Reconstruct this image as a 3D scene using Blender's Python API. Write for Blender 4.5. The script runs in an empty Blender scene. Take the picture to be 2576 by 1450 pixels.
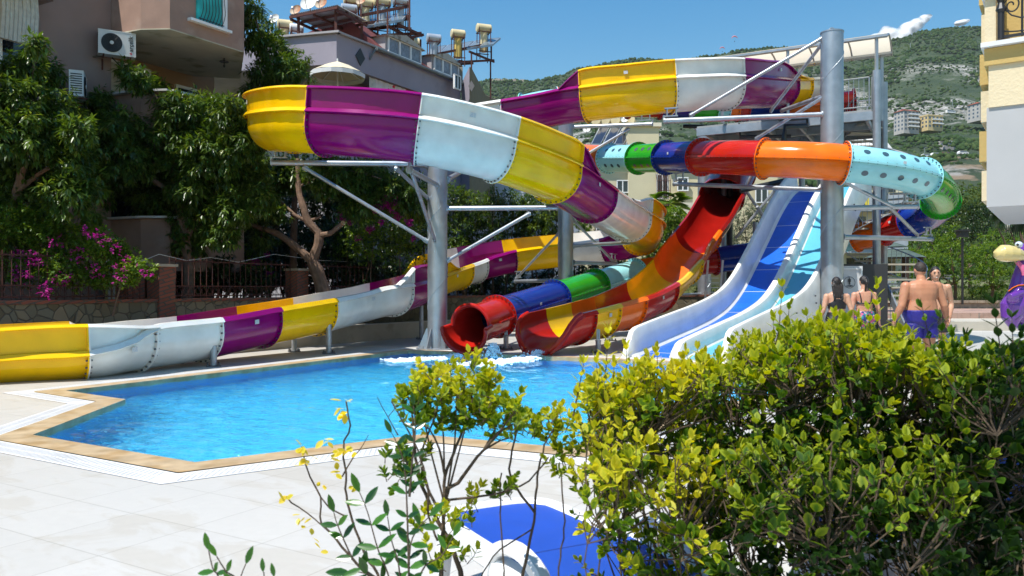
import bpy, bmesh, math, random
import numpy as np
from mathutils import Vector, Matrix, noise
from mathutils.geometry import tessellate_polygon
random.seed(7); rng = np.random.default_rng(7)
SC = bpy.context.scene
# ------------------------------------------------------------------ camera
H = 1.45; F = 2000.0; CX = 1288.0; HZ = 728.0      # eye height, focal length / centre / horizon in picture units (2576 wide)
cam = bpy.data.cameras.new('camera'); camo = bpy.data.objects.new('camera', cam)
SC.collection.objects.link(camo); SC.camera = camo
camo.location = (0, 0, H); camo.rotation_euler = (math.radians(90), 0, 0)
cam.sensor_width = 36; cam.lens = 36 * F / 2576; cam.shift_y = 3 / 2576
cam.clip_start = 0.05; cam.clip_end = 9000
cam.dof.use_dof = True; cam.dof.focus_distance = 15; cam.dof.aperture_fstop = 7
# ------------------------------------------------------------------ sky and sun
SUN_EL = 64; SUN_AZ = (-0.74, -0.67)                # towards the sun: from the left, a little behind the camera
w = bpy.data.worlds.new('World'); SC.world = w; w.use_nodes = True
nt = w.node_tree; bg = nt.nodes['Background']
sky = nt.nodes.new('ShaderNodeTexSky'); sky.sky_type = 'NISHITA'; sky.sun_disc = False
sky.sun_elevation = math.radians(SUN_EL); sky.sun_rotation = math.atan2(SUN_AZ[0], SUN_AZ[1])
sky.air_density = 1.6; sky.dust_density = 0.3; sky.ozone_density = 3.0; sky.altitude = 100
hs = nt.nodes.new('ShaderNodeHueSaturation'); hs.inputs['Saturation'].default_value = 1.48; nt.links.new(sky.outputs[0], hs.inputs['Color']); nt.links.new(hs.outputs[0], bg.inputs[0]); bg.inputs[1].default_value = 0.1
sl = bpy.data.lights.new('sun', 'SUN'); sl.energy = 4.8; sl.angle = math.radians(0.5); sl.color = (1, .96, .89)
so = bpy.data.objects.new('sun', sl); SC.collection.objects.link(so)
_a = math.hypot(*SUN_AZ); _c = math.cos(math.radians(SUN_EL))
sdir = Vector((SUN_AZ[0] / _a * _c, SUN_AZ[1] / _a * _c, math.sin(math.radians(SUN_EL))))
so.rotation_euler = sdir.to_track_quat('Z', 'Y').to_euler(); so.location = (0, 0, 60)
SC.view_settings.view_transform = 'Standard'; SC.view_settings.look = 'None'; SC.view_settings.exposure = 0.5; SC.view_settings.gamma = 1
SC.cycles.max_bounces = 7; SC.cycles.transparent_max_bounces = 10
# ------------------------------------------------------------------ helpers
def P(px, py, Y): return Vector(((px - CX) / F * Y, Y, H - (py - HZ) / F * Y))
def G(px, py, z=0.0):
    Y = (H - z) * F / (py - HZ); return Vector(((px - CX) / F * Y, Y, z))
V = Vector
def wloc(o):
    l = V((0, 0, 0))
    while o is not None: l = l + o.location; o = o.parent
    return l
def tag(o, label=None, cat=None, group=None, kind=None):
    if label: o['label'] = label
    if cat: o['category'] = cat
    if group: o['group'] = group
    if kind: o['kind'] = kind
    return o
def thing(name, label, cat, loc=(0, 0, 0), group=None):
    o = bpy.data.objects.new(name, None); SC.collection.objects.link(o); o.location = loc
    o.empty_display_size = .2
    return tag(o, label, cat, group)
def link(name, me, parent=None):
    o = bpy.data.objects.new(name, me); SC.collection.objects.link(o)
    if parent is not None: o.parent = parent
    return o
def copy_tree(o, parent=None):
    c = o.copy(); SC.collection.objects.link(c); c.parent = parent
    for ch in list(o.children): copy_tree(ch, c)
    return c
class MB:
    def __init__(s): s.v = []; s.f = []; s.m = []; s.mi = 0
    def add(s, vs, fs, mi=None):
        b = len(s.v); s.v += [tuple(p) for p in vs]; s.f += [tuple(i + b for i in f) for f in fs]
        s.m += [s.mi if mi is None else mi] * len(fs)
    def quad(s, a, b, c, d, mi=None): s.add([a, b, c, d], [(0, 1, 2, 3)], mi)
    def box(s, c, size, rot=None, mi=None):
        x, y, z = [k / 2 for k in size]; c = V(c)
        vs = [V((i * x, j * y, k * z)) for k in (-1, 1) for j in (-1, 1) for i in (-1, 1)]
        if rot is not None: vs = [rot @ p for p in vs]
        s.add([c + p for p in vs], [(0, 2, 3, 1), (4, 5, 7, 6), (0, 1, 5, 4), (2, 6, 7, 3), (0, 4, 6, 2), (1, 3, 7, 5)], mi)
    def beam(s, a, b, w, h, mi=None):
        a, b = V(a), V(b); d = b - a; L = d.length
        if L < 1e-6: return
        q = d.to_track_quat('X', 'Z').to_matrix(); s.box((a + b) / 2, (L, w, h), q, mi)
    def prism(s, poly, z0, z1, mi=None, hor=True):
        n = len(poly); vs = [V((p[0], p[1], z0)) for p in poly] + [V((p[0], p[1], z1)) for p in poly]
        s.add(vs, [tuple(range(n))[::-1], tuple(range(n, 2 * n))] + [(i, (i + 1) % n, n + (i + 1) % n, n + i) for i in range(n)], mi)
    def extr(s, pts, off, mi=None):
        n = len(pts); off = V(off); vs = [V(p) for p in pts] + [V(p) + off for p in pts]
        s.add(vs, [tuple(range(n))[::-1], tuple(range(n, 2 * n))] + [(i, (i + 1) % n, n + (i + 1) % n, n + i) for i in range(n)], mi)
    def tube(s, pts, r, seg=8, cap=True, mi=None):
        pts = [V(p) for p in pts]; n = len(pts)
        rr = r if isinstance(r, (list, tuple)) else [r] * n
        vs = []; up = None
        for i, p in enumerate(pts):
            t = (pts[min(i + 1, n - 1)] - pts[max(i - 1, 0)])
            t = t.normalized() if t.length > 1e-9 else V((0, 0, 1))
            if up is None: up = t.orthogonal().normalized()
            up = (up - t * up.dot(t)); up = up.normalized() if up.length > 1e-6 else t.orthogonal().normalized()
            sd = t.cross(up)
            for k in range(seg):
                a = 2 * math.pi * k / seg; vs.append(p + (up * math.cos(a) + sd * math.sin(a)) * rr[i])
        fs = [(i * seg + k, i * seg + (k + 1) % seg, (i + 1) * seg + (k + 1) % seg, (i + 1) * seg + k) for i in range(n - 1) for k in range(seg)]
        if cap: fs += [tuple(range(seg))[::-1], tuple(range((n - 1) * seg, n * seg))]
        s.add(vs, fs, mi)
    def lathe(s, prof, c=(0, 0, 0), rot=None, seg=16, mi=None):
        c = V(c); vs = []
        for r, z in prof:
            for k in range(seg):
                a = 2 * math.pi * k / seg; p = V((r * math.cos(a), r * math.sin(a), z))
                vs.append(c + (rot @ p if rot is not None else p))
        n = len(prof)
        fs = [(i * seg + k, i * seg + (k + 1) % seg, (i + 1) * seg + (k + 1) % seg, (i + 1) * seg + k) for i in range(n - 1) for k in range(seg)]
        if prof[0][0] > 1e-4: fs.append(tuple(range(seg))[::-1])
        if prof[-1][0] > 1e-4: fs.append(tuple(range((n - 1) * seg, n * seg)))
        s.add(vs, fs, mi)
    def ell(s, c, r, seg=12, rings=8, rot=None, mi=None):
        prof = []
        c = V(c); vs = []; fs = []
        for i in range(rings + 1):
            th = math.pi * i / rings
            for k in range(seg):
                a = 2 * math.pi * k / seg
                p = V((r[0] * math.sin(th) * math.cos(a), r[1] * math.sin(th) * math.sin(a), -r[2] * math.cos(th)))
                vs.append(c + (rot @ p if rot is not None else p))
        for i in range(rings):
            for k in range(seg): fs.append((i * seg + k, i * seg + (k + 1) % seg, (i + 1) * seg + (k + 1) % seg, (i + 1) * seg + k))
        s.add(vs, fs, mi)
    def build(s, name, mats, parent=None, smooth=False, origin=True, fixn=False):
        if not isinstance(mats, (list, tuple)): mats = [mats]
        v = np.array(s.v, dtype=float)
        if parent is not None: loc = wloc(parent); ol = V((0, 0, 0))
        elif origin: loc = V(((v[:, 0].min() + v[:, 0].max()) / 2, (v[:, 1].min() + v[:, 1].max()) / 2, v[:, 2].min())); ol = loc
        else: loc = V((0, 0, 0)); ol = loc
        v = v - np.array(loc)
        me = bpy.data.meshes.new(name); me.from_pydata(v.tolist(), [], s.f)
        for m in mats: me.materials.append(m)
        me.polygons.foreach_set('material_index', s.m)
        if smooth: me.polygons.foreach_set('use_smooth', [True] * len(s.f))
        if fixn:
            bm = bmesh.new(); bm.from_mesh(me); bmesh.ops.remove_doubles(bm, verts=bm.verts, dist=1e-5)
            bmesh.ops.recalc_face_normals(bm, faces=bm.faces); bm.to_mesh(me); bm.free()
        me.update()
        if smooth:
            try: me.set_sharp_from_angle(angle=math.radians(38))
            except Exception: pass
        o = link(name, me, parent); o.location = ol
        return o
def rz(a): return Matrix.Rotation(a, 3, 'Z')
def lerp(a, b, t): return a + (b - a) * t
# ------------------------------------------------------------------ materials
MATS = {}
def node(nt, t, **kw):
    n = nt.nodes.new(t)
    for k, v in kw.items(): setattr(n, k, v)
    return n
def mat(name, col, rough=.6, metal=0.0, var=.12, vs=3.0, bump=.0, bs=40.0, coat=0.0, col2=None, c2s=4.0, c2t=.55, spec=.5, alpha=1, detail=5, emit=None, trans=0, edge=.08, rvar=.15):
    """procedural material: base colour with tonal variation, optional second colour in patches, bump and gloss variation"""
    if name in MATS: return MATS[name]
    m = bpy.data.materials.new(name); m.use_nodes = True; nt = m.node_tree; b = nt.nodes['Principled BSDF']; L = nt.links.new
    co = node(nt, 'ShaderNodeTexCoord')
    n1 = node(nt, 'ShaderNodeTexNoise'); n1.inputs['Scale'].default_value = vs; n1.inputs['Detail'].default_value = detail; L(co.outputs['Object'], n1.inputs['Vector'])
    mr = node(nt, 'ShaderNodeMapRange'); L(n1.outputs['Fac'], mr.inputs[0]); mr.inputs[1].default_value = .3; mr.inputs[2].default_value = .7
    mr.inputs[3].default_value = 1 - var; mr.inputs[4].default_value = 1 + var
    src = None
    if col2 is not None:
        n2 = node(nt, 'ShaderNodeTexNoise'); n2.inputs['Scale'].default_value = c2s; n2.inputs['Detail'].default_value = 8; L(co.outputs['Object'], n2.inputs['Vector'])
        r2 = node(nt, 'ShaderNodeMapRange'); L(n2.outputs['Fac'], r2.inputs[0]); r2.inputs[1].default_value = c2t - edge; r2.inputs[2].default_value = c2t + edge
        mx = node(nt, 'ShaderNodeMix', data_type='RGBA'); L(r2.outputs[0], mx.inputs[0]); mx.inputs[6].default_value = (*col, 1); mx.inputs[7].default_value = (*col2, 1)
        src = mx.outputs[2]
    vm = node(nt, 'ShaderNodeVectorMath', operation='SCALE')
    if src is not None: L(src, vm.inputs[0])
    else: vm.inputs[0].default_value = col
    L(mr.outputs[0], vm.inputs['Scale']); L(vm.outputs[0], b.inputs['Base Color'])
    rr = node(nt, 'ShaderNodeMapRange'); L(n1.outputs['Fac'], rr.inputs[0]); rr.inputs[3].default_value = max(.02, rough * (1 - rvar)); rr.inputs[4].default_value = min(1, rough * (1 + rvar)); L(rr.outputs[0], b.inputs['Roughness'])
    b.inputs['Metallic'].default_value = metal; b.inputs['Specular IOR Level'].default_value = spec
    b.inputs['Coat Weight'].default_value = coat; b.inputs['Coat Roughness'].default_value = .05
    if alpha < 1: b.inputs['Alpha'].default_value = alpha
    if trans: b.inputs['Transmission Weight'].default_value = trans
    if bump:
        n3 = node(nt, 'ShaderNodeTexNoise'); n3.inputs['Scale'].default_value = bs; n3.inputs['Detail'].default_value = 6; L(co.outputs['Object'], n3.inputs['Vector'])
        bp = node(nt, 'ShaderNodeBump'); bp.inputs['Strength'].default_value = bump; bp.inputs['Distance'].default_value = .02; L(n3.outputs['Fac'], bp.inputs['Height']); L(bp.outputs[0], b.inputs['Normal'])
    MATS[name] = m; return m
def leafmat(name, cols, rough=.35, trl=.35, spec=.5):
    """leaf: colour from the per-leaf 'tone' attribute, part translucent"""
    m = bpy.data.materials.new(name); m.use_nodes = True; nt = m.node_tree; b = nt.nodes['Principled BSDF']; L = nt.links.new
    at = node(nt, 'ShaderNodeAttribute'); at.attribute_name = 'tone'
    cr = node(nt, 'ShaderNodeValToRGB'); e = cr.color_ramp.elements
    for i, c in enumerate(cols):
        p = i / (len(cols) - 1)
        if i == 0: e[0].position = 0; e[0].color = (*c, 1)
        elif i == len(cols) - 1: e[1 if len(cols) == 2 else -1].position = 1; e[-1].color = (*c, 1)
        else: q = e.new(p); q.color = (*c, 1)
    L(at.outputs['Fac'], cr.inputs[0]); L(cr.outputs[0], b.inputs['Base Color'])
    b.inputs['Roughness'].default_value = rough; b.inputs['Specular IOR Level'].default_value = spec
    t = node(nt, 'ShaderNodeBsdfTranslucent'); hs = node(nt, 'ShaderNodeHueSaturation'); hs.inputs['Value'].default_value = 1.5; hs.inputs['Saturation'].default_value = 1.1
    hs.inputs['Hue'].default_value = .485
    L(cr.outputs[0], hs.inputs['Color']); L(hs.outputs[0], t.inputs[0])
    mx = node(nt, 'ShaderNodeMixShader'); mx.inputs[0].default_value = trl; L(b.outputs[0], mx.inputs[1]); L(t.outputs[0], mx.inputs[2])
    L(mx.outputs[0], nt.nodes['Material Output'].inputs[0]); return m
M = {}
FR = dict(rough=.17, coat=.08, spec=.28, var=.10, vs=2.2, bump=.025, bs=9, rvar=.6)
M['Y'] = mat('gelcoat_yellow', (.86, .50, .002), **FR); M['Pu'] = mat('gelcoat_purple', (.23, .002, .125), **FR)
M['W'] = mat('gelcoat_white', (.76, .745, .69), **FR); M['R'] = mat('gelcoat_red', (.43, .014, .008), **FR)
M['DR'] = mat('gelcoat_dark_red', (.26, .008, .005), **FR)
M['O'] = mat('gelcoat_orange', (.83, .155, .006), **FR); M['L'] = mat('gelcoat_light_blue', (.31, .66, .70), **FR)
M['Gn'] = mat('gelcoat_green', (.02, .30, .018), **FR); M['N'] = mat('gelcoat_navy', (.008, .03, .24), **FR)
M['lane'] = mat('blue_lane_sheet', (.006, .115, .60), rough=.32, var=.12, vs=2, bump=.3, bs=60)
M['steel'] = mat('galvanised_steel', (.40, .43, .46), rough=.40, metal=.7, var=.08, vs=5, col2=(.34, .37, .40), c2s=2.2, c2t=.52, bump=.1, bs=60)
M['steeld'] = mat('galvanised_steel_dull', (.40, .42, .44), rough=.5, metal=.7, var=.2, vs=8)
M['bolt'] = mat('bolt_steel', (.12, .12, .13), rough=.45, metal=.8)
M['sticker'] = mat('sticker_paper', (.62, .62, .60), rough=.6, col2=(.35, .4, .5), c2s=60)
M['port'] = mat('porthole_tint', (.05, .10, .13), rough=.1, coat=.3)
M['black'] = mat('black_paint', (.015, .015, .017), rough=.45)
M['blackp'] = mat('black_pipe', (.02, .02, .022), rough=.3)
M['white'] = mat('white_paint', (.78, .78, .77), rough=.45, var=.05)
M['glass'] = mat('window_glass', (.02, .025, .03), rough=.06, spec=.8)
M['rust'] = mat('rusty_iron', (.09, .025, .015), rough=.8, col2=(.05, .02, .02), c2s=8)
M['bark'] = mat('bark', (.17, .105, .07), rough=.9, var=.3, vs=7, bump=.8, bs=25)
M['barkg'] = mat('bark_grey', (.085, .058, .036), rough=.9, var=.3, vs=12, bump=.6, bs=60)
# ------------------------------------------------------------------ text
def text_mesh(s, size, mtx, name, material, parent=None, depth=.004, align='CENTER', bold=0.0):
    cu = bpy.data.curves.new('txt', 'FONT'); cu.body = s; cu.size = size; cu.align_x = align; cu.align_y = 'CENTER'; cu.extrude = depth; cu.resolution_u = 3; cu.offset = bold
    to = bpy.data.objects.new('txt', cu); SC.collection.objects.link(to)
    dg = bpy.context.evaluated_depsgraph_get(); me = bpy.data.meshes.new_from_object(to.evaluated_get(dg)); me.name = name
    bpy.data.objects.remove(to); me.materials.clear(); me.materials.append(material)
    me.transform(mtx)
    if parent is not None: me.transform(Matrix.Translation(-wloc(parent)))
    return link(name, me, parent)
def facing(loc, yaw, roll=0.0):
    """matrix that stands lettering upright at loc, reading towards -Y turned by yaw"""
    return Matrix.Translation(loc) @ Matrix.Rotation(yaw, 4, 'Z') @ Matrix.Rotation(math.radians(90), 4, 'X') @ Matrix.Rotation(roll, 4, 'Z')
# ------------------------------------------------------------------ foliage
def leaves_mesh(pos, dirs, ups, length, width, tone, fine=False, fold=.25, droop=.0):
    n = len(pos); d = dirs / np.linalg.norm(dirs, axis=1, keepdims=True)
    s = np.cross(d, ups); s /= (np.linalg.norm(s, axis=1, keepdims=True) + 1e-9); u = np.cross(s, d)
    L = length[:, None]; W = width[:, None]
    if fine:
        T = [(0, 0, 0), (.14, -.50, fold * .6), (.36, -.95, fold), (.63, -.90, fold), (.86, -.48, fold * .2), (1, 0, -droop), (.86, .48, fold * .2), (.63, .90, fold), (.36, .95, fold), (.14, .50, fold * .6), (.25, 0, 0), (.55, 0, -droop * .2), (.8, 0, -droop * .5)]
        Fc = [(0, 1, 10), (10, 1, 2), (10, 2, 3, 11), (11, 3, 4, 12), (12, 4, 5), (0, 10, 9), (10, 8, 9), (10, 11, 7, 8), (11, 12, 6, 7), (12, 5, 6)]
    else:
        T = [(0, 0, 0), (.45, -1, fold), (1, 0, -droop), (.45, 1, fold)]
        Fc = [(0, 1, 2), (0, 2, 3)]
    vs = np.stack([pos + d * L * a + s * W * .5 * b + u * W * .5 * c for a, b, c in T], axis=1).reshape(-1, 3)
    k = len(T); base = (np.arange(n) * k)[:, None]
    loops = []; sizes = []
    for f in Fc: loops.append(base + np.array(f)[None, :]); sizes.append(len(f))
    idx = np.concatenate(loops, axis=1).reshape(-1); cnt = np.tile(np.array(sizes), n)
    return vs, idx, cnt, np.repeat(tone, k)
def np_mesh(name, vs, idx, cnt, tone, material, parent=None, smooth=False):
    loc = np.array(wloc(parent)) if parent is not None else np.array([vs[:, 0].mean(), vs[:, 1].mean(), vs[:, 2].min()])
    v = (vs - loc).astype(np.float32); me = bpy.data.meshes.new(name)
    me.vertices.add(len(v)); me.vertices.foreach_set('co', v.ravel()); me.loops.add(len(idx)); me.loops.foreach_set('vertex_index', idx.astype(np.int32))
    st = np.concatenate([[0], np.cumsum(cnt)[:-1]]).astype(np.int32); me.polygons.add(len(cnt)); me.polygons.foreach_set('loop_start', st); me.polygons.foreach_set('loop_total', cnt.astype(np.int32))
    at = me.attributes.new('tone', 'FLOAT', 'POINT'); at.data.foreach_set('value', tone.astype(np.float32))
    me.materials.append(material); me.update(calc_edges=True)
    if smooth: me.polygons.foreach_set('use_smooth', [True] * len(cnt))
    o = link(name, me, parent)
    if parent is None: o.location = tuple(loc)
    return o
def crown(name, blobs, n, llen, lwid, material, parent=None, per=7, droop=.5, shell=.55, fold=.25, seed=1, tonep=1.0, fine=False, lump=.35, flat=.0):
    """leafy crown: rosettes of leaves spread through lumpy ellipsoids; blobs = (centre, radii)"""
    r = np.random.default_rng(seed); C = np.array([list(b[0]) for b in blobs]); R = np.array([list(b[1]) if hasattr(b[1], '__len__') else [b[1]] * 3 for b in blobs])
    wgt = (R[:, 0] * R[:, 1] * R[:, 2]) ** (2 / 3.); wgt = wgt / wgt.sum(); nt_ = max(1, n // per)
    k = r.choice(len(blobs), nt_, p=wgt); dv = r.normal(size=(nt_, 3)); dv /= np.linalg.norm(dv, axis=1, keepdims=True)
    rad = shell + (1 - shell) * r.random(nt_) ** .7
    ph = r.random(3) * 6
    lm = 1 + lump * np.sin(dv[:, 0] * 5 + ph[0] + k) * np.sin(dv[:, 1] * 5 + ph[1] + k * 2) + lump * .6 * np.sin(dv[:, 2] * 7 + ph[2] + k * 3)
    tip = C[k] + dv * R[k] * (rad * lm)[:, None]
    tip_t = r.random(nt_)
    pos = np.repeat(tip, per, axis=0); out = np.repeat(dv, per, axis=0); m = len(pos)
    rd = r.normal(size=(m, 3)); rd /= np.linalg.norm(rd, axis=1, keepdims=True)
    d = out * .45 + rd * .9 + np.array([0, 0, -droop]) ; d[:, 2] *= (1 - flat)
    up = out * .4 + np.array([0, 0, 1.0]) + rd * .25
    L = llen * (0.65 + .6 * r.random(m)); W = lwid * (0.7 + .5 * r.random(m))
    pos = pos + rd * llen * .15
    tone = np.clip(.6 * np.repeat(tip_t, per) + .4 * r.random(m), 0, 1) ** tonep
    return np_mesh(name, *leaves_mesh(pos, d, up, L, W, tone, fine=fine, fold=fold, droop=.3), material, parent)
def catmull(pts, step=.22):
    """smooth curve through rows of numbers; returns samples and the sample index of each control row"""
    A = np.array(pts, float); n = len(A); out = []; marks = []
    for i in range(n - 1):
        p0 = A[max(i - 1, 0)]; p1 = A[i]; p2 = A[i + 1]; p3 = A[min(i + 2, n - 1)]
        k = max(1, int(round(np.linalg.norm(p2[:3] - p1[:3]) / step))); marks.append(len(out))
        for j in range(k):
            t = j / k; out.append(.5 * ((2 * p1) + (-p0 + p2) * t + (2 * p0 - 5 * p1 + 4 * p2 - p3) * t * t + (-p0 + 3 * p1 - 3 * p2 + p3) * t ** 3))
    marks.append(len(out)); out.append(A[-1]); return np.array(out), marks
# ================================================================== swept slides
def frames(S):
    X = S[:, :3]; T = np.gradient(X, axis=0); T /= np.linalg.norm(T, axis=1, keepdims=True)
    Lr = np.cross(T, np.array([0, 0, 1.0])); Lr /= np.linalg.norm(Lr, axis=1, keepdims=True); U = np.cross(Lr, T)
    return X, T, Lr, U
def sweepstrip(mb, X, Lr, U, i0, i1, cornerfn, mi=0, caps=True, skip=None):
    """closed little profile swept between stations"""
    rows = []
    for i in range(i0, i1 + 1): rows.append([X[i] + Lr[i] * a + U[i] * b for a, b in cornerfn(i)])
    k = len(rows[0]); vs = [p for r in rows for p in r]; fs = []
    for q in range(len(rows) - 1):
        if skip and skip(i0 + q): continue
        for j in range(k): fs.append((q * k + j, q * k + (j + 1) % k, (q + 1) * k + (j + 1) % k, (q + 1) * k + j))
    if caps and not (skip and skip(i0)): fs.append(tuple(range(k))[::-1])
    if caps and not (skip and skip(i1 - 1)): fs.append(tuple(range((len(rows) - 1) * k, len(rows) * k)))
    mb.add(vs, fs, mi)
def uprof(w, d, n=18, e=.90):
    zr = min(w * .95, d * .92); pts = [(-w, d)]
    for i in range(n + 1):
        a = math.pi * (1 + i / n); c = math.cos(a); s = math.sin(a)
        pts.append((w * math.copysign(abs(c) ** e, c), zr - zr * abs(s) ** (e + .15)))
    pts.append((w, d)); return pts
def offs(pts, t):
    out = []
    for i, p in enumerate(pts):
        a = pts[max(i - 1, 0)]; b = pts[min(i + 1, len(pts) - 1)]; dx, dz = b[0] - a[0], b[1] - a[1]; l = math.hypot(dx, dz) or 1
        out.append((p[0] + dz / l * t, p[1] - dx / l * t))
    return out
def bolts_along(mb, X, T, Lr, U, i, pts, sgn, mi, spacing=.13, r=.016):
    acc = 0; last = None
    for k, (a, b) in enumerate(pts):
        p = X[i] + Lr[i] * a + U[i] * b
        if last is not None:
            seg = p - last; ln = np.linalg.norm(seg)
            while acc + ln >= spacing:
                f = (spacing - acc) / ln; q = last + seg * f; mb.tube([V(q), V(q + T[i] * sgn * .05)], r, seg=6, mi=mi)
                last = q; seg = p - last; ln = np.linalg.norm(seg); acc = 0
            acc += ln
        last = p
def flange_u(mb, X, T, Lr, U, i, w, d, sgn, mi=0, out=.085, hl=0, hr=0):
    pts = uprof(w, d); a = offs(pts, .02); b = offs(pts, out)
    n = len(pts); vs = []
    for tt in (0, sgn * .022):
        for q in (a, b): vs += [V(X[i] + T[i] * tt + Lr[i] * x + U[i] * z) for x, z in q]
    fs = []
    for k in range(n - 1):
        fs += [(k, k + 1, n + k + 1, n + k), (2 * n + k, 3 * n + k, 3 * n + k + 1, 2 * n + k + 1), (n + k, n + k + 1, 3 * n + k + 1, 3 * n + k)]
    fs += [(0, n, 3 * n, 2 * n), (n - 1, 3 * n - 1, 4 * n - 1, 2 * n - 1)]
    mb.add(vs, fs, mi); bolts_along(mb, X, T, Lr, U, i, offs(pts, out - .028), sgn, 1)
def channel(mb, X, T, Lr, U, i0, i1, w, D, HL, HR, ends=(1, 1)):
    for i in range(i0, i1 + 1): pass
    t = .026; rows_i = []; rows_o = []
    for i in range(i0, i1 + 1):
        p = uprof(w[i], D[i]); o = offs(p, t)
        rows_i.append([X[i] + Lr[i] * a + U[i] * b for a, b in p]); rows_o.append([X[i] + Lr[i] * a + U[i] * b for a, b in o])
    n = len(rows_i[0]); m = len(rows_i)
    vs = [q for r in rows_i for q in r] + [q for r in rows_o for q in r]; O = m * n; fs = []
    for r in range(m - 1):
        for k in range(n - 1):
            a = r * n + k; fs += [(a, a + 1, a + n + 1, a + n), (O + a, O + a + n, O + a + n + 1, O + a + 1)]
    for r in (0, m - 1):
        for k in range(n - 1): a = r * n + k; fs.append((a, O + a, O + a + 1, a + 1))
    mb.add(vs, fs, 0)
    for sg, HH in ((-1, HL), (1, HR)):
        if max(HH[i0:i1 + 1]) > .03:
            sk = lambda i: HH[i] < .03 and HH[i + 1] < .03
            sweepstrip(mb, X, Lr, U, i0, i1, lambda i: [(sg * (w[i] - .004), D[i] - .01), (sg * (w[i] + .02), D[i] - .01), (sg * (w[i] + .06), D[i] + HH[i]), (sg * (w[i] + .036), D[i] + HH[i])], 0, True, sk)
            sweepstrip(mb, X, Lr, U, i0, i1, lambda i: [(sg * (w[i] + .05), D[i] + HH[i] - .02), (sg * (w[i] + .12), D[i] + HH[i] - .055), (sg * (w[i] + .14), D[i] + HH[i] - .04), (sg * (w[i] + .10), D[i] + HH[i] + .004), (sg * (w[i] + .03), D[i] + HH[i] + .006)], 0, True, sk)
            for e, s2 in ((i0, 1), (i1, -1)):
                if HH[e] > .2:
                    c = [(sg * (w[e] + .02), D[e] + .006), (sg * (w[e] + .10), D[e] + .006), (sg * (w[e] + .12), D[e] + HH[e] - .035), (sg * (w[e] + .05), D[e] + HH[e] - .035)]
                    mb.extr([V(X[e] + Lr[e] * a + U[e] * b) for a, b in c], V(T[e] * s2 * .022), 0)
        sweepstrip(mb, X, Lr, U, i0, i1, lambda i: [(sg * (w[i] + .015), D[i] - .03), (sg * (w[i] + .10), D[i] - .095), (sg * (w[i] + .125), D[i] - .075), (sg * (w[i] + .07), D[i] + .002), (sg * (w[i] - .006), D[i] + .008)], 0, True)
    if ends[0]: flange_u(mb, X, T, Lr, U, i0, w[i0], D[i0] - .03, 1)
    if ends[1]: flange_u(mb, X, T, Lr, U, i1, w[i1], D[i1] - .03, -1)
def sticker(parent, X, T, Lr, U, i, side, a, z, size=(.11, .085)):
    mb = MB(); c = V(X[i] + Lr[i] * (side * a) + U[i] * z); t = V(T[i]); u = V(U[i]) + V(Lr[i]) * side * .05; n = V(Lr[i]) * side
    p = [c + t * x * size[0] / 2 + u * y * size[1] / 2 for x, y in ((-1, -1), (1, -1), (1, 1), (-1, 1))]
    mb.extr(p, n * .004); mb.build('sticker', M['sticker'], parent)
COL = {'Y': ('Y', 'yellow'), 'P': ('Pu', 'purple'), 'W': ('W', 'white'), 'R': ('R', 'red'), 'D': ('DR', 'dark red'), 'O': ('O', 'orange'), 'L': ('L', 'light blue'), 'G': ('Gn', 'green'), 'N': ('N', 'navy blue')}
def run_channel(root, ctrl, wd, stick=()):
    """ctrl rows: point, depth, left wall, right wall, half width, colour mark"""
    S, mk = catmull([list(c[0]) + list(c[1:5]) for c in ctrl]); X, T, Lr, U = frames(S)
    D = S[:, 3]; HL = np.clip(S[:, 4], 0, 1); HR = np.clip(S[:, 5], 0, 1); W_ = S[:, 6]
    cuts = [(mk[i], ctrl[i][5]) for i in range(len(ctrl)) if ctrl[i][5]] + [(len(S) - 1, None)]
    for q in range(len(cuts) - 1):
        a, c = cuts[q]; b = cuts[q + 1][0]; mb = MB(); channel(mb, X, T, Lr, U, a, b, W_, D, HL, HR, (1, 1 if q < len(cuts) - 2 else wd))
        o = mb.build('flume_section', [M[COL[c][0]], M['bolt']], root, smooth=True); o['label'] = COL[c][1] + ' flume section'
        if q % 2 == 0 or q in stick:
            m = (a + b) // 2
            for sd, hh in ((-1, HL[m]), (1, HR[m])): sticker(o, X, T, Lr, U, m, sd, W_[m] + (.075 if hh > .3 else .04), D[m] + (.2 if hh > .3 else -.2))
    return X, T, Lr, U, mk, S
# ---- slide A: long open flume in yellow, purple and white
A_ = [  # px, py of the trough bottom, distance, depth, left wall, right wall, colour
 (2080, 262, 28.0, .8, 0, 0, 'Y'), (2050, 263, 27.8, .8, 0, 0, 'P'), (2037, 263, 27.6, .8, 0, 0, 'W'), (2002, 265, 27.0, .8, 0, 0, 'Y'), (1962, 268, 25.8, .8, .1, 0, 'P'), (1925, 270, 24.3, .8, .42, 0, None), (1880, 271, 23.0, .8, .42, 0, None),
 (1832, 272, 22.2, .8, .42, 0, 'W'), (1765, 275, 21.85, .8, .42, 0, None), (1692, 280, 21.65, .8, .42, 0, 'Y'), (1585, 290, 21.8, .8, .42, 0, None), (1476, 302, 22.2, .8, .42, 0, 'P'),
 (1436, 307, 22.4, .8, 0, 0, None), (1375, 318, 22.8, .8, 0, 0, None), (1282, 332, 23.2, .8, 0, .0, 'W'), (1200, 343, 23.4, .8, 0, .3, None)]
A_ = [(P(*a[:3]),) + a[3:6] + (.6, a[6]) for a in A_]
for x, y, z, c in [(-1.75, 23.1, 5.8, 'Y'), (-3.5, 22.6, 5.5, 'P'), (-4.75, 21.4, 5.2, 'W'), (-5.4, 19.9, 4.92, 'Y'), (-5.4, 18.2, 4.62, None)]: A_.append((V((x, y, z)), .8, 0, .42, .6, c))
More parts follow.
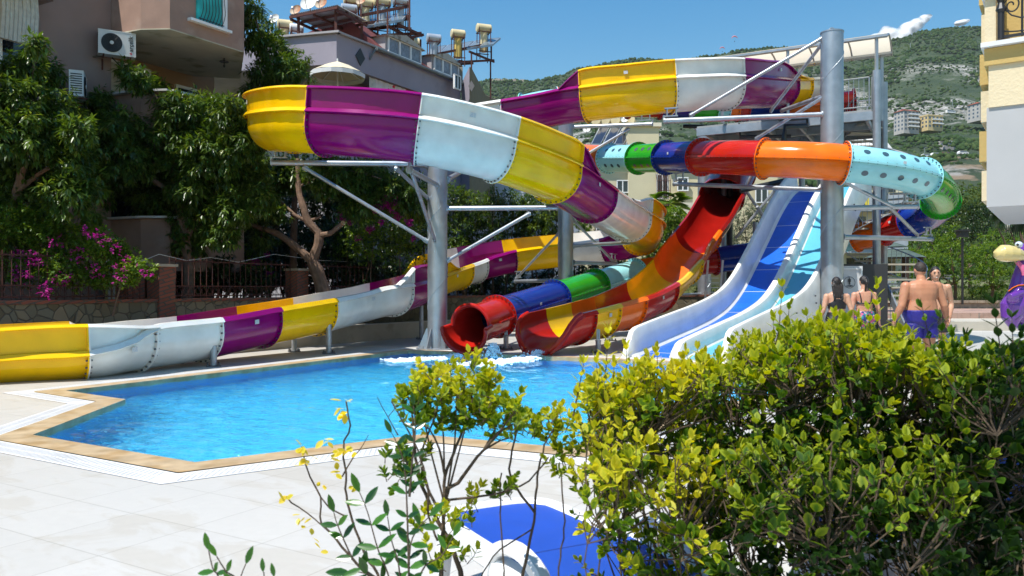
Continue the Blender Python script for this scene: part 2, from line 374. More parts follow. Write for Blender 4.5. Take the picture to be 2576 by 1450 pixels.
A2 = [(742, 381, 16.75, 0, .42, None), (812, 386, 16.3, 0, .42, 'P'), (930, 395, 15.95, 0, .42, None), (1042, 407, 15.9, 0, .42, 'W'), (1145, 428, 16.1, 0, .42, None), (1243, 452, 16.5, 0, .42, 'Y'), (1330, 480, 17.1, 0, .42, None), (1392, 504, 17.8, 0, .40, 'P'),
 (1436, 526, 18.9, 0, 0, None), (1488, 555, 20.4, 0, 0, 'W'), (1540, 582, 22.2, 0, .05, None), (1583, 603, 23.8, 0, .42, 'Y'), (1618, 622, 25.5, 0, .42, None), (1612, 638, 27.0, 0, .42, 'P'), (1580, 650, 28.2, 0, .42, None),
 (1530, 658, 28.9, 0, .42, 'W'), (1440, 668, 29.2, 0, .42, 'Y'), (1365, 676, 29.1, 0, .42, None), (1290, 686, 28.8, 0, .42, 'P'), (1240, 697, 28.4, 0, .42, None), (1195, 709, 27.8, 0, .42, 'W'), (1150, 725, 26.6, 0, .42, 'Y'),
 (1105, 742, 25.2, .05, .4, None), (1070, 758, 23.7, .42, 0, 'P'), (1030, 775, 22.0, .42, 0, None), (985, 790, 20.7, .40, 0, 'W')]
A_ += [(P(*a[:3]), .8, a[3], a[4], .6, a[5]) for a in A2]
A3 = [(V((-3.35, 20.25, .76)), .8, 0, 0, .6, None), (P(895, 812, 19.6), .8, 0, 0, .6, None), (P(795, 838, 18.2), .8, 0, 0, .6, 'Y'), (P(655, 868, 16.7), .8, 0, 0, .6, 'P'), (P(505, 902, 15.3), .8, 0, 0, .6, 'W'),
 (P(330, 930, 14.0), .8, 0, 0, .6, 'W'), (P(268, 942, 13.5), .64, .2, .2, .62, None), (P(204, 952, 13.15), .5, .42, .42, .64, 'Y'), (P(60, 962, 12.8), .5, .42, .42, .64, None), (P(-120, 978, 12.3), .5, .42, .42, .64, 'Y'), (P(-330, 1000, 11.8), .5, .42, .42, .64, None)]
A_ += A3
slA = thing('open_flume_slide', 'long winding open flume slide in yellow, purple and white with two loops', 'water slide', (-2, 20, 0))
XA, TA, LA, UA, mkA, SA = run_channel(slA, A_, 1)
# ---- slide C: wide red, orange and yellow chute
C_ = [(V((8.6, 30.6, 5.2)), .8, 0, 0, .72, 'D'), (V((8.1, 29.4, 4.75)), .8, 0, 0, .72, None), (V((7.45, 28.0, 4.05)), .8, 0, 0, .72, 'D'), (V((6.85, 27.0, 3.3)), .8, 0, 0, .72, None), (V((6.15, 25.9, 2.62)), .8, 0, 0, .72, 'O'), (V((5.5, 24.9, 2.0)), .8, 0, 0, .72, None),
 (V((5.12, 24.2, 1.6)), .8, 0, 0, .72, 'Y'), (V((4.5, 23.2, 1.15)), .8, 0, 0, .72, None), (V((3.95, 22.2, .84)), .82, 0, 0, .72, 'R'), (V((3.35, 21.2, .62)), .82, 0, 0, .72, None), (V((2.78, 20.25, .47)), .8, 0, 0, .70, 'O'), (V((2.05, 19.3, .33)), .78, 0, 0, .68, 'Y'),
 (V((1.40, 18.5, .22)), .76, 0, 0, .68, 'R'), (V((1.02, 18.03, .13)), .78, 0, 0, .68, None), (V((.88, 17.84, .09)), .74, 0, 0, .68, None), (V((.76, 17.69, .06)), .62, 0, 0, .66, None), (V((.67, 17.57, .03)), .44, 0, 0, .58, None), (V((.60, 17.48, .015)), .24, 0, 0, .43, None), (V((.55, 17.42, .01)), .10, 0, 0, .28, None)]
slC = thing('open_chute_slide', 'wide open chute slide in red, orange and yellow ending in a scoop over the pool', 'water slide', (3, 21, 0))
XC, TC, LC, UC, mkC, SC_ = run_channel(slC, C_, 0)
# rounded lip of the exit scoop
mb = MB(); n = len(XC) - 1
for i in (n,):
    p = offs(uprof(SC_[i, 6], SC_[i, 3]), .015); mb.tube([V(XC[i] + LC[i] * a + UC[i] * b) for a, b in p], .035, seg=8)
k0 = mkC[13]
for sg in (-1, 1): mb.tube([V(XC[i] + LC[i] * sg * (SC_[i, 6] + .05) + UC[i] * SC_[i, 3]) for i in range(k0, n + 1)], [.05] * (n + 1 - k0), seg=8)
mb.build('exit_lip', M['R'], slC, smooth=True)
# curved shield over the head of the chute
mb = MB(); k1 = mkC[2]
vs = []; fs = []; m = 12
for j, i in enumerate(range(0, k1 + 1)):
    for rad in (.78, .74):
        for q in range(m + 1):
            a = math.pi * q / m; vs.append(V(XC[i] + LC[i] * rad * math.cos(a) + UC[i] * (.78 + rad * .8 * math.sin(a))))
k = m + 1
for j in range(k1):
    for q in range(m):
        a = j * 2 * k + q; fs += [(a, a + 1, a + 2 * k + 1, a + 2 * k), (a + k, a + 3 * k, a + 3 * k + 1, a + k + 1)]
for q in range(m): a = k1 * 2 * k + q; fs.append((a, a + k, a + k + 1, a + 1))
mb.add(vs, fs); mb.build('head_cover', M['DR'], slC, smooth=True)
pl0 = [V(XC[0] + LC[0] * a + UC[0] * b) for a, b in uprof(.745, .8)] + [V(XC[0] + LC[0] * .76 * math.cos(math.pi * q / m) + UC[0] * (.78 + .76 * .8 * math.sin(math.pi * q / m))) for q in range(m + 1)]
mb = MB(); mb.extr(pl0, V(TC[0]) * -.03); mb.build('end_panel', M['DR'], slC)
# ---- slide B: enclosed tube slide
B_ = [(2150, 262, 27.2, 'R'), (2060, 272, 27.5, 'O'), (1975, 274, 27.6, 'N'), (1878, 270, 27.5, 'R'), (1856, 269, 27.5, 'O'), (1832, 268, 27.5, 'L'), (1801, 267, 27.5, 'G'), (1737, 265, 27.5, 'N'), (1661, 263, 27.5, 'R'), (1580, 261, 27.3, 'O'), (1500, 260, 27.0, 'O'), (1403, 259, 26.8, 'L'), (1318, 274, 26.9, 'G'),
 (1262, 296, 27.5, 'N'), (1215, 316, 28.6, None), (1190, 332, 30.4, 'R'), (1205, 346, 32.2, None), (1270, 362, 33, 'O'), (1370, 382, 32, None), (1460, 394, 29.6, None), (1532, 399, 27.6, 'L'), (1606, 399, 25.9, 'G'), (1676, 397, 24.4, 'N'), (1765, 396, 22.3, 'R'), (1845, 397, 21.0, None), (1923, 400, 20.2, 'O'), (2030, 404, 19.6, None), (2122, 411, 19.4, 'L'), (2240, 427, 19.5, None),
 (2318, 449, 20.1, 'G'), (2355, 475, 21.2, None), (2366, 507, 22.7, 'N'), (2342, 537, 24.1, None), (2290, 560, 25.1, 'R'), (2225, 579, 26.0, 'O'), (2155, 596, 26.8, 'L'), (2070, 612, 27.7, 'G'), (1985, 627, 28.1, 'N'), (1890, 643, 27.9, None), (1797, 655, 27.7, 'R'), (1735, 664, 27.5, 'O'), (1600, 690, 26.2, 'L'), (1498, 719, 24.4, 'G'), (1395, 751, 22.2, 'N'), (1300, 781, 20.4, None), (1250, 797, 19.4, 'R'), (1212, 811, 18.65, None), (1185, 820, 18.2, None), (1166, 828, 17.9, None)]
DOTTED = {(1460, 'O'): 1}
slB = thing('tube_slide', 'enclosed tube slide in red, blue, green, light blue and orange sections joined by bolted rings', 'water slide', (6, 22, 0))
S, mkB = catmull([list(P(*b[:3])) for b in B_], .2); XB, TB, LB, UB = frames(S); RT = .455
cuts = [(mkB[i], B_[i][3]) for i in range(len(B_)) if B_[i][3]] + [(len(S) - 1, None)]
def tube_shell(mb, a, b, q0=0, q1=24, seg=24, R=RT, grow=None):
    vs = []; m = b - a + 1; closed = (q1 - q0) == seg; k = (q1 - q0) + (0 if closed else 1)
    for rr in (0, -.025):
        for i in range(a, b + 1):
            g = grow(i) if grow else 0
            for q in range(q0, q0 + k):
                an = 2 * math.pi * q / seg; r = R + rr + g; vs.append(V(XB[i] + LB[i] * r * math.cos(an) + UB[i] * r * math.sin(an)))
    O = m * k; fs = []
    kk = k if closed else k - 1
    for i in range(m - 1):
        for q in range(kk):
            p = i * k + q; p2 = i * k + (q + 1) % k; fs += [(p, p2, p2 + k, p + k), (O + p, O + p + k, O + p2 + k, O + p2)]
    for i in (0, m - 1):
        for q in range(kk): p = i * k + q; p2 = i * k + (q + 1) % k; fs.append((p, O + p, O + p2, p2))
    if not closed:
        for e in (0, k - 1):
            for i in range(m - 1): p = i * k + e; fs.append((p, p + k, O + p + k, O + p))
    mb.add(vs, fs, 0)
def ring(mb, i, sgn, q0=0, q1=28, seg=28, R=RT, out=.085):
    for tt in (0,):
        vs = []; n = q1 - q0 + 1
        for t2 in (0, sgn * .022):
            for r in (R - .01, R + out):
                for q in range(q0, q1 + 1):
                    a = 2 * math.pi * q / seg; vs.append(V(XB[i] + TB[i] * t2 + LB[i] * r * math.cos(a) + UB[i] * r * math.sin(a)))
        fs = []
        for k in range(n - 1): fs += [(k, k + 1, n + k + 1, n + k), (2 * n + k, 3 * n + k, 3 * n + k + 1, 2 * n + k + 1), (n + k, n + k + 1, 3 * n + k + 1, 3 * n + k), (k, 2 * n + k, 2 * n + k + 1, k + 1)]
        mb.add(vs, fs, 0)
        for q in range(q0, q1):
            a = 2 * math.pi * (q + .5) / seg; p = V(XB[i] + LB[i] * (R + .05) * math.cos(a) + UB[i] * (R + .05) * math.sin(a)); mb.tube([p, p + V(TB[i]) * sgn * .05], .017, seg=6, mi=1)
nc = len(cuts) - 1
for q in range(nc):
    a, c = cuts[q]; b = cuts[q + 1][0]; mb = MB(); last = q == nc - 1
    if last:
        us = b - 2; tube_shell(mb, a, us, 0, 12); g = lambda i: .09 * max(0, (i - us + 2) / 4.)
        tube_shell(mb, a, b, 12, 24, grow=g)
        for i, (q0, q1), gg in ((us, (0, 12), 0), (b, (12, 24), g(b))):
            mb.tube([V(XB[i] + LB[i] * (RT + .03 + gg) * math.cos(2 * math.pi * k / 24) + UB[i] * (RT + .03 + gg) * math.sin(2 * math.pi * k / 24)) for k in range(q0, q1 + 1)], .05, seg=8)
        for sg in (-1, 1): mb.tube([V(XB[i] + LB[i] * sg * (RT + .03 + g(i))) for i in range(us, b + 1)], .05, seg=8)
        ring(mb, a, 1)
    else:
        tube_shell(mb, a, b); ring(mb, a, 1); ring(mb, b, -1)
        dotted = (c == 'L' or c == 'G' or (c == 'O' and 1 < q and B_[17][2] > 32 and cuts[q][0] == mkB[17])) and a >= mkB[11] and b <= mkB[31] + 2
        if dotted:
            st = max(2, int(.52 / .2)); i = a + 2
            while i < b - 1:
                for an in (35, 145, -35, -145):
                    r = RT + .004; A0 = math.radians(an); nrm = V(LB[i] * math.cos(A0) + UB[i] * math.sin(A0)); cc = V(XB[i]) + nrm * r; t = V(TB[i]); s = nrm.cross(t)
                    dd = []
                    for k in range(12):
                        x = .085 * math.cos(k * math.pi / 6); y = .07 * math.sin(k * math.pi / 6); an2 = A0 + y / RT
                        dd.append(V(XB[i]) + t * x + V(LB[i] * math.cos(an2) + UB[i] * math.sin(an2)) * (RT + .004))
                    mb.add([cc + nrm * .003] + dd, [(0, k + 1, (k + 1) % 12 + 1) for k in range(12)], 2)
                i += st
    for sg in (-1, 1):
        e = b if not last else b - 5
        sweepstrip(mb, XB, LB, UB, a, e, lambda i: [(sg * (RT - .01), -.022), (sg * (RT + .055), -.022), (sg * (RT + .055), .022), (sg * (RT - .01), .022)], 0)
        for i in range(a + 1, e, 1):
            p = V(XB[i] + LB[i] * sg * (RT + .034)); mb.tube([p - V(UB[i]) * .035, p + V(UB[i]) * .035], .012, seg=5, mi=1)
    o = mb.build('tube_section', [M[COL[c][0]], M['bolt'], M['port']], slB, smooth=True); o['label'] = COL[c][1] + ' tube section'
    if q % 3 == 0: sticker(o, XB, TB, LB, UB, (a + b) // 2, 1, RT + .005, .1, (.09, .07)); sticker(o, XB, TB, LB, UB, (a + b) // 2, -1, RT + .005, .1, (.09, .07))
# ---- slide D: two lane racer
Dd = V((.616, .788, 0)); Dl = V((.788, -.616, 0)); D0 = V((2.42, 17.0, 0))
sp = [(0, -.06), (.35, .0), (1.2, .14), (2.4, .32), (3.4, .47), (4.4, .66), (5.3, .92), (6.2, 1.38), (7.2, 2.12), (8.2, 2.92), (9.2, 3.72), (10.2, 4.35), (10.9, 4.62)]
Sd, _m = catmull([[a, 0, b] for a, b in sp], .22)
XD = np.array([list(D0 + Dd * s[0] + V((0, 0, s[2]))) for s in Sd]); XDf, TD, LDr, UD = frames(XD)
slD = thing('racing_slide', 'two lane racing slide with white walls, one lane blue and one light blue', 'water slide', (5, 20, 0))
nD = len(XD) - 1
def wallprof(i, off, hw=.075, h=.62, sk=-.12):
    s = Sd[i, 0]; e = min(1, .25 + .75 * math.sin(min(1, s / .5) * math.pi / 2)) if s < .5 else 1; hh = h * e
    pr = [(off - hw, -.12), (off - hw - .02, .10), (off - hw, hh - .08), (off - hw + .02, hh - .02), (off, hh), (off + hw - .02, hh - .02), (off + hw, hh - .08), (off + hw + .02, .10), (off + hw, max(-.30, -.12 - s * .2) if off > 2 else -.12)]
    return pr
for nm, off, mt in (('side_wall', 0, .62), ('lane_divider', 1.1, .37), ('side_wall', 2.2, .66)):
    mb = MB(); s0 = 1 if off == 1.1 else 0
    sweepstrip(mb, XDf, LDr, UD, s0, nD, lambda i: wallprof(i, off, .075 if off != 1.1 else .10, mt), 0); o = mb.build(nm, [M['W'], M['bolt']], slD, smooth=True)
mb = MB()
for k in range(6, nD, 7):
    for z in (.12, .32): c = V(XDf[k] + LDr[k] * 2.31 + UD[k] * z); mb.tube([c, c + V(LDr[k]) * .035], .02, seg=6)
mb.build('bolt_row', M['bolt'], slD)
M['lane2'] = mat('light_blue_lane', (.10, .40, .56), rough=.25, var=.06, vs=2)
for a, b, mt, nm, lb in ((.09, 1.01, 'lane', 'lane_floor', 'blue lane floor'), (1.19, 2.11, 'lane2', 'lane_floor', 'light blue lane floor')):
    mb = MB(); sweepstrip(mb, XDf, LDr, UD, 0, nD, lambda i: [(a, -.05), (b, -.05), (b, 0), (a, 0)], 0); o = mb.build(nm, M[mt], slD); o['label'] = lb
for s in (4, 12, 19, 25, 31, 36, 41, 46, 52):   # thin white joint lines across the blue lane
    mb = MB()
    if s < nD: mb.extr([V(XDf[s] + LDr[s] * x + UD[s] * .004 + TD[s] * y) for x, y in ((.1, -.006), (1.0, -.006), (1.0, .006), (.1, .006))], V(UD[s]) * .003); mb.build('joint_line', M['white'], slD)
mb = MB()   # white covings at the foot of the walls
for off in (.11, .99, 1.21, 2.09): sweepstrip(mb, XDf, LDr, UD, 1, nD, lambda i: [(off - .04, .0), (off + .04, .0), (off + (.02 if off in (.99, 2.09) else -.02), .09)], 0)
mb.build('coving', M['W'], slD, smooth=True)
# ================================================================== steel columns with their arms
def column(label, X, Y, ztop, dia, arms=(), braces=(), gus=True, group=None, z0=0.0, seam=True, rod=None):
    t = thing('steel_column', label, 'steel column', (X, Y, z0), group); r = dia / 2
    mb = MB(); mb.tube([V((X, Y, z0 + .02)), V((X, Y, ztop))], r, seg=28); mb.lathe([(r + .012, ztop - .03), (r + .012, ztop), (0, ztop + .002)], (X, Y, 0), seg=28)
    mb.build('pole', M['steel'], t, smooth=True)
    if seam:
        pts = []; turns = (ztop - z0) / 1.9; n = int(turns * 20)
        for k in range(n + 1): a = 2 * math.pi * turns * k / n; pts.append(V((X + (r + .002) * math.cos(a), Y + (r + .002) * math.sin(a), z0 + .05 + (ztop - z0 - .1) * k / n)))
        mb = MB(); mb.tube(pts, .009, seg=5); mb.build('weld_seam', M['steel'], t, smooth=True)
    if gus:
        mb = MB(); mb.lathe([(r + .28, z0 + .004), (r + .28, z0 + .035), (r, z0 + .036)], (X, Y, 0), seg=24)
        for k in range(12): a = k * math.pi / 6 + .26; mb.lathe([(.02, z0 + .03), (.02, z0 + .09)], (X + (r + .21) * math.cos(a), Y + (r + .21) * math.sin(a), 0), seg=6)
        mb.build('base_plate', M['steel'], t)
        for k in range(6):
            a = k * math.pi / 3; d = V((math.cos(a), math.sin(a), 0)); s = V((-math.sin(a), math.cos(a), 0)) * .008; mb = MB(); c = V((X, Y, z0))
            mb.extr([c + d * r + V((0, 0, .04)) - s, c + d * (r + .22) + V((0, 0, .04)) - s, c + d * (r + .03) + V((0, 0, .5)) - s, c + d * r + V((0, 0, .5)) - s], s * 2); mb.build('gusset', M['steel'], t)
    for a in arms:
        p, q = V(a[0]), V(a[1]); th = a[2] if len(a) > 2 else .06; mb = MB(); mb.tube([p, q], th, seg=12)
        d = (q - p).normalized(); mb.tube([p - d * .02, p + d * .03], th + .035, seg=12); mb.box(q + V((0, 0, .05)), (.05, .05, .2))
        mb.tube([q - d * .02, q], th + .02, seg=12)
        up = V((0, 0, 1))
        if len(a) > 3 and a[3]:
            mb.box(q + up * .12 - d * .2, (.34, .1, .03), rz(math.atan2(d.y, d.x))); mb.box(q + up * .22 - d * .32, (.03, .08, .22)); mb.box(q + up * .22 - d * .08, (.03, .08, .22)); mb.box(q + up * .33 - d * .2, (.36, .1, .03), rz(math.atan2(d.y, d.x)))
        mb.build('support_arm', M['steel'], t, smooth=True)
    for a in braces:
        p, q = V(a[0]), V(a[1]); th = a[2] if len(a) > 2 else .045; mb = MB(); mb.tube([p, q], th, seg=10)
        d = (q - p).normalized()
        for e, sg in ((p, 1), (q, -1)): mb.box(e + d * sg * .04, (.12, .03, .12), d.to_track_quat('X', 'Z').to_matrix()); mb.tube([e + V((-.03, 0, 0)), e + V((.03, 0, 0))], .04, seg=8)
        mb.build('brace', M['steeld'] if len(a) > 3 else M['steel'], t, smooth=True)
    return t
c1 = V((-1.81, 19.3, 0))
column('tall steel column standing by the pool corner beside the red tube mouth', c1.x, c1.y, 4.75, .475,
 arms=[(P(1074, 413, 19.25), P(683, 410, 18.9), .065, 1), (P(1100, 466, 19.1), P(1030, 428, 16.4), .06), (P(1124, 453, 19.4), P(1178, 422, 22.2), .06, 1), (P(1124, 525, 19.3), P(1402, 523, 19.0), .06, 1), (P(1080, 420, 19.5), P(967, 400, 21.5), .06)],
 braces=[(P(765, 422, 18.95), P(1076, 608, 19.25)), (P(996, 424, 17.2), P(1077, 500, 19.2)), (P(1036, 436, 16.7), P(1093, 604, 19.05), .045, 1), (P(1332, 538, 19.05), P(1124, 657, 19.3))], group='large spiral welded slide columns')
c2 = P(1423, 728, 24.7)
column('large steel column inside the middle loop, behind the first column', c2.x, c2.y, 6.65, .475,
 arms=[(P(1441, 619, 24.7), P(1612, 609, 25.4), .06, 1), (P(1441, 661, 24.8), P(1550, 664, 27.2), .06, 1), (P(1405, 706, 24.8), P(1297, 708, 27.2), .06, 1), (P(1441, 320, 24.7), P(1641, 313, 23.9), .06, 1)],
 braces=[(P(1443, 535, 24.7), P(1556, 605, 25.2)), (P(1443, 555, 24.8), P(1541, 656, 27.0), .04, 1), (P(1405, 588, 24.8), P(1300, 700, 27.1), .04, 1), (P(1437, 412, 24.7), P(1582, 326, 24.2))], group='large spiral welded slide columns')
c3 = P(2093, 728, 20.2)
column('tallest and thickest steel column, rising right of the blue racing lane', c3.x, c3.y, 7.98, .55,
 arms=[(P(2069, 289, 20.2), P(1670, 305, 21.2), .07, 1), (P(2069, 478, 20.2), P(1695, 463, 23.4), .06, 1), (P(2118, 524, 20.2), P(2310, 520, 20.0), .065, 1), (P(2118, 597, 20.3), P(2343, 602, 23.2), .065, 1)],
 braces=[(P(2069, 96, 20.2), P(1737, 291, 21.2)), (P(2067, 112, 20.3), P(1939, 280, 22.4), .045, 1), (P(2069, 246, 20.2), P(1902, 350, 21.6)), (P(2069, 243, 20.3), P(1966, 279, 22.9), .055, 1), (P(2118, 456, 20.2), P(2246, 520, 20.0)), (P(2236, 520, 20.2), P(2308, 592, 22.9), .045, 1)], group='large spiral welded slide columns')
mb = MB(); mb.tube([V((c3.x + .09 * math.cos(a), c3.y, 7.98 + .11 * math.sin(a))) for a in [math.pi * k / 10 for k in range(11)]], .014, seg=6); mb.build('lifting_eye', M['steel'], bpy.data.objects['steel_column.002'], smooth=True)
c4 = P(1772, 728, 31.5)
column('steel column behind the red chute, under the tower deck', c4.x, c4.y, 7.8, .52, gus=False,
 arms=[(P(1790, 345, 31.4), P(1900, 322, 27.5), .05), (P(1760, 740, 31.4), P(1700, 742, 28.5), .05, 1)], braces=[(P(1830, 415, 31.5), P(1745, 320, 31.5), .04, 1)], group='large spiral welded slide columns')
# short posts under the troughs
POSTS = [(827, 890, None, .75, 'short steel post under the yellow section of the long flume, nearest the pool'), (740, 885.5, None, .55, 'short steel post behind the low yellow flume section, against the tiled wall'), (537, 922, None, .48, 'short steel post under the joint of the white and purple flume'), (445, 915, None, .3, 'stubby dark post half hidden below the white flume section'),
 (1060, 854, None, 1.28, 'post beside the tall column carrying the purple flume'), (1273, 879, None, .42, 'post with slotted head below the navy tube section'), (1197, 875.5, None, .3, 'low post under the red tube, behind its mouth'), (1505, 888, None, .38, 'post with slotted head under the yellow chute by the pool edge'), (1536, 858, None, .4, 'post far behind the yellow chute section'), (1702, 866, 20.8, .5, 'post under the red chute bend next to the racing slide')]
for px, py, Y, h, lb in POSTS:
    b = G(px, py) if Y is None else V(((px - CX) / F * Y, Y, 0)); t = thing('support_post', lb, 'post', tuple(b), 'short galvanised posts under the slides')
    mb = MB(); mb.lathe([(.062, .01), (.062, h - .12), (.07, h - .12), (.07, h - .09), (0, h - .09)], b, seg=16); mb.build('tube', M['steeld'], t, smooth=True)
    mb = MB(); mb.box(b + V((0, 0, .012)), (.26, .26, .02), rz(.4))
    for k in range(4): a = k * math.pi / 2 + 1.18; mb.lathe([(.02, 0), (.02, .07)], b + V((.14 * math.cos(a), .14 * math.sin(a), 0)), seg=6)
    mb.build('base_plate', M['bolt'], t)
    mb = MB(); z = b + V((0, 0, h + .02))
    for s in (-1, 1): mb.box(z + V((s * .028, 0, 0)), (.02, .05, .24))
    mb.box(z + V((0, 0, .12)), (.076, .05, .02)); mb.box(z + V((0, .04, .02)), (.05, .02, .24)); mb.build('slotted_head', M['steel'], t)
# ================================================================== pool and ground
def struct(o): o['kind'] = 'structure'; return o
PW = [G(165, 985), G(316, 1007), G(82, 1097), G(490, 1166.5), G(1060, 1096), G(1431, 1130), V((1.9, 9.3, 0)), V((3.3, 10.6, 0)), V((5.3, 12.7, 0)), V((4.9, 14.55, 0)), G(1570, 907), G(1027, 883)]
PW = [V((p.x, p.y)) for p in PW]
def area(p): return sum(p[i].x * p[(i + 1) % len(p)].y - p[(i + 1) % len(p)].x * p[i].y for i in range(len(p))) / 2
if area(PW) < 0: PW = PW[::-1]
def inset(poly, d):
    n = len(poly); out = []
    for i in range(n):
        a, b, c = poly[i - 1], poly[i], poly[(i + 1) % n]; e1 = (b - a).normalized(); e2 = (c - b).normalized(); n1 = V((e1.y, -e1.x)); n2 = V((e2.y, -e2.x))
        k = n1 + n2; k = k / max(.35, k.dot(n1)); out.append(b + k * d)
    return out
CO = inset(PW, .31); GR = inset(PW, .60)
def strip(mb, p, q, z):
    n = len(p)
    for i in range(n): j = (i + 1) % n; mb.quad((p[i].x, p[i].y, z), (p[j].x, p[j].y, z), (q[j].x, q[j].y, z), (q[i].x, q[i].y, z))
TR = mat('travertine_coping', (.47, .35, .21), rough=.45, var=.18, vs=5, col2=(.38, .25, .12), c2s=3, bump=.15, bs=50)
def tilemat(name, col, col2, size, joint, ang, off, rough=.4, jw=.006, stain=(.64, .63, .60), st=.5):
    m = bpy.data.materials.new(name); m.use_nodes = True; nt = m.node_tree; b = nt.nodes['Principled BSDF']; L = nt.links.new
    g = node(nt, 'ShaderNodeNewGeometry'); mp = node(nt, 'ShaderNodeMapping'); L(g.outputs['Position'], mp.inputs[0]); mp.inputs['Rotation'].default_value = (0, 0, math.radians(ang)); mp.inputs['Location'].default_value = (off[0], off[1], 0)
    br = node(nt, 'ShaderNodeTexBrick'); br.offset = 0; br.inputs['Scale'].default_value = 1; br.inputs['Mortar Size'].default_value = jw; br.inputs['Brick Width'].default_value = size[0]; br.inputs['Row Height'].default_value = size[1]
    br.inputs['Mortar Smooth'].default_value = .3; br.inputs['Color1'].default_value = (*col, 1); br.inputs['Color2'].default_value = (*col2, 1); br.inputs['Mortar'].default_value = (*joint, 1); br.inputs['Bias'].default_value = 0
    L(mp.outputs[0], br.inputs[0])
    n = node(nt, 'ShaderNodeTexNoise'); n.inputs['Scale'].default_value = 1.1; n.inputs['Detail'].default_value = 9; n.inputs['Roughness'].default_value = .6; n.inputs['Distortion'].default_value = .8
    m2 = node(nt, 'ShaderNodeMapping'); m2.inputs['Scale'].default_value = (1, 2.2, 1); L(mp.outputs[0], m2.inputs[0]); L(m2.outputs[0], n.inputs[0])
    r = node(nt, 'ShaderNodeMapRange'); L(n.outputs[0], r.inputs[0]); r.inputs[1].default_value = st; r.inputs[2].default_value = st + .06
    mx = node(nt, 'ShaderNodeMix', data_type='RGBA'); mx.blend_type = 'MULTIPLY'; L(r.outputs[0], mx.inputs[0]); L(br.outputs[0], mx.inputs[6]); mx.inputs[7].default_value = (*[s / .72 for s in stain], 1)
    n2 = node(nt, 'ShaderNodeTexNoise'); n2.inputs['Scale'].default_value = 14; n2.inputs['Detail'].default_value = 6; L(g.outputs['Position'], n2.inputs[0])
    r2 = node(nt, 'ShaderNodeMapRange'); L(n2.outputs[0], r2.inputs[0]); r2.inputs[3].default_value = .94; r2.inputs[4].default_value = 1.05
    vm = node(nt, 'ShaderNodeVectorMath', operation='SCALE'); L(mx.outputs[2], vm.inputs[0]); L(r2.outputs[0], vm.inputs['Scale']); L(vm.outputs[0], b.inputs['Base Color'])
    rr = node(nt, 'ShaderNodeMapRange'); L(n.outputs[0], rr.inputs[0]); rr.inputs[3].default_value = rough * .6; rr.inputs[4].default_value = rough * 1.3; L(rr.outputs[0], b.inputs['Roughness'])
    return m
_a = math.radians(30.5); U0 = -3.494 * math.cos(_a) - 5.754 * math.sin(_a); V0 = -3.494 * math.sin(_a) + 5.754 * math.cos(_a)
DECK = tilemat('porcelain_deck', (.545, .53, .495), (.52, .505, .47), (.6, .6), (.40, .385, .35), 30.5, (-U0, -V0), rough=.35, jw=.0045, stain=(.665, .65, .625), st=.52)
def holed(outer, hole, z, name, m):
    tri = tessellate_polygon([[V((p.x, p.y, 0)) for p in outer], [V((p.x, p.y, 0)) for p in hole]]); pts = outer + hole
    mb = MB(); mb.add([(p.x, p.y, z) for p in pts], [t if (pts[t[1]] - pts[t[0]]).cross(pts[t[2]] - pts[t[0]]) > 0 else t[::-1] for t in tri]); return struct(mb.build(name, m, origin=False))
OUT = [V((-16, -3)), V((20, -3)), V((20, 31)), V((-3, 31)), V((-9.5, 12.1)) , V((-16, 0.6))]
OUT = [V((-14.8, -3)), V((22, -3)), V((22, 31)), V((.6, 31)), V((-15.6, .7))]
holed(OUT, GR, 0.0, 'pool_deck', DECK)
mb = MB(); strip(mb, PW, CO, .012)
for i in range(len(PW)): j = (i + 1) % len(PW); mb.quad((PW[i].x, PW[i].y, .012), (PW[j].x, PW[j].y, .012), (PW[j].x, PW[j].y, -.10), (PW[i].x, PW[i].y, -.10))
struct(mb.build('pool_coping', TR, origin=False))
# white overflow grating with slots
mw = mat('grating_white', (.72, .72, .71), rough=.4, var=.04)
mb = MB(); strip(mb, CO, GR, .004)
for i in range(len(CO)):
    j = (i + 1) % len(CO); a, b = CO[i], CO[j]; c, d = GR[i], GR[j]; Ln = (b - a).length
    if min(a.y, b.y) > 13: continue
    nn = int(Ln / .05); 
    for k in range(2, nn - 2):
        f = k / nn; p = a.lerp(b, f); q = c.lerp(d, f); e = (q - p); p1 = p + e * .12; p2 = p + e * .48; p3 = p + e * .54; p4 = p + e * .9; tt = (b - a).normalized() * .007
        for s1, s2 in ((p1, p2), (p3, p4)): mb.quad((*(s1 - tt), .0075), (*(s1 + tt), .0075), (*(s2 + tt), .0075), (*(s2 - tt), .0075), 1)
struct(mb.build('overflow_grating', [mw, mat('slot_dark', (.50, .51, .52), rough=.9)], origin=False))
# basin: walls and floor of blue glass mosaic
def mosaic(name, c1, c2, c3):
    m = bpy.data.materials.new(name); m.use_nodes = True; nt = m.node_tree; b = nt.nodes['Principled BSDF']; L = nt.links.new
    g = node(nt, 'ShaderNodeNewGeometry'); br = node(nt, 'ShaderNodeTexBrick'); br.offset = 0; br.inputs['Scale'].default_value = 1; br.inputs['Brick Width'].default_value = .05; br.inputs['Row Height'].default_value = .05; br.inputs['Mortar Size'].default_value = .002
    br.inputs['Color1'].default_value = (*c1, 1); br.inputs['Color2'].default_value = (*c2, 1); br.inputs['Mortar'].default_value = (*c3, 1); L(g.outputs['Position'], br.inputs[0]); L(br.outputs[0], b.inputs['Base Color']); b.inputs['Roughness'].default_value = .3
    return m
MO = mosaic('blue_mosaic', (.004, .19, .42), (.02, .38, .60), (.25, .62, .75))
mb = MB(); tri = tessellate_polygon([[V((p.x, p.y, 0)) for p in PW]]); mb.add([(p.x, p.y, -1.15) for p in PW], [t for t in tri])
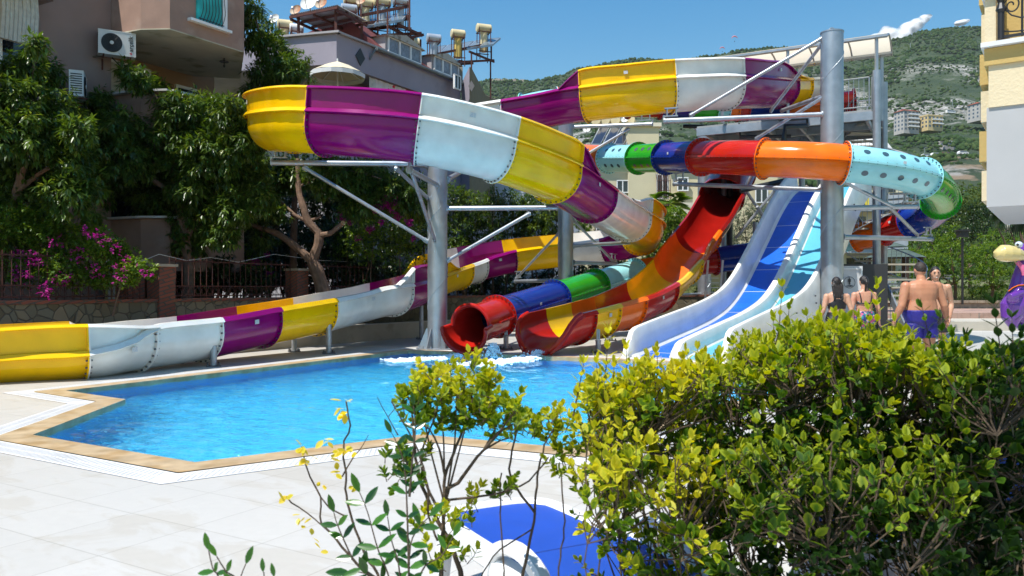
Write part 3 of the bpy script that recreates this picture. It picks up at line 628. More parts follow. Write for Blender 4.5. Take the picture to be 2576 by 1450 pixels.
for i in range(len(PW)): j = (i + 1) % len(PW); mb.quad((PW[i].x, PW[i].y, -1.15), (PW[j].x, PW[j].y, -1.15), (PW[j].x, PW[j].y, -.10), (PW[i].x, PW[i].y, -.10), 1)
struct(mb.build('pool_basin', [MO, mosaic('deep_blue_mosaic', (.015, .16, .5), (.02, .2, .55), (.1, .3, .5))], origin=False))
# water surface: real ripples on a grid, clipped to the pool outline
def wavez(x, y):
    z = .0
    for d0 in ((1.2, 18.0), (.3, 17.1), (3.4, 16.0)):
        r = math.hypot(x - d0[0], y - d0[1]); z += .016 * math.exp(-r / 2.5) * math.sin(r * 9)
    return z + .013 * noise.noise(V((x * 2.6, y * 3.4, 0))) + .009 * noise.noise(V((x * 6.5, y * 8, 3))) + .02 * noise.noise(V((x * .9, y * 1.2, 7)))
bm = bmesh.new(); bv = [bm.verts.new((p.x, p.y, 0)) for p in PW]; bm.faces.new(bv)
xs = [p.x for p in PW]; ys = [p.y for p in PW]
def cut(co, no):
    g = bm.verts[:] + bm.edges[:] + bm.faces[:]; bmesh.ops.bisect_plane(bm, geom=g, plane_co=co, plane_no=no)
x = min(xs) + .13
while x < max(xs): cut((x, 0, 0), (1, 0, 0)); x += .13
y = min(ys) + .1
while y < max(ys): cut((0, y, 0), (0, 1, 0)); y += .09 + .006 * (y - 6)
for v_ in bm.verts: v_.co.z = -.055 + wavez(v_.co.x, v_.co.y)
wm = bpy.data.meshes.new('pool_water'); bm.to_mesh(wm); bm.free()
wm.polygons.foreach_set('use_smooth', [True] * len(wm.polygons))
if wm.polygons[0].normal.z < 0: wm.flip_normals()
WA = bpy.data.materials.new('pool_water'); WA.use_nodes = True; nt = WA.node_tree; L = nt.links.new; nt.nodes.remove(nt.nodes['Principled BSDF'])
g = node(nt, 'ShaderNodeNewGeometry'); mp = node(nt, 'ShaderNodeMapping'); mp.inputs['Scale'].default_value = (1, 1.35, 1); L(g.outputs['Position'], mp.inputs[0])
n1 = node(nt, 'ShaderNodeTexNoise'); n1.inputs['Scale'].default_value = 4.0; n1.inputs['Detail'].default_value = 5; n1.inputs['Roughness'].default_value = .58; n1.inputs['Distortion'].default_value = 1.4; L(mp.outputs[0], n1.inputs[0])
bp = node(nt, 'ShaderNodeBump'); bp.inputs['Strength'].default_value = 1; bp.inputs['Distance'].default_value = .16; L(n1.outputs[0], bp.inputs['Height'])
n2 = node(nt, 'ShaderNodeTexNoise'); n2.inputs['Scale'].default_value = 15; n2.inputs['Detail'].default_value = 3; n2.inputs['Distortion'].default_value = 1; L(mp.outputs[0], n2.inputs[0])
bp2 = node(nt, 'ShaderNodeBump'); bp2.inputs['Strength'].default_value = .8; bp2.inputs['Distance'].default_value = .03; L(n2.outputs[0], bp2.inputs['Height']); L(bp.outputs[0], bp2.inputs['Normal'])
gl = node(nt, 'ShaderNodeBsdfGlass'); gl.inputs['IOR'].default_value = 1.33; gl.inputs['Roughness'].default_value = .0; gl.inputs['Color'].default_value = (.82, .97, 1, 1); L(bp2.outputs[0], gl.inputs['Normal']); L(gl.outputs[0], nt.nodes['Material Output'].inputs[0])
wm.materials.append(WA); wo = link('pool_water', wm); struct(wo); wo.visible_shadow = False   # daylight reaches the floor through clear water
# foam where the slides discharge, and the water jets
FO = leafmat('foam', [(.86, .90, .92), (.9, .92, .93)], rough=.5, trl=.45, spec=.3)
def foam(label, pts, width, seed, nn=260, jet=None):
    r = random.Random(seed); mb = MB()
    for k in range(nn):
        f = r.random() ** .8; i = min(int(f * (len(pts) - 1)), len(pts) - 2); t = f * (len(pts) - 1) - i; c = V(pts[i]).lerp(V(pts[i + 1]), t); wd = width * (.35 + .9 * f) * r.gauss(0, .38)
        d = (V(pts[-1]) - V(pts[0])).normalized(); s = V((-d.y, d.x, 0)); sz = r.uniform(.008, .042) * (1.3 - .8 * f)
        mb.ell(c + s * wd + V((0, 0, -.04 + r.random() * .07 * (1 - f))), (sz * 1.7, sz * 1.2, sz * .8), seg=6, rings=4, rot=rz(r.random() * 3))
    if jet:
        a, b, w_ = jet
        for k in range(240):
            t = r.random(); c = V(a).lerp(V(b), t); c.z = lerp(a[2], b[2], t ** 1.7); sz = r.uniform(.006, .022)
            mb.ell(c + V((r.gauss(0, w_ * (.5 + t)), r.gauss(0, w_ * (.5 + t)), r.gauss(0, .02))), (sz, sz, sz * 1.3), seg=5, rings=4)
    return tag(mb.build('splash', FO, smooth=True), label, 'splash')
foam('white splash of water falling from the red tube mouth into the pool', [(-1.15, 17.35, 0), (-1.5, 16.95, 0), (-2.1, 16.65, 0), (-2.6, 16.5, 0)], .42, 1, 950, ((-.42, 17.75, .22), (-.42, 17.1, -.03), .07))
foam('white splash below the red scoop of the open chute', [(.50, 17.2, 0), (.2, 16.6, 0), (-.3, 16.1, 0), (-1.0, 15.6, 0)], .5, 2, 1200, ((.62, 17.5, .08), (.4, 17.0, -.03), .08))
foam('thin foam line where the racing lane meets the pool', [(2.7, 16.5, 0), (2.9, 16.35, 0), (3.2, 16.1, 0)], .3, 3, 140)
# ground around
LAWN = mat('lawn_soil', (.10, .13, .035), rough=.95, var=.35, vs=2, col2=(.19, .15, .08), c2s=1.2, bump=.5, bs=20)
holed([V((-1500, -80)), V((1500, -80)), V((1500, 62)), V((-1500, 62))], GR, -.03, 'ground', LAWN)
PAV = tilemat('pink_paving', (.42, .27, .21), (.38, .25, .20), (.5, .5), (.25, .2, .17), 12, (0, 0), rough=.7, jw=.008, stain=(.6, .58, .55))
STEP = mat('cream_step_stone', (.50, .46, .38), rough=.5, var=.08, vs=2)
mb = MB(); mb.box((17, 29.4, .16), (12, 3.0, .31)); mb.box((14.2, 28.2, .30), (2.2, 2.4, .10)); struct(mb.build('entry_step', STEP))
mb = MB(); mb.box((22, 34.4, .28), (26, 7.0, .50)); struct(mb.build('paved_terrace', PAV))
mb = MB(); mb.box((24, 38.1, .42), (34, .18, .8)); 
for k in range(84): mb.box((7.2 + k * .4, 38.0, .86), (.36, .16, .12))
struct(mb.build('lawn_kerb', mat('kerb_stone', (.30, .24, .17), rough=.9, var=.2, vs=6)))
mb = MB(); mb.quad((7, 38.2, .74), (60, 38.2, .74), (75, 62, 2.2), (0, 62, 2.2)); struct(mb.build('lawn', LAWN))
r = np.random.default_rng(5); n = 26000; gx = r.uniform(9, 34, n); gy = 38.3 + 14 * r.random(n) ** 1.6; gz = .74 + (gy - 38.2) * .061
pos = np.stack([gx, gy, gz], 1); d = np.stack([r.normal(0, .35, n), r.normal(0, .35, n), np.ones(n)], 1)
GM = leafmat('grass', [(.05, .09, .015), (.14, .17, .04), (.24, .22, .09)], rough=.7, trl=.3)
o = np_mesh('grass', *leaves_mesh(pos, d, np.tile([[0, -1., 0]], (n, 1)), r.uniform(.07, .2, n), r.uniform(.02, .05, n), r.random(n)), GM); tag(o, 'short green grass under the garden trees', 'grass', kind='stuff')
# ================================================================== mountain
RIDGE = [(-1500, 330), (200, 300), (900, 240), (1100, 222), (1195, 204), (1250, 201), (1350, 203), (1400, 194), (1480, 171), (1530, 156), (1600, 147), (1700, 150), (1800, 143), (1880, 128), (1950, 118), (2060, 112), (2150, 118), (2210, 112), (2260, 96), (2330, 75), (2380, 68), (2470, 69), (2576, 82), (2900, 60), (4200, 150)]
def ridge(px):
    for (a, b), (c, d) in zip(RIDGE, RIDGE[1:]):
        if a <= px <= c: t = (px - a) / (c - a); t = t * t * (3 - 2 * t); return b + (d - b) * t
    return RIDGE[0][1] if px < RIDGE[0][0] else RIDGE[-1][1]
FY = [(60, .0), (80, .05), (120, .16), (220, .32), (390, .49), (560, .56), (670, .62), (900, .82), (1100, 1.0), (1250, .93), (1600, .7)]
def fy(Y):
    for (a, b), (c, d) in zip(FY, FY[1:]):
        if Y <= c: return b + (d - b) * max(0, (Y - a)) / (c - a)
    return .7
def hillz(x, Y):
    px = CX + x / Y * F; rr = ridge(px); z = H + (HZ - rr) * fy(Y) / F * Y
    if Y < 62: return -.03 if Y < 61 else z
    k = min(1, (Y - 60) / 300)
    z += k * (10 * noise.fractal(V((x / 95, Y / 95, 0)), 1.0, 2.0, 4) * (1 if Y < 1000 else .45) - 3 * abs(noise.noise(V((x / 40, Y / 60, 9)))))
    return z
rowsY = [61, 68, 76, 88, 100, 120, 145, 175, 205, 240, 280, 320, 360, 400, 440, 490, 540, 590, 640, 690, 740, 790, 840, 890, 940, 985, 1030, 1070, 1100, 1130, 1180, 1300, 1600]
tx = np.linspace(-.9, 1.1, 150); vs = []; fs = []
for Y in rowsY:
    for t in tx: x = t * Y; vs.append((x, Y, hillz(x, Y)))
n = len(tx)
for r_ in range(len(rowsY) - 1):
    for k in range(n - 1): a = r_ * n + k; fs.append((a, a + 1, a + n + 1, a + n))
mb = MB(); mb.add(vs, fs)
HM = bpy.data.materials.new('mountain'); HM.use_nodes = True; nt = HM.node_tree; b = nt.nodes['Principled BSDF']; L = nt.links.new; b.inputs['Roughness'].default_value = .95
g = node(nt, 'ShaderNodeNewGeometry')
def nz(scale, det=8, sc=(1, 1, 1), ro=.6):
    mp = node(nt, 'ShaderNodeMapping'); mp.inputs['Scale'].default_value = sc; L(g.outputs['Position'], mp.inputs[0])
    q = node(nt, 'ShaderNodeTexNoise'); q.inputs['Scale'].default_value = scale; q.inputs['Detail'].default_value = det; q.inputs['Roughness'].default_value = ro; L(mp.outputs[0], q.inputs[0]); return q.outputs[0]
def rng_(v, a, b_): r = node(nt, 'ShaderNodeMapRange'); L(v, r.inputs[0]); r.inputs[1].default_value = a; r.inputs[2].default_value = b_; return r.outputs[0]
def mixc(f, a, b_):
    m = node(nt, 'ShaderNodeMix', data_type='RGBA'); L(f, m.inputs[0])
    for i, c in ((6, a), (7, b_)):
        if isinstance(c, tuple): m.inputs[i].default_value = (*c, 1)
        else: L(c, m.inputs[i])
    return m.outputs[2]
green = mixc(rng_(nz(.05), .4, .6), (.022, .045, .014), (.05, .075, .028))
soil = mixc(rng_(nz(.04), .45, .6), (.26, .19, .12), (.36, .34, .31))
rock = mixc(rng_(nz(.22, 10, (1, 1, 2.5), .75), .45, .55), (.46, .44, .41), (.16, .16, .13))
big = rng_(nz(.0065, 4), .50, .58)
sp = node(nt, 'ShaderNodeSeparateXYZ'); L(g.outputs['Position'], sp.inputs[0])
band = node(nt, 'ShaderNodeMath', operation='MULTIPLY')
l1 = rng_(sp.outputs[1], 560, 700); l2 = rng_(sp.outputs[1], 1010, 930); L(l1, band.inputs[0]); L(l2, band.inputs[1])
pk = node(nt, 'ShaderNodeMath', operation='MULTIPLY'); L(band.outputs[0], pk.inputs[0]); L(big, pk.inputs[1])
rk2 = node(nt, 'ShaderNodeMath', operation='MULTIPLY'); L(pk.outputs[0], rk2.inputs[0]); L(rng_(nz(.06, 8, (1, 1, 1.6), .7), .44, .52), rk2.inputs[1])
c1_ = mixc(rk2.outputs[0], green, rock)
low = rng_(sp.outputs[1], 480, 380); lw2 = node(nt, 'ShaderNodeMath', operation='MULTIPLY'); L(low, lw2.inputs[0]); L(rng_(nz(.035, 6), .50, .56), lw2.inputs[1])
L(mixc(lw2.outputs[0], c1_, soil), b.inputs['Base Color'])
bpn = node(nt, 'ShaderNodeBump'); bpn.inputs['Strength'].default_value = 1; bpn.inputs['Distance'].default_value = 4; L(nz(.12, 10, (1, 1, 1), .75), bpn.inputs['Height']); L(bpn.outputs[0], b.inputs['Normal'])
struct(mb.build('mountain', HM, origin=False))
# trees covering the mountain: lumpy crowns in uncountable numbers
def lump(r, sz):
    q = np.array([(0, 0, 1), (.9, 0, .3), (.28, .85, .3), (-.72, .53, .3), (-.72, -.53, .3), (.28, -.85, .3), (.62, .45, -.45), (-.24, .73, -.45), (-.76, 0, -.45), (-.24, -.73, -.45), (.62, -.45, -.45)])
    return q * sz * (1 + .28 * (r.random((11, 1)) - .5)) * np.array([1, 1, r.uniform(.7, 1.05)])
LF = [(0, 1, 2), (0, 2, 3), (0, 3, 4), (0, 4, 5), (0, 5, 1), (1, 6, 2), (2, 7, 3), (3, 8, 4), (4, 9, 5), (5, 10, 1), (2, 6, 7), (3, 7, 8), (4, 8, 9), (5, 9, 10), (1, 10, 6)]
r = np.random.default_rng(11); VV = []; TT = []; cnt = 0
while cnt < 30000:
    Y = 75 + 1045 * r.random() ** .75; px = r.uniform(1150, 2720) if r.random() < .9 else r.uniform(400, 1200); x = (px - CX) / F * Y
    nn = noise.noise(V((x / 60, Y / 60, 5))); dens = .75
    if 600 < Y < 960: dens = .30 + 1.2 * max(0, nn)
    if 250 < Y < 480: dens = .55 + nn
    if Y < 250: dens = 1
    if r.random() > dens: continue
    sz = r.uniform(.9, 2.3) * (1.25 if Y > 950 or nn > .1 else .8) * (1 if Y > 450 else .75)
    if Y < 200: sz = r.uniform(.6, 1.3)
    VV.append(lump(r, sz) + np.array([x, Y, hillz(x, Y) + sz * .4])); TT.append(np.full(11, np.clip(r.normal(.45, .25), 0, 1))); cnt += 1
VV = np.concatenate(VV); base = (np.arange(cnt) * 11)[:, None]; idx = np.concatenate([base + np.array(f)[None] for f in LF], 1).reshape(-1)
HT = leafmat('mountain_foliage', [(.018, .04, .012), (.035, .065, .018), (.07, .095, .03)], rough=.9, trl=.0, spec=.1)
o = np_mesh('hillside_trees', VV, idx, np.full(cnt * 15, 3), np.concatenate(TT), HT, smooth=True); tag(o, 'scrub and pine cover spread over the whole mountainside', 'forest', kind='stuff')
# clouds
def remesh_plain(mb, name, m, voxel, smooth):
    v = np.array(mb.v, float); c = v.mean(0); me = bpy.data.meshes.new('tmp'); me.from_pydata((v - c).tolist(), [], mb.f); o = bpy.data.objects.new('tmp', me); SC.collection.objects.link(o)
    r_ = o.modifiers.new('r', 'REMESH'); r_.mode = 'VOXEL'; r_.voxel_size = voxel; s_ = o.modifiers.new('s', 'SMOOTH'); s_.iterations = smooth; s_.factor = .6
    dg = bpy.context.evaluated_depsgraph_get(); m2 = bpy.data.meshes.new_from_object(o.evaluated_get(dg)); bpy.data.objects.remove(o); m2.materials.clear(); m2.materials.append(m); m2.polygons.foreach_set('use_smooth', [True] * len(m2.polygons)); q = link(name, m2); q.location = tuple(c); return q
CM = bpy.data.materials.new('cloud'); CM.use_nodes = True; nt = CM.node_tree; L = nt.links.new; b = nt.nodes['Principled BSDF']; b.inputs['Base Color'].default_value = (.95, .95, .96, 1); b.inputs['Roughness'].default_value = 1; b.inputs['Specular IOR Level'].default_value = 0
lw = node(nt, 'ShaderNodeLayerWeight'); lw.inputs[0].default_value = .5; tc = node(nt, 'ShaderNodeNewGeometry'); nn_ = node(nt, 'ShaderNodeTexNoise'); nn_.inputs['Scale'].default_value = .012; nn_.inputs['Detail'].default_value = 8; nn_.inputs['Roughness'].default_value = .65; L(tc.outputs['Position'], nn_.inputs[0])
m1 = node(nt, 'ShaderNodeMath', operation='MULTIPLY_ADD'); L(lw.outputs['Facing'], m1.inputs[0]); m1.inputs[1].default_value = -1.5; m1.inputs[2].default_value = 1.15
m2 = node(nt, 'ShaderNodeMath', operation='MULTIPLY_ADD'); L(nn_.outputs[0], m2.inputs[0]); m2.inputs[1].default_value = 1.5; m2.inputs[2].default_value = -.75
m3 = node(nt, 'ShaderNodeMath', operation='ADD', use_clamp=True); L(m1.outputs[0], m3.inputs[0]); L(m2.outputs[0], m3.inputs[1]); L(m3.outputs[0], b.inputs['Alpha'])
for lb, pts in (('white ragged cloud rising from behind the mountain shoulder', [(2205, 105, 26), (2235, 92, 28), (2262, 95, 28), (2285, 75, 24), (2305, 62, 20), (2325, 48, 15), (2338, 40, 9), (2228, 75, 14), (2250, 112, 30)]), ('small faint wisp of cloud over the summit', [(2410, 60, 11), (2422, 57, 11), (2434, 52, 8)])):
    mb = MB()
    for px, py, s_ in pts:
        c = P(px, py, 2600); k = s_ / F * 2600; mb.ell(c, (k * 1.15, k, k * .85), seg=20, rings=14)
    o = remesh_plain(mb, 'cloud', CM, 5.0, 14); tag(o, lb, 'cloud', kind='structure')
# paragliders
PG = mat('paraglider_pink', (.75, .22, .22), rough=.6)
for px, py, s_, lb in ((1848, 97, 7, 'pink paraglider high over the mountain, pilot hanging below'), (1817, 124, 6, 'second paraglider, smaller, just above the canopy roof')):
    c = P(px, py, 600); t = thing('paraglider', lb, 'paraglider', tuple(c), 'paragliders over the mountain'); k = s_ / F * 600
    mb = MB(); pts = [c + V((k * math.cos(a), 0, k * .75 * math.sin(a))) for a in [math.pi * q / 10 for q in range(11)]]
    mb.tube(pts, [k * .05 + k * .16 * math.sin(math.pi * q / 10) for q in range(11)], seg=6); mb.build('wing', PG, t, smooth=True)
    mb = MB(); mb.ell(c + V((0, 0, -k * 1.1)), (k * .12, k * .12, k * .22)); mb.build('pilot', M['black'], t, smooth=True)
# ================================================================== far houses, road vehicles
WG = mat('far_glass', (.10, .13, .17), rough=.2); RF = mat('red_roof', (.28, .07, .045), rough=.85, var=.2, vs=1)
def far_house(label, px, pyb, Y, w_, d_, floors, wallm, roof=True, yaw=0.3, balc=True):
    c = P(px, pyb, Y); t = thing('apartment_building', label, 'building', tuple(c), 'houses on the hillside'); hh = floors * 3.0; q = rz(yaw)
    mb = MB(); mb.box(c + V((0, 0, hh / 2 - 1)), (w_, d_, hh + 2), q); mb.build('wall', wallm, t)
    nw = max(2, int(w_ / 3.2)); nd_ = max(2, int(d_ / 3.2))
    for f in range(floors):
        for k in range(nw):
            mb = MB(); mb.box(c + q @ V((-w_ / 2 + (k + .5) * w_ / nw, -d_ / 2 - .03, f * 3 + 1.6)), (1.7, .12, 1.5), q); mb.build('window', WG, t)
        for k in range(nd_):
            mb = MB(); mb.box(c + q @ V((-w_ / 2 - .03, -d_ / 2 + (k + .5) * d_ / nd_, f * 3 + 1.6)), (.12, 1.5, 1.5), q); mb.build('window', WG, t)
        if balc and f: mb = MB(); mb.box(c + q @ V((w_ * .1, -d_ / 2 - .75, f * 3)), (w_ * .7, 1.4, .2), q); mb.box(c + q @ V((w_ * .1, -d_ / 2 - 1.4, f * 3 + .5)), (w_ * .7, .1, .9), q); mb.build('balcony', M['white'], t)
    if roof:
        mb = MB(); a = [c + q @ V((sx * (w_ / 2 + .6), sy * (d_ / 2 + .6), hh)) for sx, sy in ((-1, -1), (1, -1), (1, 1), (-1, 1))]; b_ = [c + q @ V((-w_ / 4, 0, hh + 2)), c + q @ V((w_ / 4, 0, hh + 2))]
        mb.add(a + b_, [(0, 1, 5, 4), (2, 3, 4, 5), (1, 2, 5), (3, 0, 4), (3, 2, 1, 0)]); mb.build('roof', RF, t)
    else: mb = MB(); mb.box(c + V((0, 0, hh + .5)), (w_ + .4, d_ + .4, 1.0), q); mb.build('parapet', wallm, t)
    return t
CW = mat('far_white_wall', (.44, .42, .39), rough=.8, var=.1, vs=.3); YW = mat('far_yellow_wall', (.60, .47, .24), rough=.8, var=.1, vs=.3)
far_house('white glass-fronted apartment house with red roof on the lower slope', 2280, 333, 600, 14, 10, 5, CW)
far_house('yellow flat-roofed house next to the red-roofed apartments', 2340, 326, 600, 14, 10, 3, YW, roof=False)
far_house('pale terraced apartment house at the right of the slope, cut by the yellow building', 2466, 302, 640, 14, 12, 4, CW)
far_house('low white house among trees below the slope road', 2378, 372, 520, 9, 7, 1, CW, balc=False, roof=False)
def vehicle(label, px, py, Y, L_, hgt, m, cat, nm, yaw=0.1):
    c = P(px, py, Y); t = thing(nm, label, cat, tuple(c), 'vehicles on the hillside road'); q = rz(yaw); mb = MB()
    prof = [(-.5, .12), (.5, .12), (.5, .55), (.42, .6), (.30, 1.0), (-.42, 1.0), (-.5, .6)] if cat != 'bus' else [(-.5, .12), (.5, .12), (.5, .5), (.44, 1.0), (-.5, 1.0)]
    mb.extr([c + q @ V((x * L_, -.9, z * hgt)) for x, z in prof], q @ V((0, 1.8, 0))); mb.build('body', m, t)
    mb = MB(); mb.extr([c + q @ V((x * L_, -.94, z * hgt)) for x, z in ([(-.42, .62), (.38, .62), (.28, .92), (-.38, .92)] if cat != 'bus' else [(-.46, .55), (.42, .55), (.4, .88), (-.46, .88)])], q @ V((0, .03, 0))); mb.build('window', WG, t)
    for x in (-.32, .32): mb = MB(); a = c + q @ V((x * L_, -.95, .32)); mb.tube([a, a + q @ V((0, 1.9, 0))], .33, seg=10); mb.build('wheel', M['black'], t)
far_y = 390
vehicle('white minibus parked high on the slope road', 2391, 286, 600, 7.5, 2.5, M['white'], 'bus', 'minibus', .25)
vehicle('white car at the left end of the lower slope road', 2330, 396, 392, 4.4, 1.5, M['white'], 'car', 'parked_car')
vehicle('long white van beside the red car on the slope road', 2357, 394, 392, 6, 1.7, M['white'], 'van', 'parked_van')
vehicle('dark red car on the slope road', 2378, 391, 394, 4.2, 1.4, mat('car_red', (.25, .01, .02), rough=.3), 'car', 'parked_car')
vehicle('white car at the right end of the road near the yellow building', 2422, 389, 394, 5, 1.6, M['white'], 'car', 'parked_car')
def pole_at(label, px, pyb, pyt, Y, r_=.12, arm=True, nm='utility_pole'):
    a = P(px, pyb, Y); b_ = P(px, pyt, Y); t = thing(nm, label, 'pole', tuple(a), 'poles on the hillside'); mb = MB(); mb.tube([a, b_], [r_ * 1.3, r_], seg=6); mb.build('shaft', M['steeld'], t)
    if arm: mb = MB(); mb.tube([b_, b_ + V((1.6, 0, .2))], r_ * .7, seg=5); mb.build('arm', M['steeld'], t)
pole_at('street lamp left of the yellow hillside house', 2310, 318, 277, 600); pole_at('street lamp at the top bend of the road', 2396, 268, 250, 620); pole_at('utility pole above the parked white car', 2326, 385, 372, 400, .09); pole_at('pole by the path below the road, over the orange trees', 2424, 508, 480, 220, .06)
pole_at('tall mast standing on the upper slope', 2290, 120, 108, 1000, .25, False)
mb = MB(); c = P(1250, 204, 1090)
for k in range(9): a = P(1243 + k * 10, 205 + k * .3, 1085 + k * 3); mb.box(a, (6, 3, 5 + 2 * (k % 2)))
tag(mb.build('fortress_wall', mat('fort_stone', (.42, .36, .28), rough=.9)), 'old stone wall on the crest of the left ridge', 'wall')
# ================================================================== buildings close by
BRN = mat('brown_plaster', (.26, .175, .145), rough=.85, var=.12, vs=1.2, bump=.1, bs=40)
BRN2 = mat('weathered_brown_plaster', (.30, .19, .145), rough=.85, var=.16, vs=2, col2=(.36, .26, .21), c2s=1.6, c2t=.62, bump=.15, bs=30)
OCH = mat('ochre_plaster', (.30, .18, .10), rough=.85, var=.08, vs=2)
SOF = mat('soffit_plaster', (.46, .42, .32), rough=.9, var=.1, vs=2, col2=(.22, .20, .11), c2s=1.5, c2t=.64)
CRT = mat('curtain_cloth', (.50, .48, .42), rough=.9, var=.15, vs=9)
YCRT = mat('yellow_curtain', (.42, .30, .12), rough=.9, var=.3, vs=14)
def LB(u, v, z): return V((-11.82 + .471 * u + .882 * v, 17 + .882 * u - .471 * v, z))
def onfac(px, py, v=0.0):
    k = (px - CX) / F; Y = 20.9 / (.534 - k); Y = Y - v * 1.0; x0 = -20.9 + .534 * Y; u = (Y - 17) / .882; return u, H - (py - HZ) / F * Y
Qb = Matrix(((.471, .882, 0), (.882, -.471, 0), (0, 0, 1)))
Qb = Matrix(((.471, -.882, 0), (.882, .471, 0), (0, 0, 1)))     # local x along the facade, local -y towards the pool
bl = thing('apartment_building', 'brown plastered apartment block in shade at the left, with balconies and a turquoise barred window', 'building', (-10, 20, 0))
mb = MB()
def fbox(mb, u0, u1, v0, v1, z0, z1, mi=0): mb.box(LB((u0 + u1) / 2, (v0 + v1) / 2, (z0 + z1) / 2), (u1 - u0, v1 - v0, z1 - z0), Qb, mi)
fbox(mb, -9, 3.55, -7, 0, 0, 10.4); fbox(mb, 3.55, 8.0, -7, -1.35, 0, 10.4, 1)
mb.build('wall', [BRN, OCH], bl)
pl = [(-10.12, 20.1), (-9.2, 19.7), (-8.46, 19.66), (-7.28, 21.6), (-8.3, 24.3), (-9.57, 24.0), (-11.6, 21.2)]
for z0, z1, nm in ((7.9, 10.3, 'upper_balcony'), (4.9, 6.32, 'balcony'), (1.9, 3.2, 'balcony')):
    mb = MB(); mb.prism(pl, z0, z1, 0)
    if z0 > 7: mb.m[-9] = 1; mb.m[0] = 1; mb.prism([(p[0] * .999, p[1] * .999) for p in pl], z0 - .03, z0 - .004, 1)
    b_ = mb.build(nm, [BRN2, SOF], bl)
    if z0 < 7:
        mb = MB()
        for i in range(5): mb.beam((*pl[i], z1 + .03), (*pl[i + 1], z1 + .03), .3, .05)
        mb.build('coping', mat('marble_coping', (.55, .53, .50), rough=.5), b_)
        if z0 > 4:
            mb = MB(); a = V((*pl[3], z1 + .35)); b2 = V((*pl[4], z1 + .35)); mb.tube([a, b2], .045, seg=8)
            for k in range(3): c = a.lerp(b2, .1 + .4 * k); mb.tube([c, c - V((0, 0, .3))], .02, seg=6)
            mb.build('handrail', M['black'], b_, smooth=True)
# turquoise window with iron grille on the upper balcony face
a3, b3 = V((*pl[2], 0)), V((*pl[3], 0)); dd = (b3 - a3).normalized(); nn = V((dd.y, -dd.x, 0)); LN = (b3 - a3).length
def onb(px, py, off=0):
    k = (px - CX) / F; t = (k * a3.y - a3.x) / (dd.x - k * dd.y); p = a3 + dd * t; return t, H - (py - HZ) / F * p.y
t0, _ = onb(493, 40); t1, _ = onb(556, 40); zb = 8.45
mb = MB(); c = a3 + dd * ((t0 + t1) / 2) + nn * .01; q = Matrix(((dd.x, -nn.x, 0), (dd.y, -nn.y, 0), (0, 0, 1)))
_, zb = onb(493, 52)
mb.box(c + V((0, 0, zb + .75)), (t1 - t0, .08, 1.5), q); wn = mb.build('window', mat('turquoise_panel', (.02, .38, .36), rough=.5, var=.3, vs=1.5, col2=(.03, .5, .47), c2s=2), bl); wn['label'] = 'turquoise barred window'
mb = MB(); mb.box(c + nn * .03 + V((0, 0, zb - .04)), (t1 - t0 + .5, .2, .07), q); mb.box(a3 + dd * (t1 + .08) + nn * .02 + V((0, 0, zb + .75)), (.14, .1, 1.5), q); mb.build('frame', M['white'], wn)
mb = MB()
for k in range(8):
    x = t0 + (t1 - t0) * (k + .5) / 8; mb.tube([a3 + dd * (x + .02 * math.sin(z * 9)) + nn * (.1 + .13 * math.sin(min(1, max(0, (z - zb) / 1.0)) * math.pi)) + V((0, 0, z)) for z in [zb + .1 * j for j in range(15)]], .009, seg=5)
for z in (zb + .05, zb + .95): mb.beam(a3 + dd * t0 + nn * .12 + V((0, 0, z)), a3 + dd * t1 + nn * .12 + V((0, 0, z)), .02, .02)
for k in range(7): x = t0 + (t1 - t0) * (k + 1) / 8; mb.tube([a3 + dd * (x + .05 * math.cos(a)) + nn * .12 + V((0, 0, zb + 1.05 + .05 * math.sin(a))) for a in [j * math.pi / 4 for j in range(9)]], .006, seg=4)
mb.build('grille', M['black'], wn, smooth=True)
# windows and shutters along the facade
def fwin(px0, py0, px1, py1, v, m, label=None, frame=True, name='window'):
    u0, z1 = onfac(px0, py0); u1, _ = onfac(px1, py0); _, z0 = onfac(px0, py1); mb = MB(); fbox(mb, u0, u1, v, v + .04, z0, z1); o = mb.build(name, m, bl)
    if frame:
        mb = MB(); e = .07
        fbox(mb, u0 - e, u1 + e, v, v + .09, z1, z1 + e); fbox(mb, u0 - e, u1 + e, v, v + .12, z0 - e, z0); fbox(mb, u0 - e, u0, v, v + .09, z0, z1); fbox(mb, u1, u1 + e, v, v + .09, z0, z1); mb.build('frame', M['white'], o)
    return o
fwin(0, 66, 60, 190, .0, M['glass']); fwin(-190, 70, -80, 190, 0, M['glass'])
u0, z1 = 4.0, 7.6
for (a, b, zt, zb_, m_) in ((4.0, 5.6, 7.6, 5.2, CRT), (6.6, 7.2, 7.4, 5.1, M['glass']), (4.2, 5.5, 4.6, 2.2, M['glass'])):
    mb = MB(); fbox(mb, a, b, -1.35, -1.31, zb_, zt); o = mb.build('window', m_, bl)
    mb = MB(); e = .08
    fbox(mb, a - e, b + e, -1.35, -1.26, zt, zt + e); fbox(mb, a - e, a, -1.35, -1.26, zb_, zt); fbox(mb, b, b + e, -1.35, -1.26, zb_, zt); mb.build('frame', M['white'], o)
SH = mat('roller_shutter', (.52, .54, .58), rough=.5, var=.04)
for px0, py0, px1, py1 in ((0, 232, 66, 400), (78, 250, 142, 425), (-160, 215, -20, 385)):
    o = fwin(px0, py0, px1, py1, .02, SH, name='shutter'); u0, z1 = onfac(px0, py0); u1, _ = onfac(px1, py0); _, z0 = onfac(px0, py1); mb = MB(); z = z0 + .06
    while z < z1 - .04: fbox(mb, u0, u1, .06, .075, z, z + .04); z += .09
    mb.build('slats', SH, o)
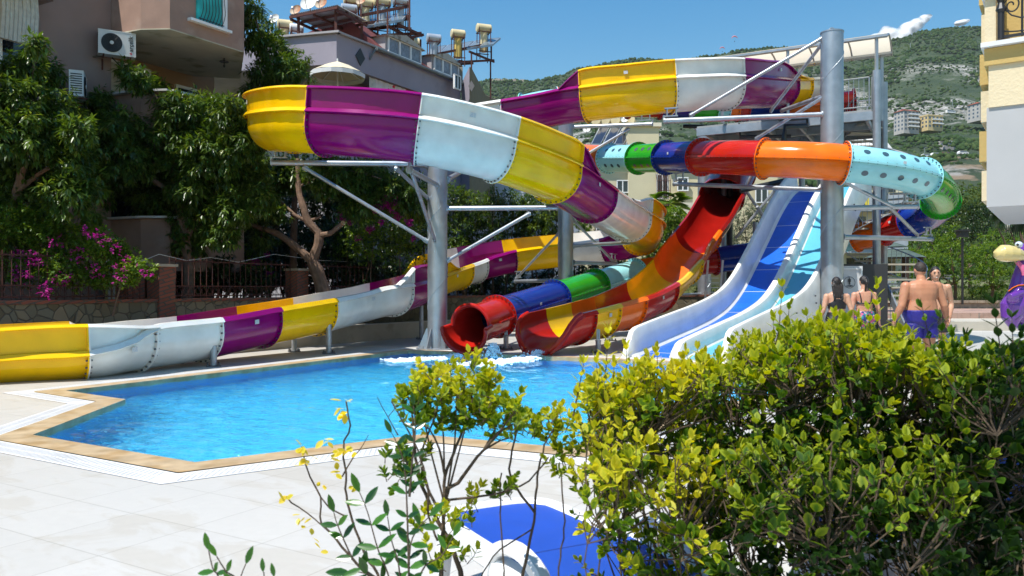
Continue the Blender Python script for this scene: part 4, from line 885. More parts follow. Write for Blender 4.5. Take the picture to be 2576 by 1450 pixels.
# balcony slab upper left with hanging curtain, lower left balcony wall
for z0, z1 in ((8.05, 11), (5.2, 6.4)):
    mb = MB(); mb.prism([tuple(LB(-6, -.1, 0))[:2], tuple(LB(-6, 1.5, 0))[:2], tuple(LB(.2, 1.5, 0))[:2], tuple(LB(1.7, .6, 0))[:2], tuple(LB(1.7, -.1, 0))[:2]], z0, z1, 0) if z0 > 8 else fbox(mb, -5, 1.75, 0, .3, z0, z1)
    mb.build('balcony', BRN, bl)
mb = MB(); 
for k in range(9): u = .95 + .09 * k; mb.tube([LB(u - .35, .5 + .04 * (k % 2), 8.05), LB(u - .32, .5, 7.6), LB(u - .37, .52, 6.9)], .06, seg=6)
mb.build('drape', CRT, bl, smooth=True)
mb = MB()
for k in range(13): u = 5.2 + .06 * k; mb.tube([LB(u - 2, .3, 2.75), LB(u - 2 + .02, .3, .9)], .04, seg=6, mi=k % 2)
mb.build('striped_drape', [YCRT, CRT], bl, smooth=True)
mb = MB(); c = V((-8.0, 22.1, 7.88)); mb.lathe([(.0, .02), (.12, .0), (.13, .015), (.03, .03), (.03, .06)], c - V((0, 0, .12)), seg=12); mb.tube([c, c - V((0, 0, .2))], .02, seg=6); mb.ell(c - V((0, 0, .22)), (.035, .035, .05), seg=8, rings=6); mb.build('ceiling_lamp', M['black'], bl, smooth=True)
# air conditioners
ACW = mat('ac_casing', (.62, .62, .60), rough=.5, var=.05)
def air_con(label, px0, py0, px1, py1, turn=0.0, brand=False, v=0.12):
    u0, z1 = onfac(px0, py0); u1, _ = onfac(px1, py0); _, z0 = onfac((px0 + px1) / 2, py1); w_, h_ = .84, .58; c = LB((u0 + u1) / 2, .42, (z0 + z1) / 2); ang = math.atan2(.882, .471) + turn
    t = thing('air_conditioner', label, 'air conditioner', tuple(c), 'outdoor air conditioning units'); q = rz(ang)
    mb = MB(); mb.box(c, (w_, .3, h_), q); mb.box(c + q @ V((0, 0, h_ / 2 + .008)), (w_ + .01, .31, .02), q); mb.build('casing', ACW, t)
    f = c + q @ V((-.12, -.151, 0)); mb = MB(); mb.lathe([(.235, 0), (.235, .012), (.215, .014), (.215, .002), (0, .002)], f, q @ Matrix.Rotation(math.radians(90), 3, 'X'), seg=28); 
    for rr in (.06, .10, .14, .18): mb.tube([f + q @ V((rr * math.cos(a), -.016, rr * math.sin(a))) for a in [k * math.pi / 12 for k in range(25)]], .004, seg=4)
    for k in range(20): a = k * math.pi / 10; mb.tube([f + q @ V((.04 * math.cos(a), -.018, .04 * math.sin(a))), f + q @ V((.22 * math.cos(a + .25), -.018, .22 * math.sin(a + .25)))], .0035, seg=4)
    mb.build('fan_grille', M['black'], t, smooth=True)
    mb = MB(); mb.tube([f + q @ V((0, -.012, 0)), f + q @ V((0, -.035, 0))], .045, seg=14); mb.build('fan_hub', ACW, t)
    mb = MB()
    for k in range(9):
        for sx in (-1,): mb.box(c + q @ V((sx * (w_ / 2 + .002), -.0, -.22 + k * .055)), (.012, .24, .025), q)
    mb.build('side_louvre', M['black'], t)
    for sx in (-.3, .3): mb = MB(); mb.beam(c + q @ V((sx, .15, -h_ / 2 - .03)), c + q @ V((sx, -.22, -h_ / 2 - .03)), .03, .03); mb.beam(c + q @ V((sx, .28, -h_ / 2 - .03)), c + q @ V((sx, .28, -h_ / 2 - .3)), .03, .03); mb.build('bracket', M['rust'], t)
    mb = MB(); mb.tube([c + q @ V((-.3, .1, -.28)), c + q @ V((-.55, .2, -.33)), c + q @ V((-.95, .3, -.22)), c + q @ V((-1.0, .38, -.18))], .022, seg=6); mb.tube([c + q @ V((-.1, .1, -.3)), c + q @ V((.1, .15, -.48)), c + q @ V((.35, .2, -.38))], .018, seg=6); mb.build('pipe', M['blackp'], t, smooth=True)
    if brand:
        mtx = Matrix.Translation(c + q @ V((.31, -.153, .03))) @ Matrix.Rotation(ang, 4, 'Z') @ Matrix.Rotation(math.radians(90), 4, 'X') @ Matrix.Rotation(math.radians(90), 4, 'Z')
        text_mesh('arçelik', .145, mtx, 'lettering', mat('lettering_black', (.03, .03, .03), rough=.5), t, bold=.002)
        mb = MB(); e = c + q @ V((.31, -.152, -.215)); mb.extr([e + q @ V((-.035, 0, .01)), e + q @ V((0, 0, -.03)), e + q @ V((.035, 0, -.01)), e + q @ V((0, 0, .035))], q @ V((0, -.004, 0))); mb.build('emblem', mat('emblem_red', (.5, .08, .1), rough=.5), t)
    return t
air_con('white outdoor air conditioner with dark fan grille high on the brown wall', 228, 82, 303, 146, -.55, True)
air_con('lower, rust-stained air conditioner half behind the left tree', 147, 190, 190, 256, .9)
# ---------------------------------------------------------------- grey building with roof tanks
GRY = mat('mauve_grey_plaster', (.30, .27, .32), rough=.85, var=.08, vs=.8, col2=(.22, .20, .24), c2s=.7, c2t=.62, bump=.08, bs=30)
LGR = mat('pale_grey_plaster', (.36, .34, .35), rough=.85, var=.08, vs=1)
gb = thing('apartment_building', 'mauve grey apartment block with red attic roof and rooftop tanks, behind the upper loop', 'building', (-5, 36, 0))
K = V((-6.93, 31.4, 0)); gd = V((.514, .857, 0)); gn = V((-.857, .514, 0)); gl_ = V((-.97, .25, 0)).normalized()
def GB(u, v, z): return K + gd * u + gn * v + V((0, 0, z))
def gpoly(mb, u0, u1, v0, v1, z0, z1, mi=0): mb.prism([tuple(GB(*p, 0))[:2] for p in ((u0, v0), (u1, v0), (u1, v1), (u0, v1))], z0, z1, mi)
mb = MB(); gpoly(mb, 1.2, 5.4, 1.4, 9, 0, 10.35, 1); gpoly(mb, 5.4, 8.6, 0, 9, 0, 10.35); mb.prism([tuple(K)[:2], tuple(GB(8.6, 0, 0))[:2], tuple(GB(8.6, 9, 0))[:2], tuple(K + gl_ * 9)[:2]], 10.36, 11.55)
mb.build('wall', [GRY, LGR], gb)
mb = MB(); a = GB(8.65, -.02, 0); mb.prism([tuple(a)[:2], tuple(P(1181, 728, 38.2))[:2], tuple(P(1250, 728, 45))[:2], tuple(GB(13, 9, 0))[:2], tuple(GB(8.65, 9, 0))[:2]], 0, 9.9); 
p1, p2, p3 = a + V((0, 0, 9.9)), P(1181, 728, 38.2), P(1181, 728, 38.2); p2.z = 9.9; pk = V((p3.x, p3.y, 1.45 + 560 / 2000 * 38.2)); mb.add([p1, p2, pk, V((p1.x, p1.y, 11.5))], [(0, 1, 2, 3)])
mb.build('wing_wall', GRY, gb)
mb = MB(); q1 = pk; q2 = P(1216, 236, 42); q3 = P(1252, 252, 45); mb.extr([V((q1.x, q1.y, 5)), V((q3.x, q3.y, 5)), q3, q2, q1], (.1, .3, 0)); mb.build('gable_wall', mat('olive_plaster', (.19, .16, .10), rough=.9), gb)
mb = MB(); mb.beam(K + V((0, 0, 11.6)) - gl_ * .15, K + gl_ * 9 + V((0, 0, 11.6)), .25, .08); mb.beam(K + V((0, 0, 11.6)), GB(2.9, 0, 11.6), .25, .08); mb.build('parapet_coping', LGR, gb)
# red attic roof with two dormers
mb = MB(); mb.add([GB(2.6, -.05, 11.58), GB(8.8, -.05, 11.58), GB(8.8, 1.9, 12.9), GB(2.6, 1.9, 13.3), GB(2.6, 5, 12.9), GB(8.8, 5, 12.4)], [(0, 1, 2, 3), (3, 2, 5, 4), (0, 3, 4)]); mb.build('roof', mat('maroon_roof', (.13, .03, .03), rough=.85, var=.25, vs=4), gb)
mb = MB(); mb.tube([GB(2.2, -.16, 11.5), GB(8.7, -.16, 11.45)], .09, seg=8); mb.tube([GB(2.2, -.12, 11.5), GB(2.0, -.1, 11.2), GB(1.95, .0, 11.0)], .05, seg=6); mb.build('gutter', mat('gutter_grey', (.12, .14, .15), rough=.6), gb, smooth=True)
for u, wd in ((3.1, 2.5), (6.4, 2.2)):
    mb = MB(); gpoly(mb, u, u + wd, .12, 1.7, 11.6, 12.35); d_ = mb.build('dormer', LGR, gb)
    mb = MB(); c = GB(u + wd / 2, .12, 12.36); mb.add([GB(u - .15, -.05, 12.32), GB(u + wd + .15, -.05, 12.32), GB(u + wd + .15, 2, 12.42), GB(u - .15, 2, 12.42), GB(u + wd / 2, -.05, 12.66), GB(u + wd / 2, 2, 12.7)], [(0, 4, 5, 3), (4, 1, 2, 5), (0, 1, 4), (0, 3, 2, 1)]); mb.build('dormer_roof', mat('weathered_white', (.45, .42, .37), rough=.8, col2=(.2, .16, .12), c2s=3), d_)
    for k in range(3):
        a0 = u + .12 + k * (wd - .2) / 3; mb = MB(); gpoly(mb, a0 + .04, a0 + (wd - .2) / 3 - .04, .07, .11, 11.7, 12.28); w_ = mb.build('window', mat('attic_glass', (.20, .22, .26), rough=.25, var=.3, vs=6), d_)
        mb = MB(); e = (wd - .2) / 3
        for (x0, x1, z0, z1) in ((a0, a0 + .05, 11.66, 12.32), (a0 + e - .05, a0 + e, 11.66, 12.32), (a0, a0 + e, 11.62, 11.7), (a0, a0 + e, 12.28, 12.34)): gpoly(mb, x0, x1, .02, .10, z0, z1)
        mb.build('frame', M['white'], w_)
# diamond vents, small window, terrace cloths
mb = MB(); c = GB(1.35, -.02, 10.95); mb.extr([c + gd * .28, c + V((0, 0, .36)), c - gd * .28, c - V((0, 0, .36))], gn * -.03); mb.build('diamond_vent', M['black'], gb)
c = P(1181, 218, 38.2) + V((0, -.05, 0)); 
mb = MB(); c2_ = c + V((.1, 0, 0)); mb.extr([c2_ + V((.15, 0, 0)), c2_ + V((0, 0, .27)), c2_ - V((.15, 0, 0)), c2_ - V((0, 0, .27))], (0, -.05, 0)); 
mb.build('diamond_vent', mat('vent_lattice', (.16, .15, .15), rough=.7), gb)
pa, pb = GB(9.35, -.1, 9.55), None
mb = MB(); cw = P(1148, 208, 37.7); mb.box(cw, (.44, .12, .6), rz(math.atan2(gd.y, gd.x))); w_ = mb.build('window', M['glass'], gb); mb = MB(); q = rz(math.atan2(gd.y, gd.x))
for x in (-.24, 0, .24): mb.box(cw + q @ V((x, -.05, 0)), (.05, .1, .66), q)
for z in (-.32, .32): mb.box(cw + q @ V((0, -.05, z)), (.53, .1, .05), q)
mb.build('frame', M['white'], w_)
RC = mat('red_white_cloth', (.62, .55, .52), rough=.9, col2=(.55, .02, .03), c2s=1.6, c2t=.5, edge=.01)
mb = MB()
for k in range(16): u = 2.05 + k * .2; a_, b_ = GB(u, .1 + .05 * (k % 2), 10.33), GB(u + .2, .1 + .05 * ((k + 1) % 2), 10.33); mb.quad(a_, b_, b_ - V((0, 0, 1.4)), a_ - V((0, 0, 1.4)), 1 if k < 2 else 0)
mb.build('terrace_awning_cloth', [RC, CRT], gb, smooth=True)
# parasol on the terrace
def parasol(label, c, R, hh, m, m2, ribs=8, pole=True, group=None, drop=.16, hp=.5):
    t = thing('parasol', label, 'parasol', tuple(c), group); top = c + V((0, 0, hh)); n = ribs * 2; mb = MB(); vs = [top + V((0, 0, hp))]; e = []
    for ring_ in ((.5, .30), (1.0, 0)):
        for k in range(n): a = 2 * math.pi * k / n; sc = 1 if k % 2 == 0 else .965; vs.append(top + V((R * ring_[0] * sc * math.cos(a), R * ring_[0] * sc * math.sin(a), hp * (ring_[1] / .5 if ring_[1] else 0) * .95 + (0 if k % 2 == 0 else .02))))
    fs = [(0, 1 + k, 1 + (k + 1) % n) for k in range(n)] + [(1 + k, n + 1 + k, n + 1 + (k + 1) % n, 1 + (k + 1) % n) for k in range(n)]
    mb.add(vs, fs); mb.build('canopy', m, t)
    mb = MB(); v2 = []
    for z in (0, -drop):
        for k in range(n): a = 2 * math.pi * k / n; sc = 1 if k % 2 == 0 else .965; v2.append(top + V((R * sc * math.cos(a), R * sc * math.sin(a), z)))
    mb.add(v2, [(k, (k + 1) % n, n + (k + 1) % n, n + k) for k in range(n)]); mb.build('valance', m2, t)
    for k in range(ribs): a = 2 * math.pi * k / ribs; mb = MB(); mb.tube([top + V((0, 0, hp * .9)), top + V((R * .97 * math.cos(a), R * .97 * math.sin(a), -.02))], .02, seg=5); mb.build('rib', M['white'], t)
    if pole: mb = MB(); mb.tube([c, top + V((0, 0, hp + .1))], .03, seg=8); mb.build('pole', M['white'], t)
    return t
CNV = mat('parasol_canvas', (.60, .52, .36), rough=.9, var=.1, vs=2); CNW = mat('parasol_white', (.68, .67, .64), rough=.9, var=.06)
parasol('cream parasol with white valance on the terrace of the mauve grey building', P(849, 330, 30.2), 1.05, 2.15, CNV, CNW)
# rooftop: iron shelter, tank frames, solar heaters, dishes
TC = mat('tank_cream', (.62, .52, .30), rough=.5, var=.12, vs=2, col2=(.35, .22, .1), c2s=3, c2t=.68); TG = mat('tank_grey', (.42, .46, .50), rough=.45, metal=.4, var=.12, vs=2); TY = mat('tank_yellow', (.60, .42, .10), rough=.5, var=.1)
SOL = mat('solar_panel', (.16, .19, .20), rough=.18, coat=.5, var=.2, vs=1); SOLB = mat('solar_panel_dark', (.03, .035, .05), rough=.15, coat=.4)
def heater(label, px, py, Y, rpx, lpx, tm, stand=None, sm=None, yaw=.35, hst=1.1, legs=1.5):
    """solar water heater: lying tank with ribs over an upright tank in an iron frame"""
    c = P(px, py, Y); r_ = rpx / F * Y; l_ = lpx / F * Y / 2; t = thing('water_tank', label, 'water tank', tuple(c - V((0, 0, r_ + hst))), 'rooftop water tanks'); q = rz(yaw); ax = q @ V((1, 0, 0)); mb = MB(); pts = []
    rr = []
    for k in range(9): x = -l_ + 2 * l_ * k / 8; pts.append(c + ax * x); rr.append(r_ * (.99 if k % 2 else 1.01))
    mb.tube([pts[0] - ax * .04] + pts + [pts[-1] + ax * .04], [r_ * .8] + rr + [r_ * .8], seg=18); mb.build('lying_tank', tm, t, smooth=True)
    if stand: mb = MB(); b_ = c - V((0, 0, r_ * .6)); mb.lathe([(r_ * .8, -hst), (r_ * .82, -hst * .6), (r_ * .78, -hst * .3), (r_ * .8, 0)], b_, seg=16); mb.build('upright_tank', sm, t, smooth=True)
    mb = MB(); s_ = q @ V((0, 1, 0))
    for a in (-1, 1):
        for b in (-1, 1): f = c + ax * a * l_ * .85 + s_ * b * r_ * .9; mb.tube([f - V((0, 0, 0)), f + s_ * b * .08 - V((0, 0, r_ + legs))], .025, seg=5)
        mb.beam(c + ax * a * l_ * .85 + s_ * r_ - V((0, 0, r_)), c + ax * a * l_ * .85 - s_ * r_ - V((0, 0, r_)), .04, .04)
    for b in (-1, 1): mb.beam(c + ax * l_ + s_ * b * r_ - V((0, 0, r_)), c - ax * l_ + s_ * b * r_ - V((0, 0, r_)), .04, .04); mb.beam(c + ax * l_ + s_ * b * r_ * 1.1 - V((0, 0, r_ + legs * .7)), c - ax * l_ + s_ * b * r_ * 1.1 - V((0, 0, r_ + legs * .7)), .04, .04)
    mb.build('frame', M['rust'], t)
for a in [('cream tank at the far right end of the rooftop row', 1217, 72, 42, 11, 34, TC, 1, TC), ('cream tank over a yellow upright tank, second from the right', 1152, 86, 41, 11, 32, TC, 1, TY), ('grey tank over a grey upright tank, third from the right', 1091, 97, 40, 11, 32, TG, 1, TG),
          ('large cream tank standing low behind the red attic roof', 1033, 110, 38, 15, 40, TC, None, None), ('grey tank in the tall iron rack, rightmost of its upper row', 1008, 4, 37, 11, 36, TG, 1, TG), ('cream tank in the tall iron rack, second from its right end', 962, 5, 37, 12, 38, TC, 1, TG),
          ('cream tank in the tall iron rack above a pale upright tank', 920, 8, 37, 13, 36, TC, 1, TC), ('cream tank at the left end of the tall iron rack', 884, 1, 37, 11, 34, TC, 1, TY), ('grey tank lying right behind the iron shelter roof', 878, 22, 36, 11, 36, TG, None, None),
          ('cream tank at the left roof edge behind the tree top', 717, 62, 35, 12, 34, TC, 1, TC), ('white tank lying beside the shelter posts', 746, 72, 35, 11, 30, CNW, None, None)]:
    heater(*a)
def panel(label, pts, m, group='solar panels on the roofs', nm='solar_panel', n=1):
    t = thing(nm, label, 'solar panel', tuple(pts[0]), group); a, b, c, d = [V(p) for p in pts]; nrm = (b - a).cross(d - a).normalized()
    mb = MB(); mb.extr([a, b, c, d], nrm * .05); mb.build('glass_plate', m, t); mb = MB()
    for p, q in ((a, b), (b, c), (c, d), (d, a)): mb.beam(p, q, .06, .1)
    mb.build('frame', M['steel'], t)
for k in range(5):
    x0 = 1072 + k * 34; y0 = 138 - k * 5.2; panel('tilted panel %s of the row under the roof tanks' % ('nearest the chimney', 'next to the first from the left', 'in the middle', 'next to the last', 'at the right end')[k].join(('', '')), [P(x0, y0 + 2, 41), P(x0 + 30, y0 - 3, 41.5), P(x0 + 50, y0 - 22 + (k > 3) * 2, 43), P(x0 + 22, y0 - 17, 42.5)], SOL)
for k in range(3): x0 = 905 + k * 36; y0 = 72 - k * 7; panel('tilted panel %s below the tall iron rack' % ('leftmost', 'in the middle', 'rightmost')[k], [P(x0, y0, 35.5), P(x0 + 34, y0 - 6, 36), P(x0 + 52, y0 - 26, 38), P(x0 + 16, y0 - 20, 37.5)], SOL)
t = thing('iron_rack', 'rusty iron rack carrying tanks and panels over the mauve grey roof', 'rack', tuple(P(980, 110, 37)))
for px, y0, y1, Y in ((908, -10, 100, 36), (950, -10, 95, 36), (975, 30, 115, 35.5), (1030, -5, 75, 36), (1033, 70, 128, 37), (1000, 40, 105, 38), (1234, 150, 250, 42), (1186, 135, 190, 41), (1236, 105, 152, 42), (1130, 145, 165, 40), (1058, 100, 130, 37), (885, -5, 60, 37)): mb = MB(); mb.beam(P(px, y0, Y), P(px, y1, Y), .08, .08); mb.build('upright', M['rust'], t)
for a, b in (((850, 84), (1000, 66)), ((905, 72), (1032, 40)), ((1000, 62), (1062, 90)), ((960, 90), (1060, 84)), ((975, 66), (1040, 100)), ((1000, 102), (1065, 88)), ((905, 40), (1030, 16)), ((905, 60), (1030, 48))): mb = MB(); mb.beam(P(*a, 36), P(*b, 37), .09, .12); mb.build('beam', M['rust'], t)
for a, b in (((1070, 142), (1240, 108)), ((1085, 160), (1243, 152)), ((1180, 130), (1243, 156)), ((1100, 166), (1190, 160))): mb = MB(); mb.beam(P(*a, 40), P(*b, 42), .07, .10); mb.build('beam', M['rust'], t)
t = thing('roof_shelter', 'corrugated metal shelter on rusty posts on the mauve grey roof', 'shelter', tuple(P(820, 90, 34)))
cs = [P(729, 39, 33.5), P(850, 14, 32.4), P(925, 54, 34.3), P(811, 76, 35.4)]; mb = MB(); n = 26
for k in range(n):
    f0, f1 = k / n, (k + .5) / n; f2 = (k + 1) / n; up = V((0, 0, .05))
    e = lambda f, u: cs[0].lerp(cs[1], f) + up * u; g_ = lambda f, u: cs[3].lerp(cs[2], f) + up * u
    mb.quad(e(f0, 0), e(f1, 1), g_(f1, 1), g_(f0, 0)); mb.quad(e(f1, 1), e(f2, 0), g_(f2, 0), g_(f1, 1))
mb.build('corrugated_sheet', mat('corrugated', (.36, .36, .35), rough=.6, metal=.3, var=.2, vs=2), t); mb = MB(); dz = V((0, 0, -.09))
for f in (0, .33, .66, 1): mb.beam(cs[0].lerp(cs[3], f) + dz, cs[1].lerp(cs[2], f) + dz, .08, .1)
for f in (0.02, .5, .98): mb.beam(cs[0].lerp(cs[1], f) + dz * 2, cs[3].lerp(cs[2], f) + dz * 2, .08, .1)
mb.build('rafters', M['rust'], t)
for px, y0, y1, Y in ((751, 44, 103, 33.6), (845, 22, 88, 32.7), (910, 58, 104, 34.1), (815, 76, 96, 35.2)): mb = MB(); mb.beam(P(px, y0, Y), P(px, y1, Y), .1, .1); mb.build('post', M['rust'], t)
DW = mat('dish_white', (.60, .60, .57), rough=.6, var=.08, col2=(.35, .14, .06), c2s=3, c2t=.68); DR_ = mat('dish_rusty', (.52, .42, .30), rough=.7, col2=(.36, .13, .05), c2s=2.5, c2t=.5)
def dish(label, px, py, Y, rp, m=None, aim=(-.3, -1, .45)):
    c = P(px, py, Y); r_ = rp / F * Y; t = thing('satellite_dish', label, 'satellite dish', tuple(c - V((0, 0, r_))), 'satellite dishes'); q = V(aim).to_track_quat('Z', 'Y').to_matrix()
    mb = MB(); mb.lathe([(.0, -r_ * .22), (r_ * .5, -r_ * .17), (r_ * .85, -r_ * .05), (r_, .02), (r_, .035), (r_ * .84, -r_ * .03), (r_ * .5, -r_ * .14), (0, -r_ * .19)], c, q, seg=24); mb.build('reflector', m or DW, t, smooth=True)
    mb = MB(); mb.tube([c + q @ V((0, -r_, 0)), c + q @ V((0, -r_ * .3, r_ * .8))], .015, seg=5); mb.box(c + q @ V((0, -r_ * .25, r_ * .82)), (.08, .08, .12), q); mb.tube([c + q @ V((0, 0, -r_ * .2)), c + V((0, .2, -r_ * 1.3))], .03, seg=6); mb.build('feed_arm', M['steeld'], t)
for a in [('rusty dish above the iron shelter', 744, 26, 33.5, 15, DR_), ('white dish at the left roof edge', 690, 48, 34, 14), ('large white dish standing behind the shelter, cut by the frame', 778, 6, 34, 24), ('rust-blotched dish right of the large white one', 808, 9, 33.4, 16, DR_), ('cream dish in front of the tall rack', 908, 2, 35.5, 13, DR_)]: dish(*a)
mb = MB(); mb.prism([tuple(P(1128 + x, 728, 39 + y))[:2] for x, y in ((0, 0), (36, 0), (36, .7), (0, .7))], 11.3, 12.4); tag(mb.build('chimney_stack', mat('old_mortar', (.30, .27, .22), rough=.95, var=.3, vs=3)), 'short brick chimney with slotted top between the tank frames and the gable', 'chimney')
# ---------------------------------------------------------------- pale building behind the middle shrubs
PG_ = mat('pale_block_wall', (.40, .42, .47), rough=.85, var=.08, vs=.6)
pb_ = thing('apartment_building', 'pale grey block with white shutters glimpsed through the shrubs below the upper slide', 'building', (-2.5, 46, 0))
mb = MB(); mb.box((-2.2, 47, 4.2), (11, 6, 8.4), rz(.25)); mb.build('wall', PG_, pb_)
q = rz(.25)
for x, z in ((-4.2, 6.2), (-2.2, 6.2), (-.2, 6.2), (1.8, 6.2), (3.9, 6.2), (-4.2, 3), (-1.2, 3), (2, 3)):
    c = V((-2.2, 47, 0)) + q @ V((x, -3.03, z)); mb = MB(); mb.box(c, (1.4, .08, 1.5), q); o = mb.build('window', SH if x < 3 else M['glass'], pb_)
    mb = MB()
    for k in range(12): mb.box(c + q @ V((0, -.05, -.66 + k * .12)), (1.4, .03, .06), q)
    if x < 3: mb.build('slats', M['white'], o)
dish('white dish with a logo on the pale grey block', 1300, 470, 43.2, 13)
# ---------------------------------------------------------------- yellow buildings behind the slides
YL = mat('pale_yellow_plaster', (.62, .55, .36), rough=.85, var=.06, vs=.7); YL2 = mat('cream_plaster', (.66, .60, .46), rough=.85, var=.06, vs=.7)
yb = thing('apartment_building', 'pale yellow apartment block with tall stair tower behind the tube slide', 'building', (9, 52, 0))
mb = MB(); mb.box((8.7, 54, 6.1), (2.0, 3, 12.3), rz(0)); mb.box((11.9, 56, 5.0), (14.4, 6, 10.0)); mb.build('wall', YL, yb); mb = MB(); mb.box((8.7, 54, 12.3), (2.3, 3.3, .25)); mb.build('tower_cap', YL2, yb)
mb = MB(); mb.add([(10.2, 52.6, 10.0), (13.2, 52.6, 10.0), (12.9, 55, 11.3), (10.9, 55, 11.3)], [(0, 1, 2, 3)]); mb.add([(4.6, 52.6, 9.9), (7.7, 52.6, 9.9), (7.7, 55, 10.6), (4.9, 55, 10.6)], [(0, 1, 2, 3)]); mb.build('roof', mat('clay_tiles', (.36, .13, .07), rough=.85, var=.3, vs=6), yb)
def ywin(px0, py0, px1, py1, Y, m=None, bars=False, lab=None, par=None):
    a, b = P(px0, py0, Y), P(px1, py1, Y); c = (a + b) / 2; w_, h_ = abs(b.x - a.x), abs(a.z - b.z); mb = MB(); mb.box(c, (w_, .12, h_)); o = mb.build('window', m or M['glass'], par or yb)
    mb = MB(); e = .07
    for x in (-1, 0, 1): mb.box(c + V((x * w_ / 2, -.08, 0)), (e, .06, h_ + e))
    for z in (-1, 1): mb.box(c + V((0, -.085, z * h_ / 2)), (w_ + e, .07, e))
    mb.build('frame', M['white'], o)
    if bars:
        mb = MB()
        for k in range(9): x = -w_ * .6 + w_ * 1.2 * k / 8; mb.tube([c + V((x, -.15, h_ * .55)), c + V((x, -.5, h_ * .2)), c + V((x, -.5, -h_ * .55))], .02, seg=5)
        for z in (.2, -.2, -.5): mb.beam(c + V((-w_ * .6, -.5, h_ * z)), c + V((w_ * .6, -.5, h_ * z)), .03, .03)
        mb.build('bars', M['rust'], o)
ywin(1652, 440, 1680, 500, 52.4, None, True); ywin(1552, 455, 1580, 485, 52.8); ywin(1560, 520, 1580, 545, 52.8); ywin(1704, 448, 1730, 480, 52.8); ywin(1900, 465, 1930, 510, 52.8); ywin(1940, 540, 1960, 580, 52.8); ywin(1500, 560, 1530, 600, 52.8)
for z0 in (6.1, 2.9):
    mb = MB(); mb.box((12.2, 52.3, z0), (4.6, 1.4, .2)); mb.box((12.2, 51.65, z0 + .5), (4.6, .12, .95)); mb.build('balcony', YL2, yb)
for k, (px, lb) in enumerate(((1504, 'cream tank left of the stair tower, first in its row'), (1527, 'cream tank with red lettering beside the stair tower'), (1552, 'cream tank third in the row beside the stair tower'), (1588, 'cream tank nearest the stair tower'))):
    c = P(px, 308, 56); t = thing('water_tank', lb, 'water tank', tuple(c - V((0, 0, .4))), 'rooftop water tanks'); mb = MB(); mb.tube([c, c + V((-.25, -.9, 0))], .36, seg=18); mb.build('drum', TC, t, smooth=True)
    if k == 1: text_mesh('GÜNEŞ', .2, facing(c + V((-.25, -.92, .0)), 0), 'lettering', mat('lettering_red', (.45, .1, .06)), t) if False else None
    mb = MB()
    for sx in (-.2, .2): mb.tube([c + V((sx, -.5, -.3)), c + V((sx, -.5, -1.6))], .03, seg=5)
    mb.build('stand', M['rust'], t)
for k in range(5):
    x0 = 1488 + k * 29; panel('dark panel %s leaning beside the stair tower' % ('at the left end of the row', 'second from the left', 'in the middle of the row', 'second from the tower', 'nearest the tower')[k], [P(x0, 364, 53), P(x0 + 22, 364, 53), P(x0 + 44, 322, 55), P(x0 + 20, 324, 55)], SOLB)
dish('white dish among the cream tanks beside the stair tower', 1571, 301, 55, 9); dish('white dish at the left end of the dark panels', 1476, 325, 54, 10); dish('white dish on the flat roof behind the tall right column', 2032, 338, 50, 9)
mb = MB(); c = P(2040, 352, 51); mb.box(c, (1.1, .5, .8)); tag(mb.build('chimney_stack', YL2), 'cream chimney under the roof dish left of the tallest column', 'chimney')
heater('cream tank on the flat roof left of the tallest column', 2066, 342, 52, 7, 30, TC, None, None, 0); heater('cream tank far left on the flat roof behind the deck', 1948, 345, 52, 7, 26, TC, None, None, 0)
# laundry
mb = MB()
for k in range(6): x = 11.2 + k * .42; mb.quad((x, 51.5, 5.75), (x + .36, 51.5, 5.75), (x + .36, 51.48, 5.0 - .1 * (k % 2)), (x, 51.48, 5.0 - .1 * (k % 2)))
tag(mb.build('laundry', mat('pale_laundry', (.68, .60, .68), rough=.9, var=.05)), 'pale washing hung over the balcony of the yellow block', 'laundry')
rb = thing('apartment_building', 'cream and grey banded block with a for-sale sign, behind the tallest column', 'building', (19, 46, 0))
mb = MB(); mb.box((19.8, 48, 3.6), (6.0, 4, 7.2)); mb.build('wall', YL, rb)
for k in range(3): mb = MB(); mb.box((19.8, 45.7, 1.6 + k * 2.4), (5.6, .7, .95)); mb.build('balcony', mat('grey_band', (.38, .42, .46), rough=.7), rb)
for k in range(3):
    for j in range(3): mb = MB(); mb.box((18.2 + j * 1.7, 45.98, 2.75 + k * 2.4), (1.1, .1, 1.0)); mb.build('window', M['glass'], rb)
t = thing('for_sale_sign', 'small yellow sign reading SATILIK hung on a grey balcony front', 'sign', tuple(P(2152, 520, 44.6)))
c = P(2152, 513, 44.6); mb = MB(); mb.box(c, (1.5, .04, .72)); mb.build('board', mat('sign_yellow', (.75, .6, .05), rough=.6), t); text_mesh('SATILIK', .33, facing(c + V((0, -.03, -.14)), 0), 'lettering', M['black'], t, bold=.008); text_mesh('TEMİZ DAİRE', .17, facing(c + V((0, -.03, .2)), 0), 'lettering', M['black'], t)
mb = MB()
for k in range(12): a0, a1 = math.pi * k / 12, math.pi * (k + 1) / 12
ct = P(2140, 372, 40); mb = MB(); rr = 1.9; vs = [ct + V((0, 0, 1.0))]; n = 8
for k in range(n): a = 2 * math.pi * k / n + .3; vs.append(ct + V((rr * .7 * math.cos(a), rr * .7 * math.sin(a), .62)))
for k in range(n): a = 2 * math.pi * k / n + .3; vs.append(ct + V((rr * math.cos(a), rr * math.sin(a), -.2)))
mb.add(vs, [(0, 1 + k, 1 + (k + 1) % n) for k in range(n)] + [(1 + k, n + 1 + k, n + 1 + (k + 1) % n, 1 + (k + 1) % n) for k in range(n)]); tag(mb.build('roof_tent', CNW), 'white faceted tent roof showing behind the tower, right of the tallest column', 'tent')
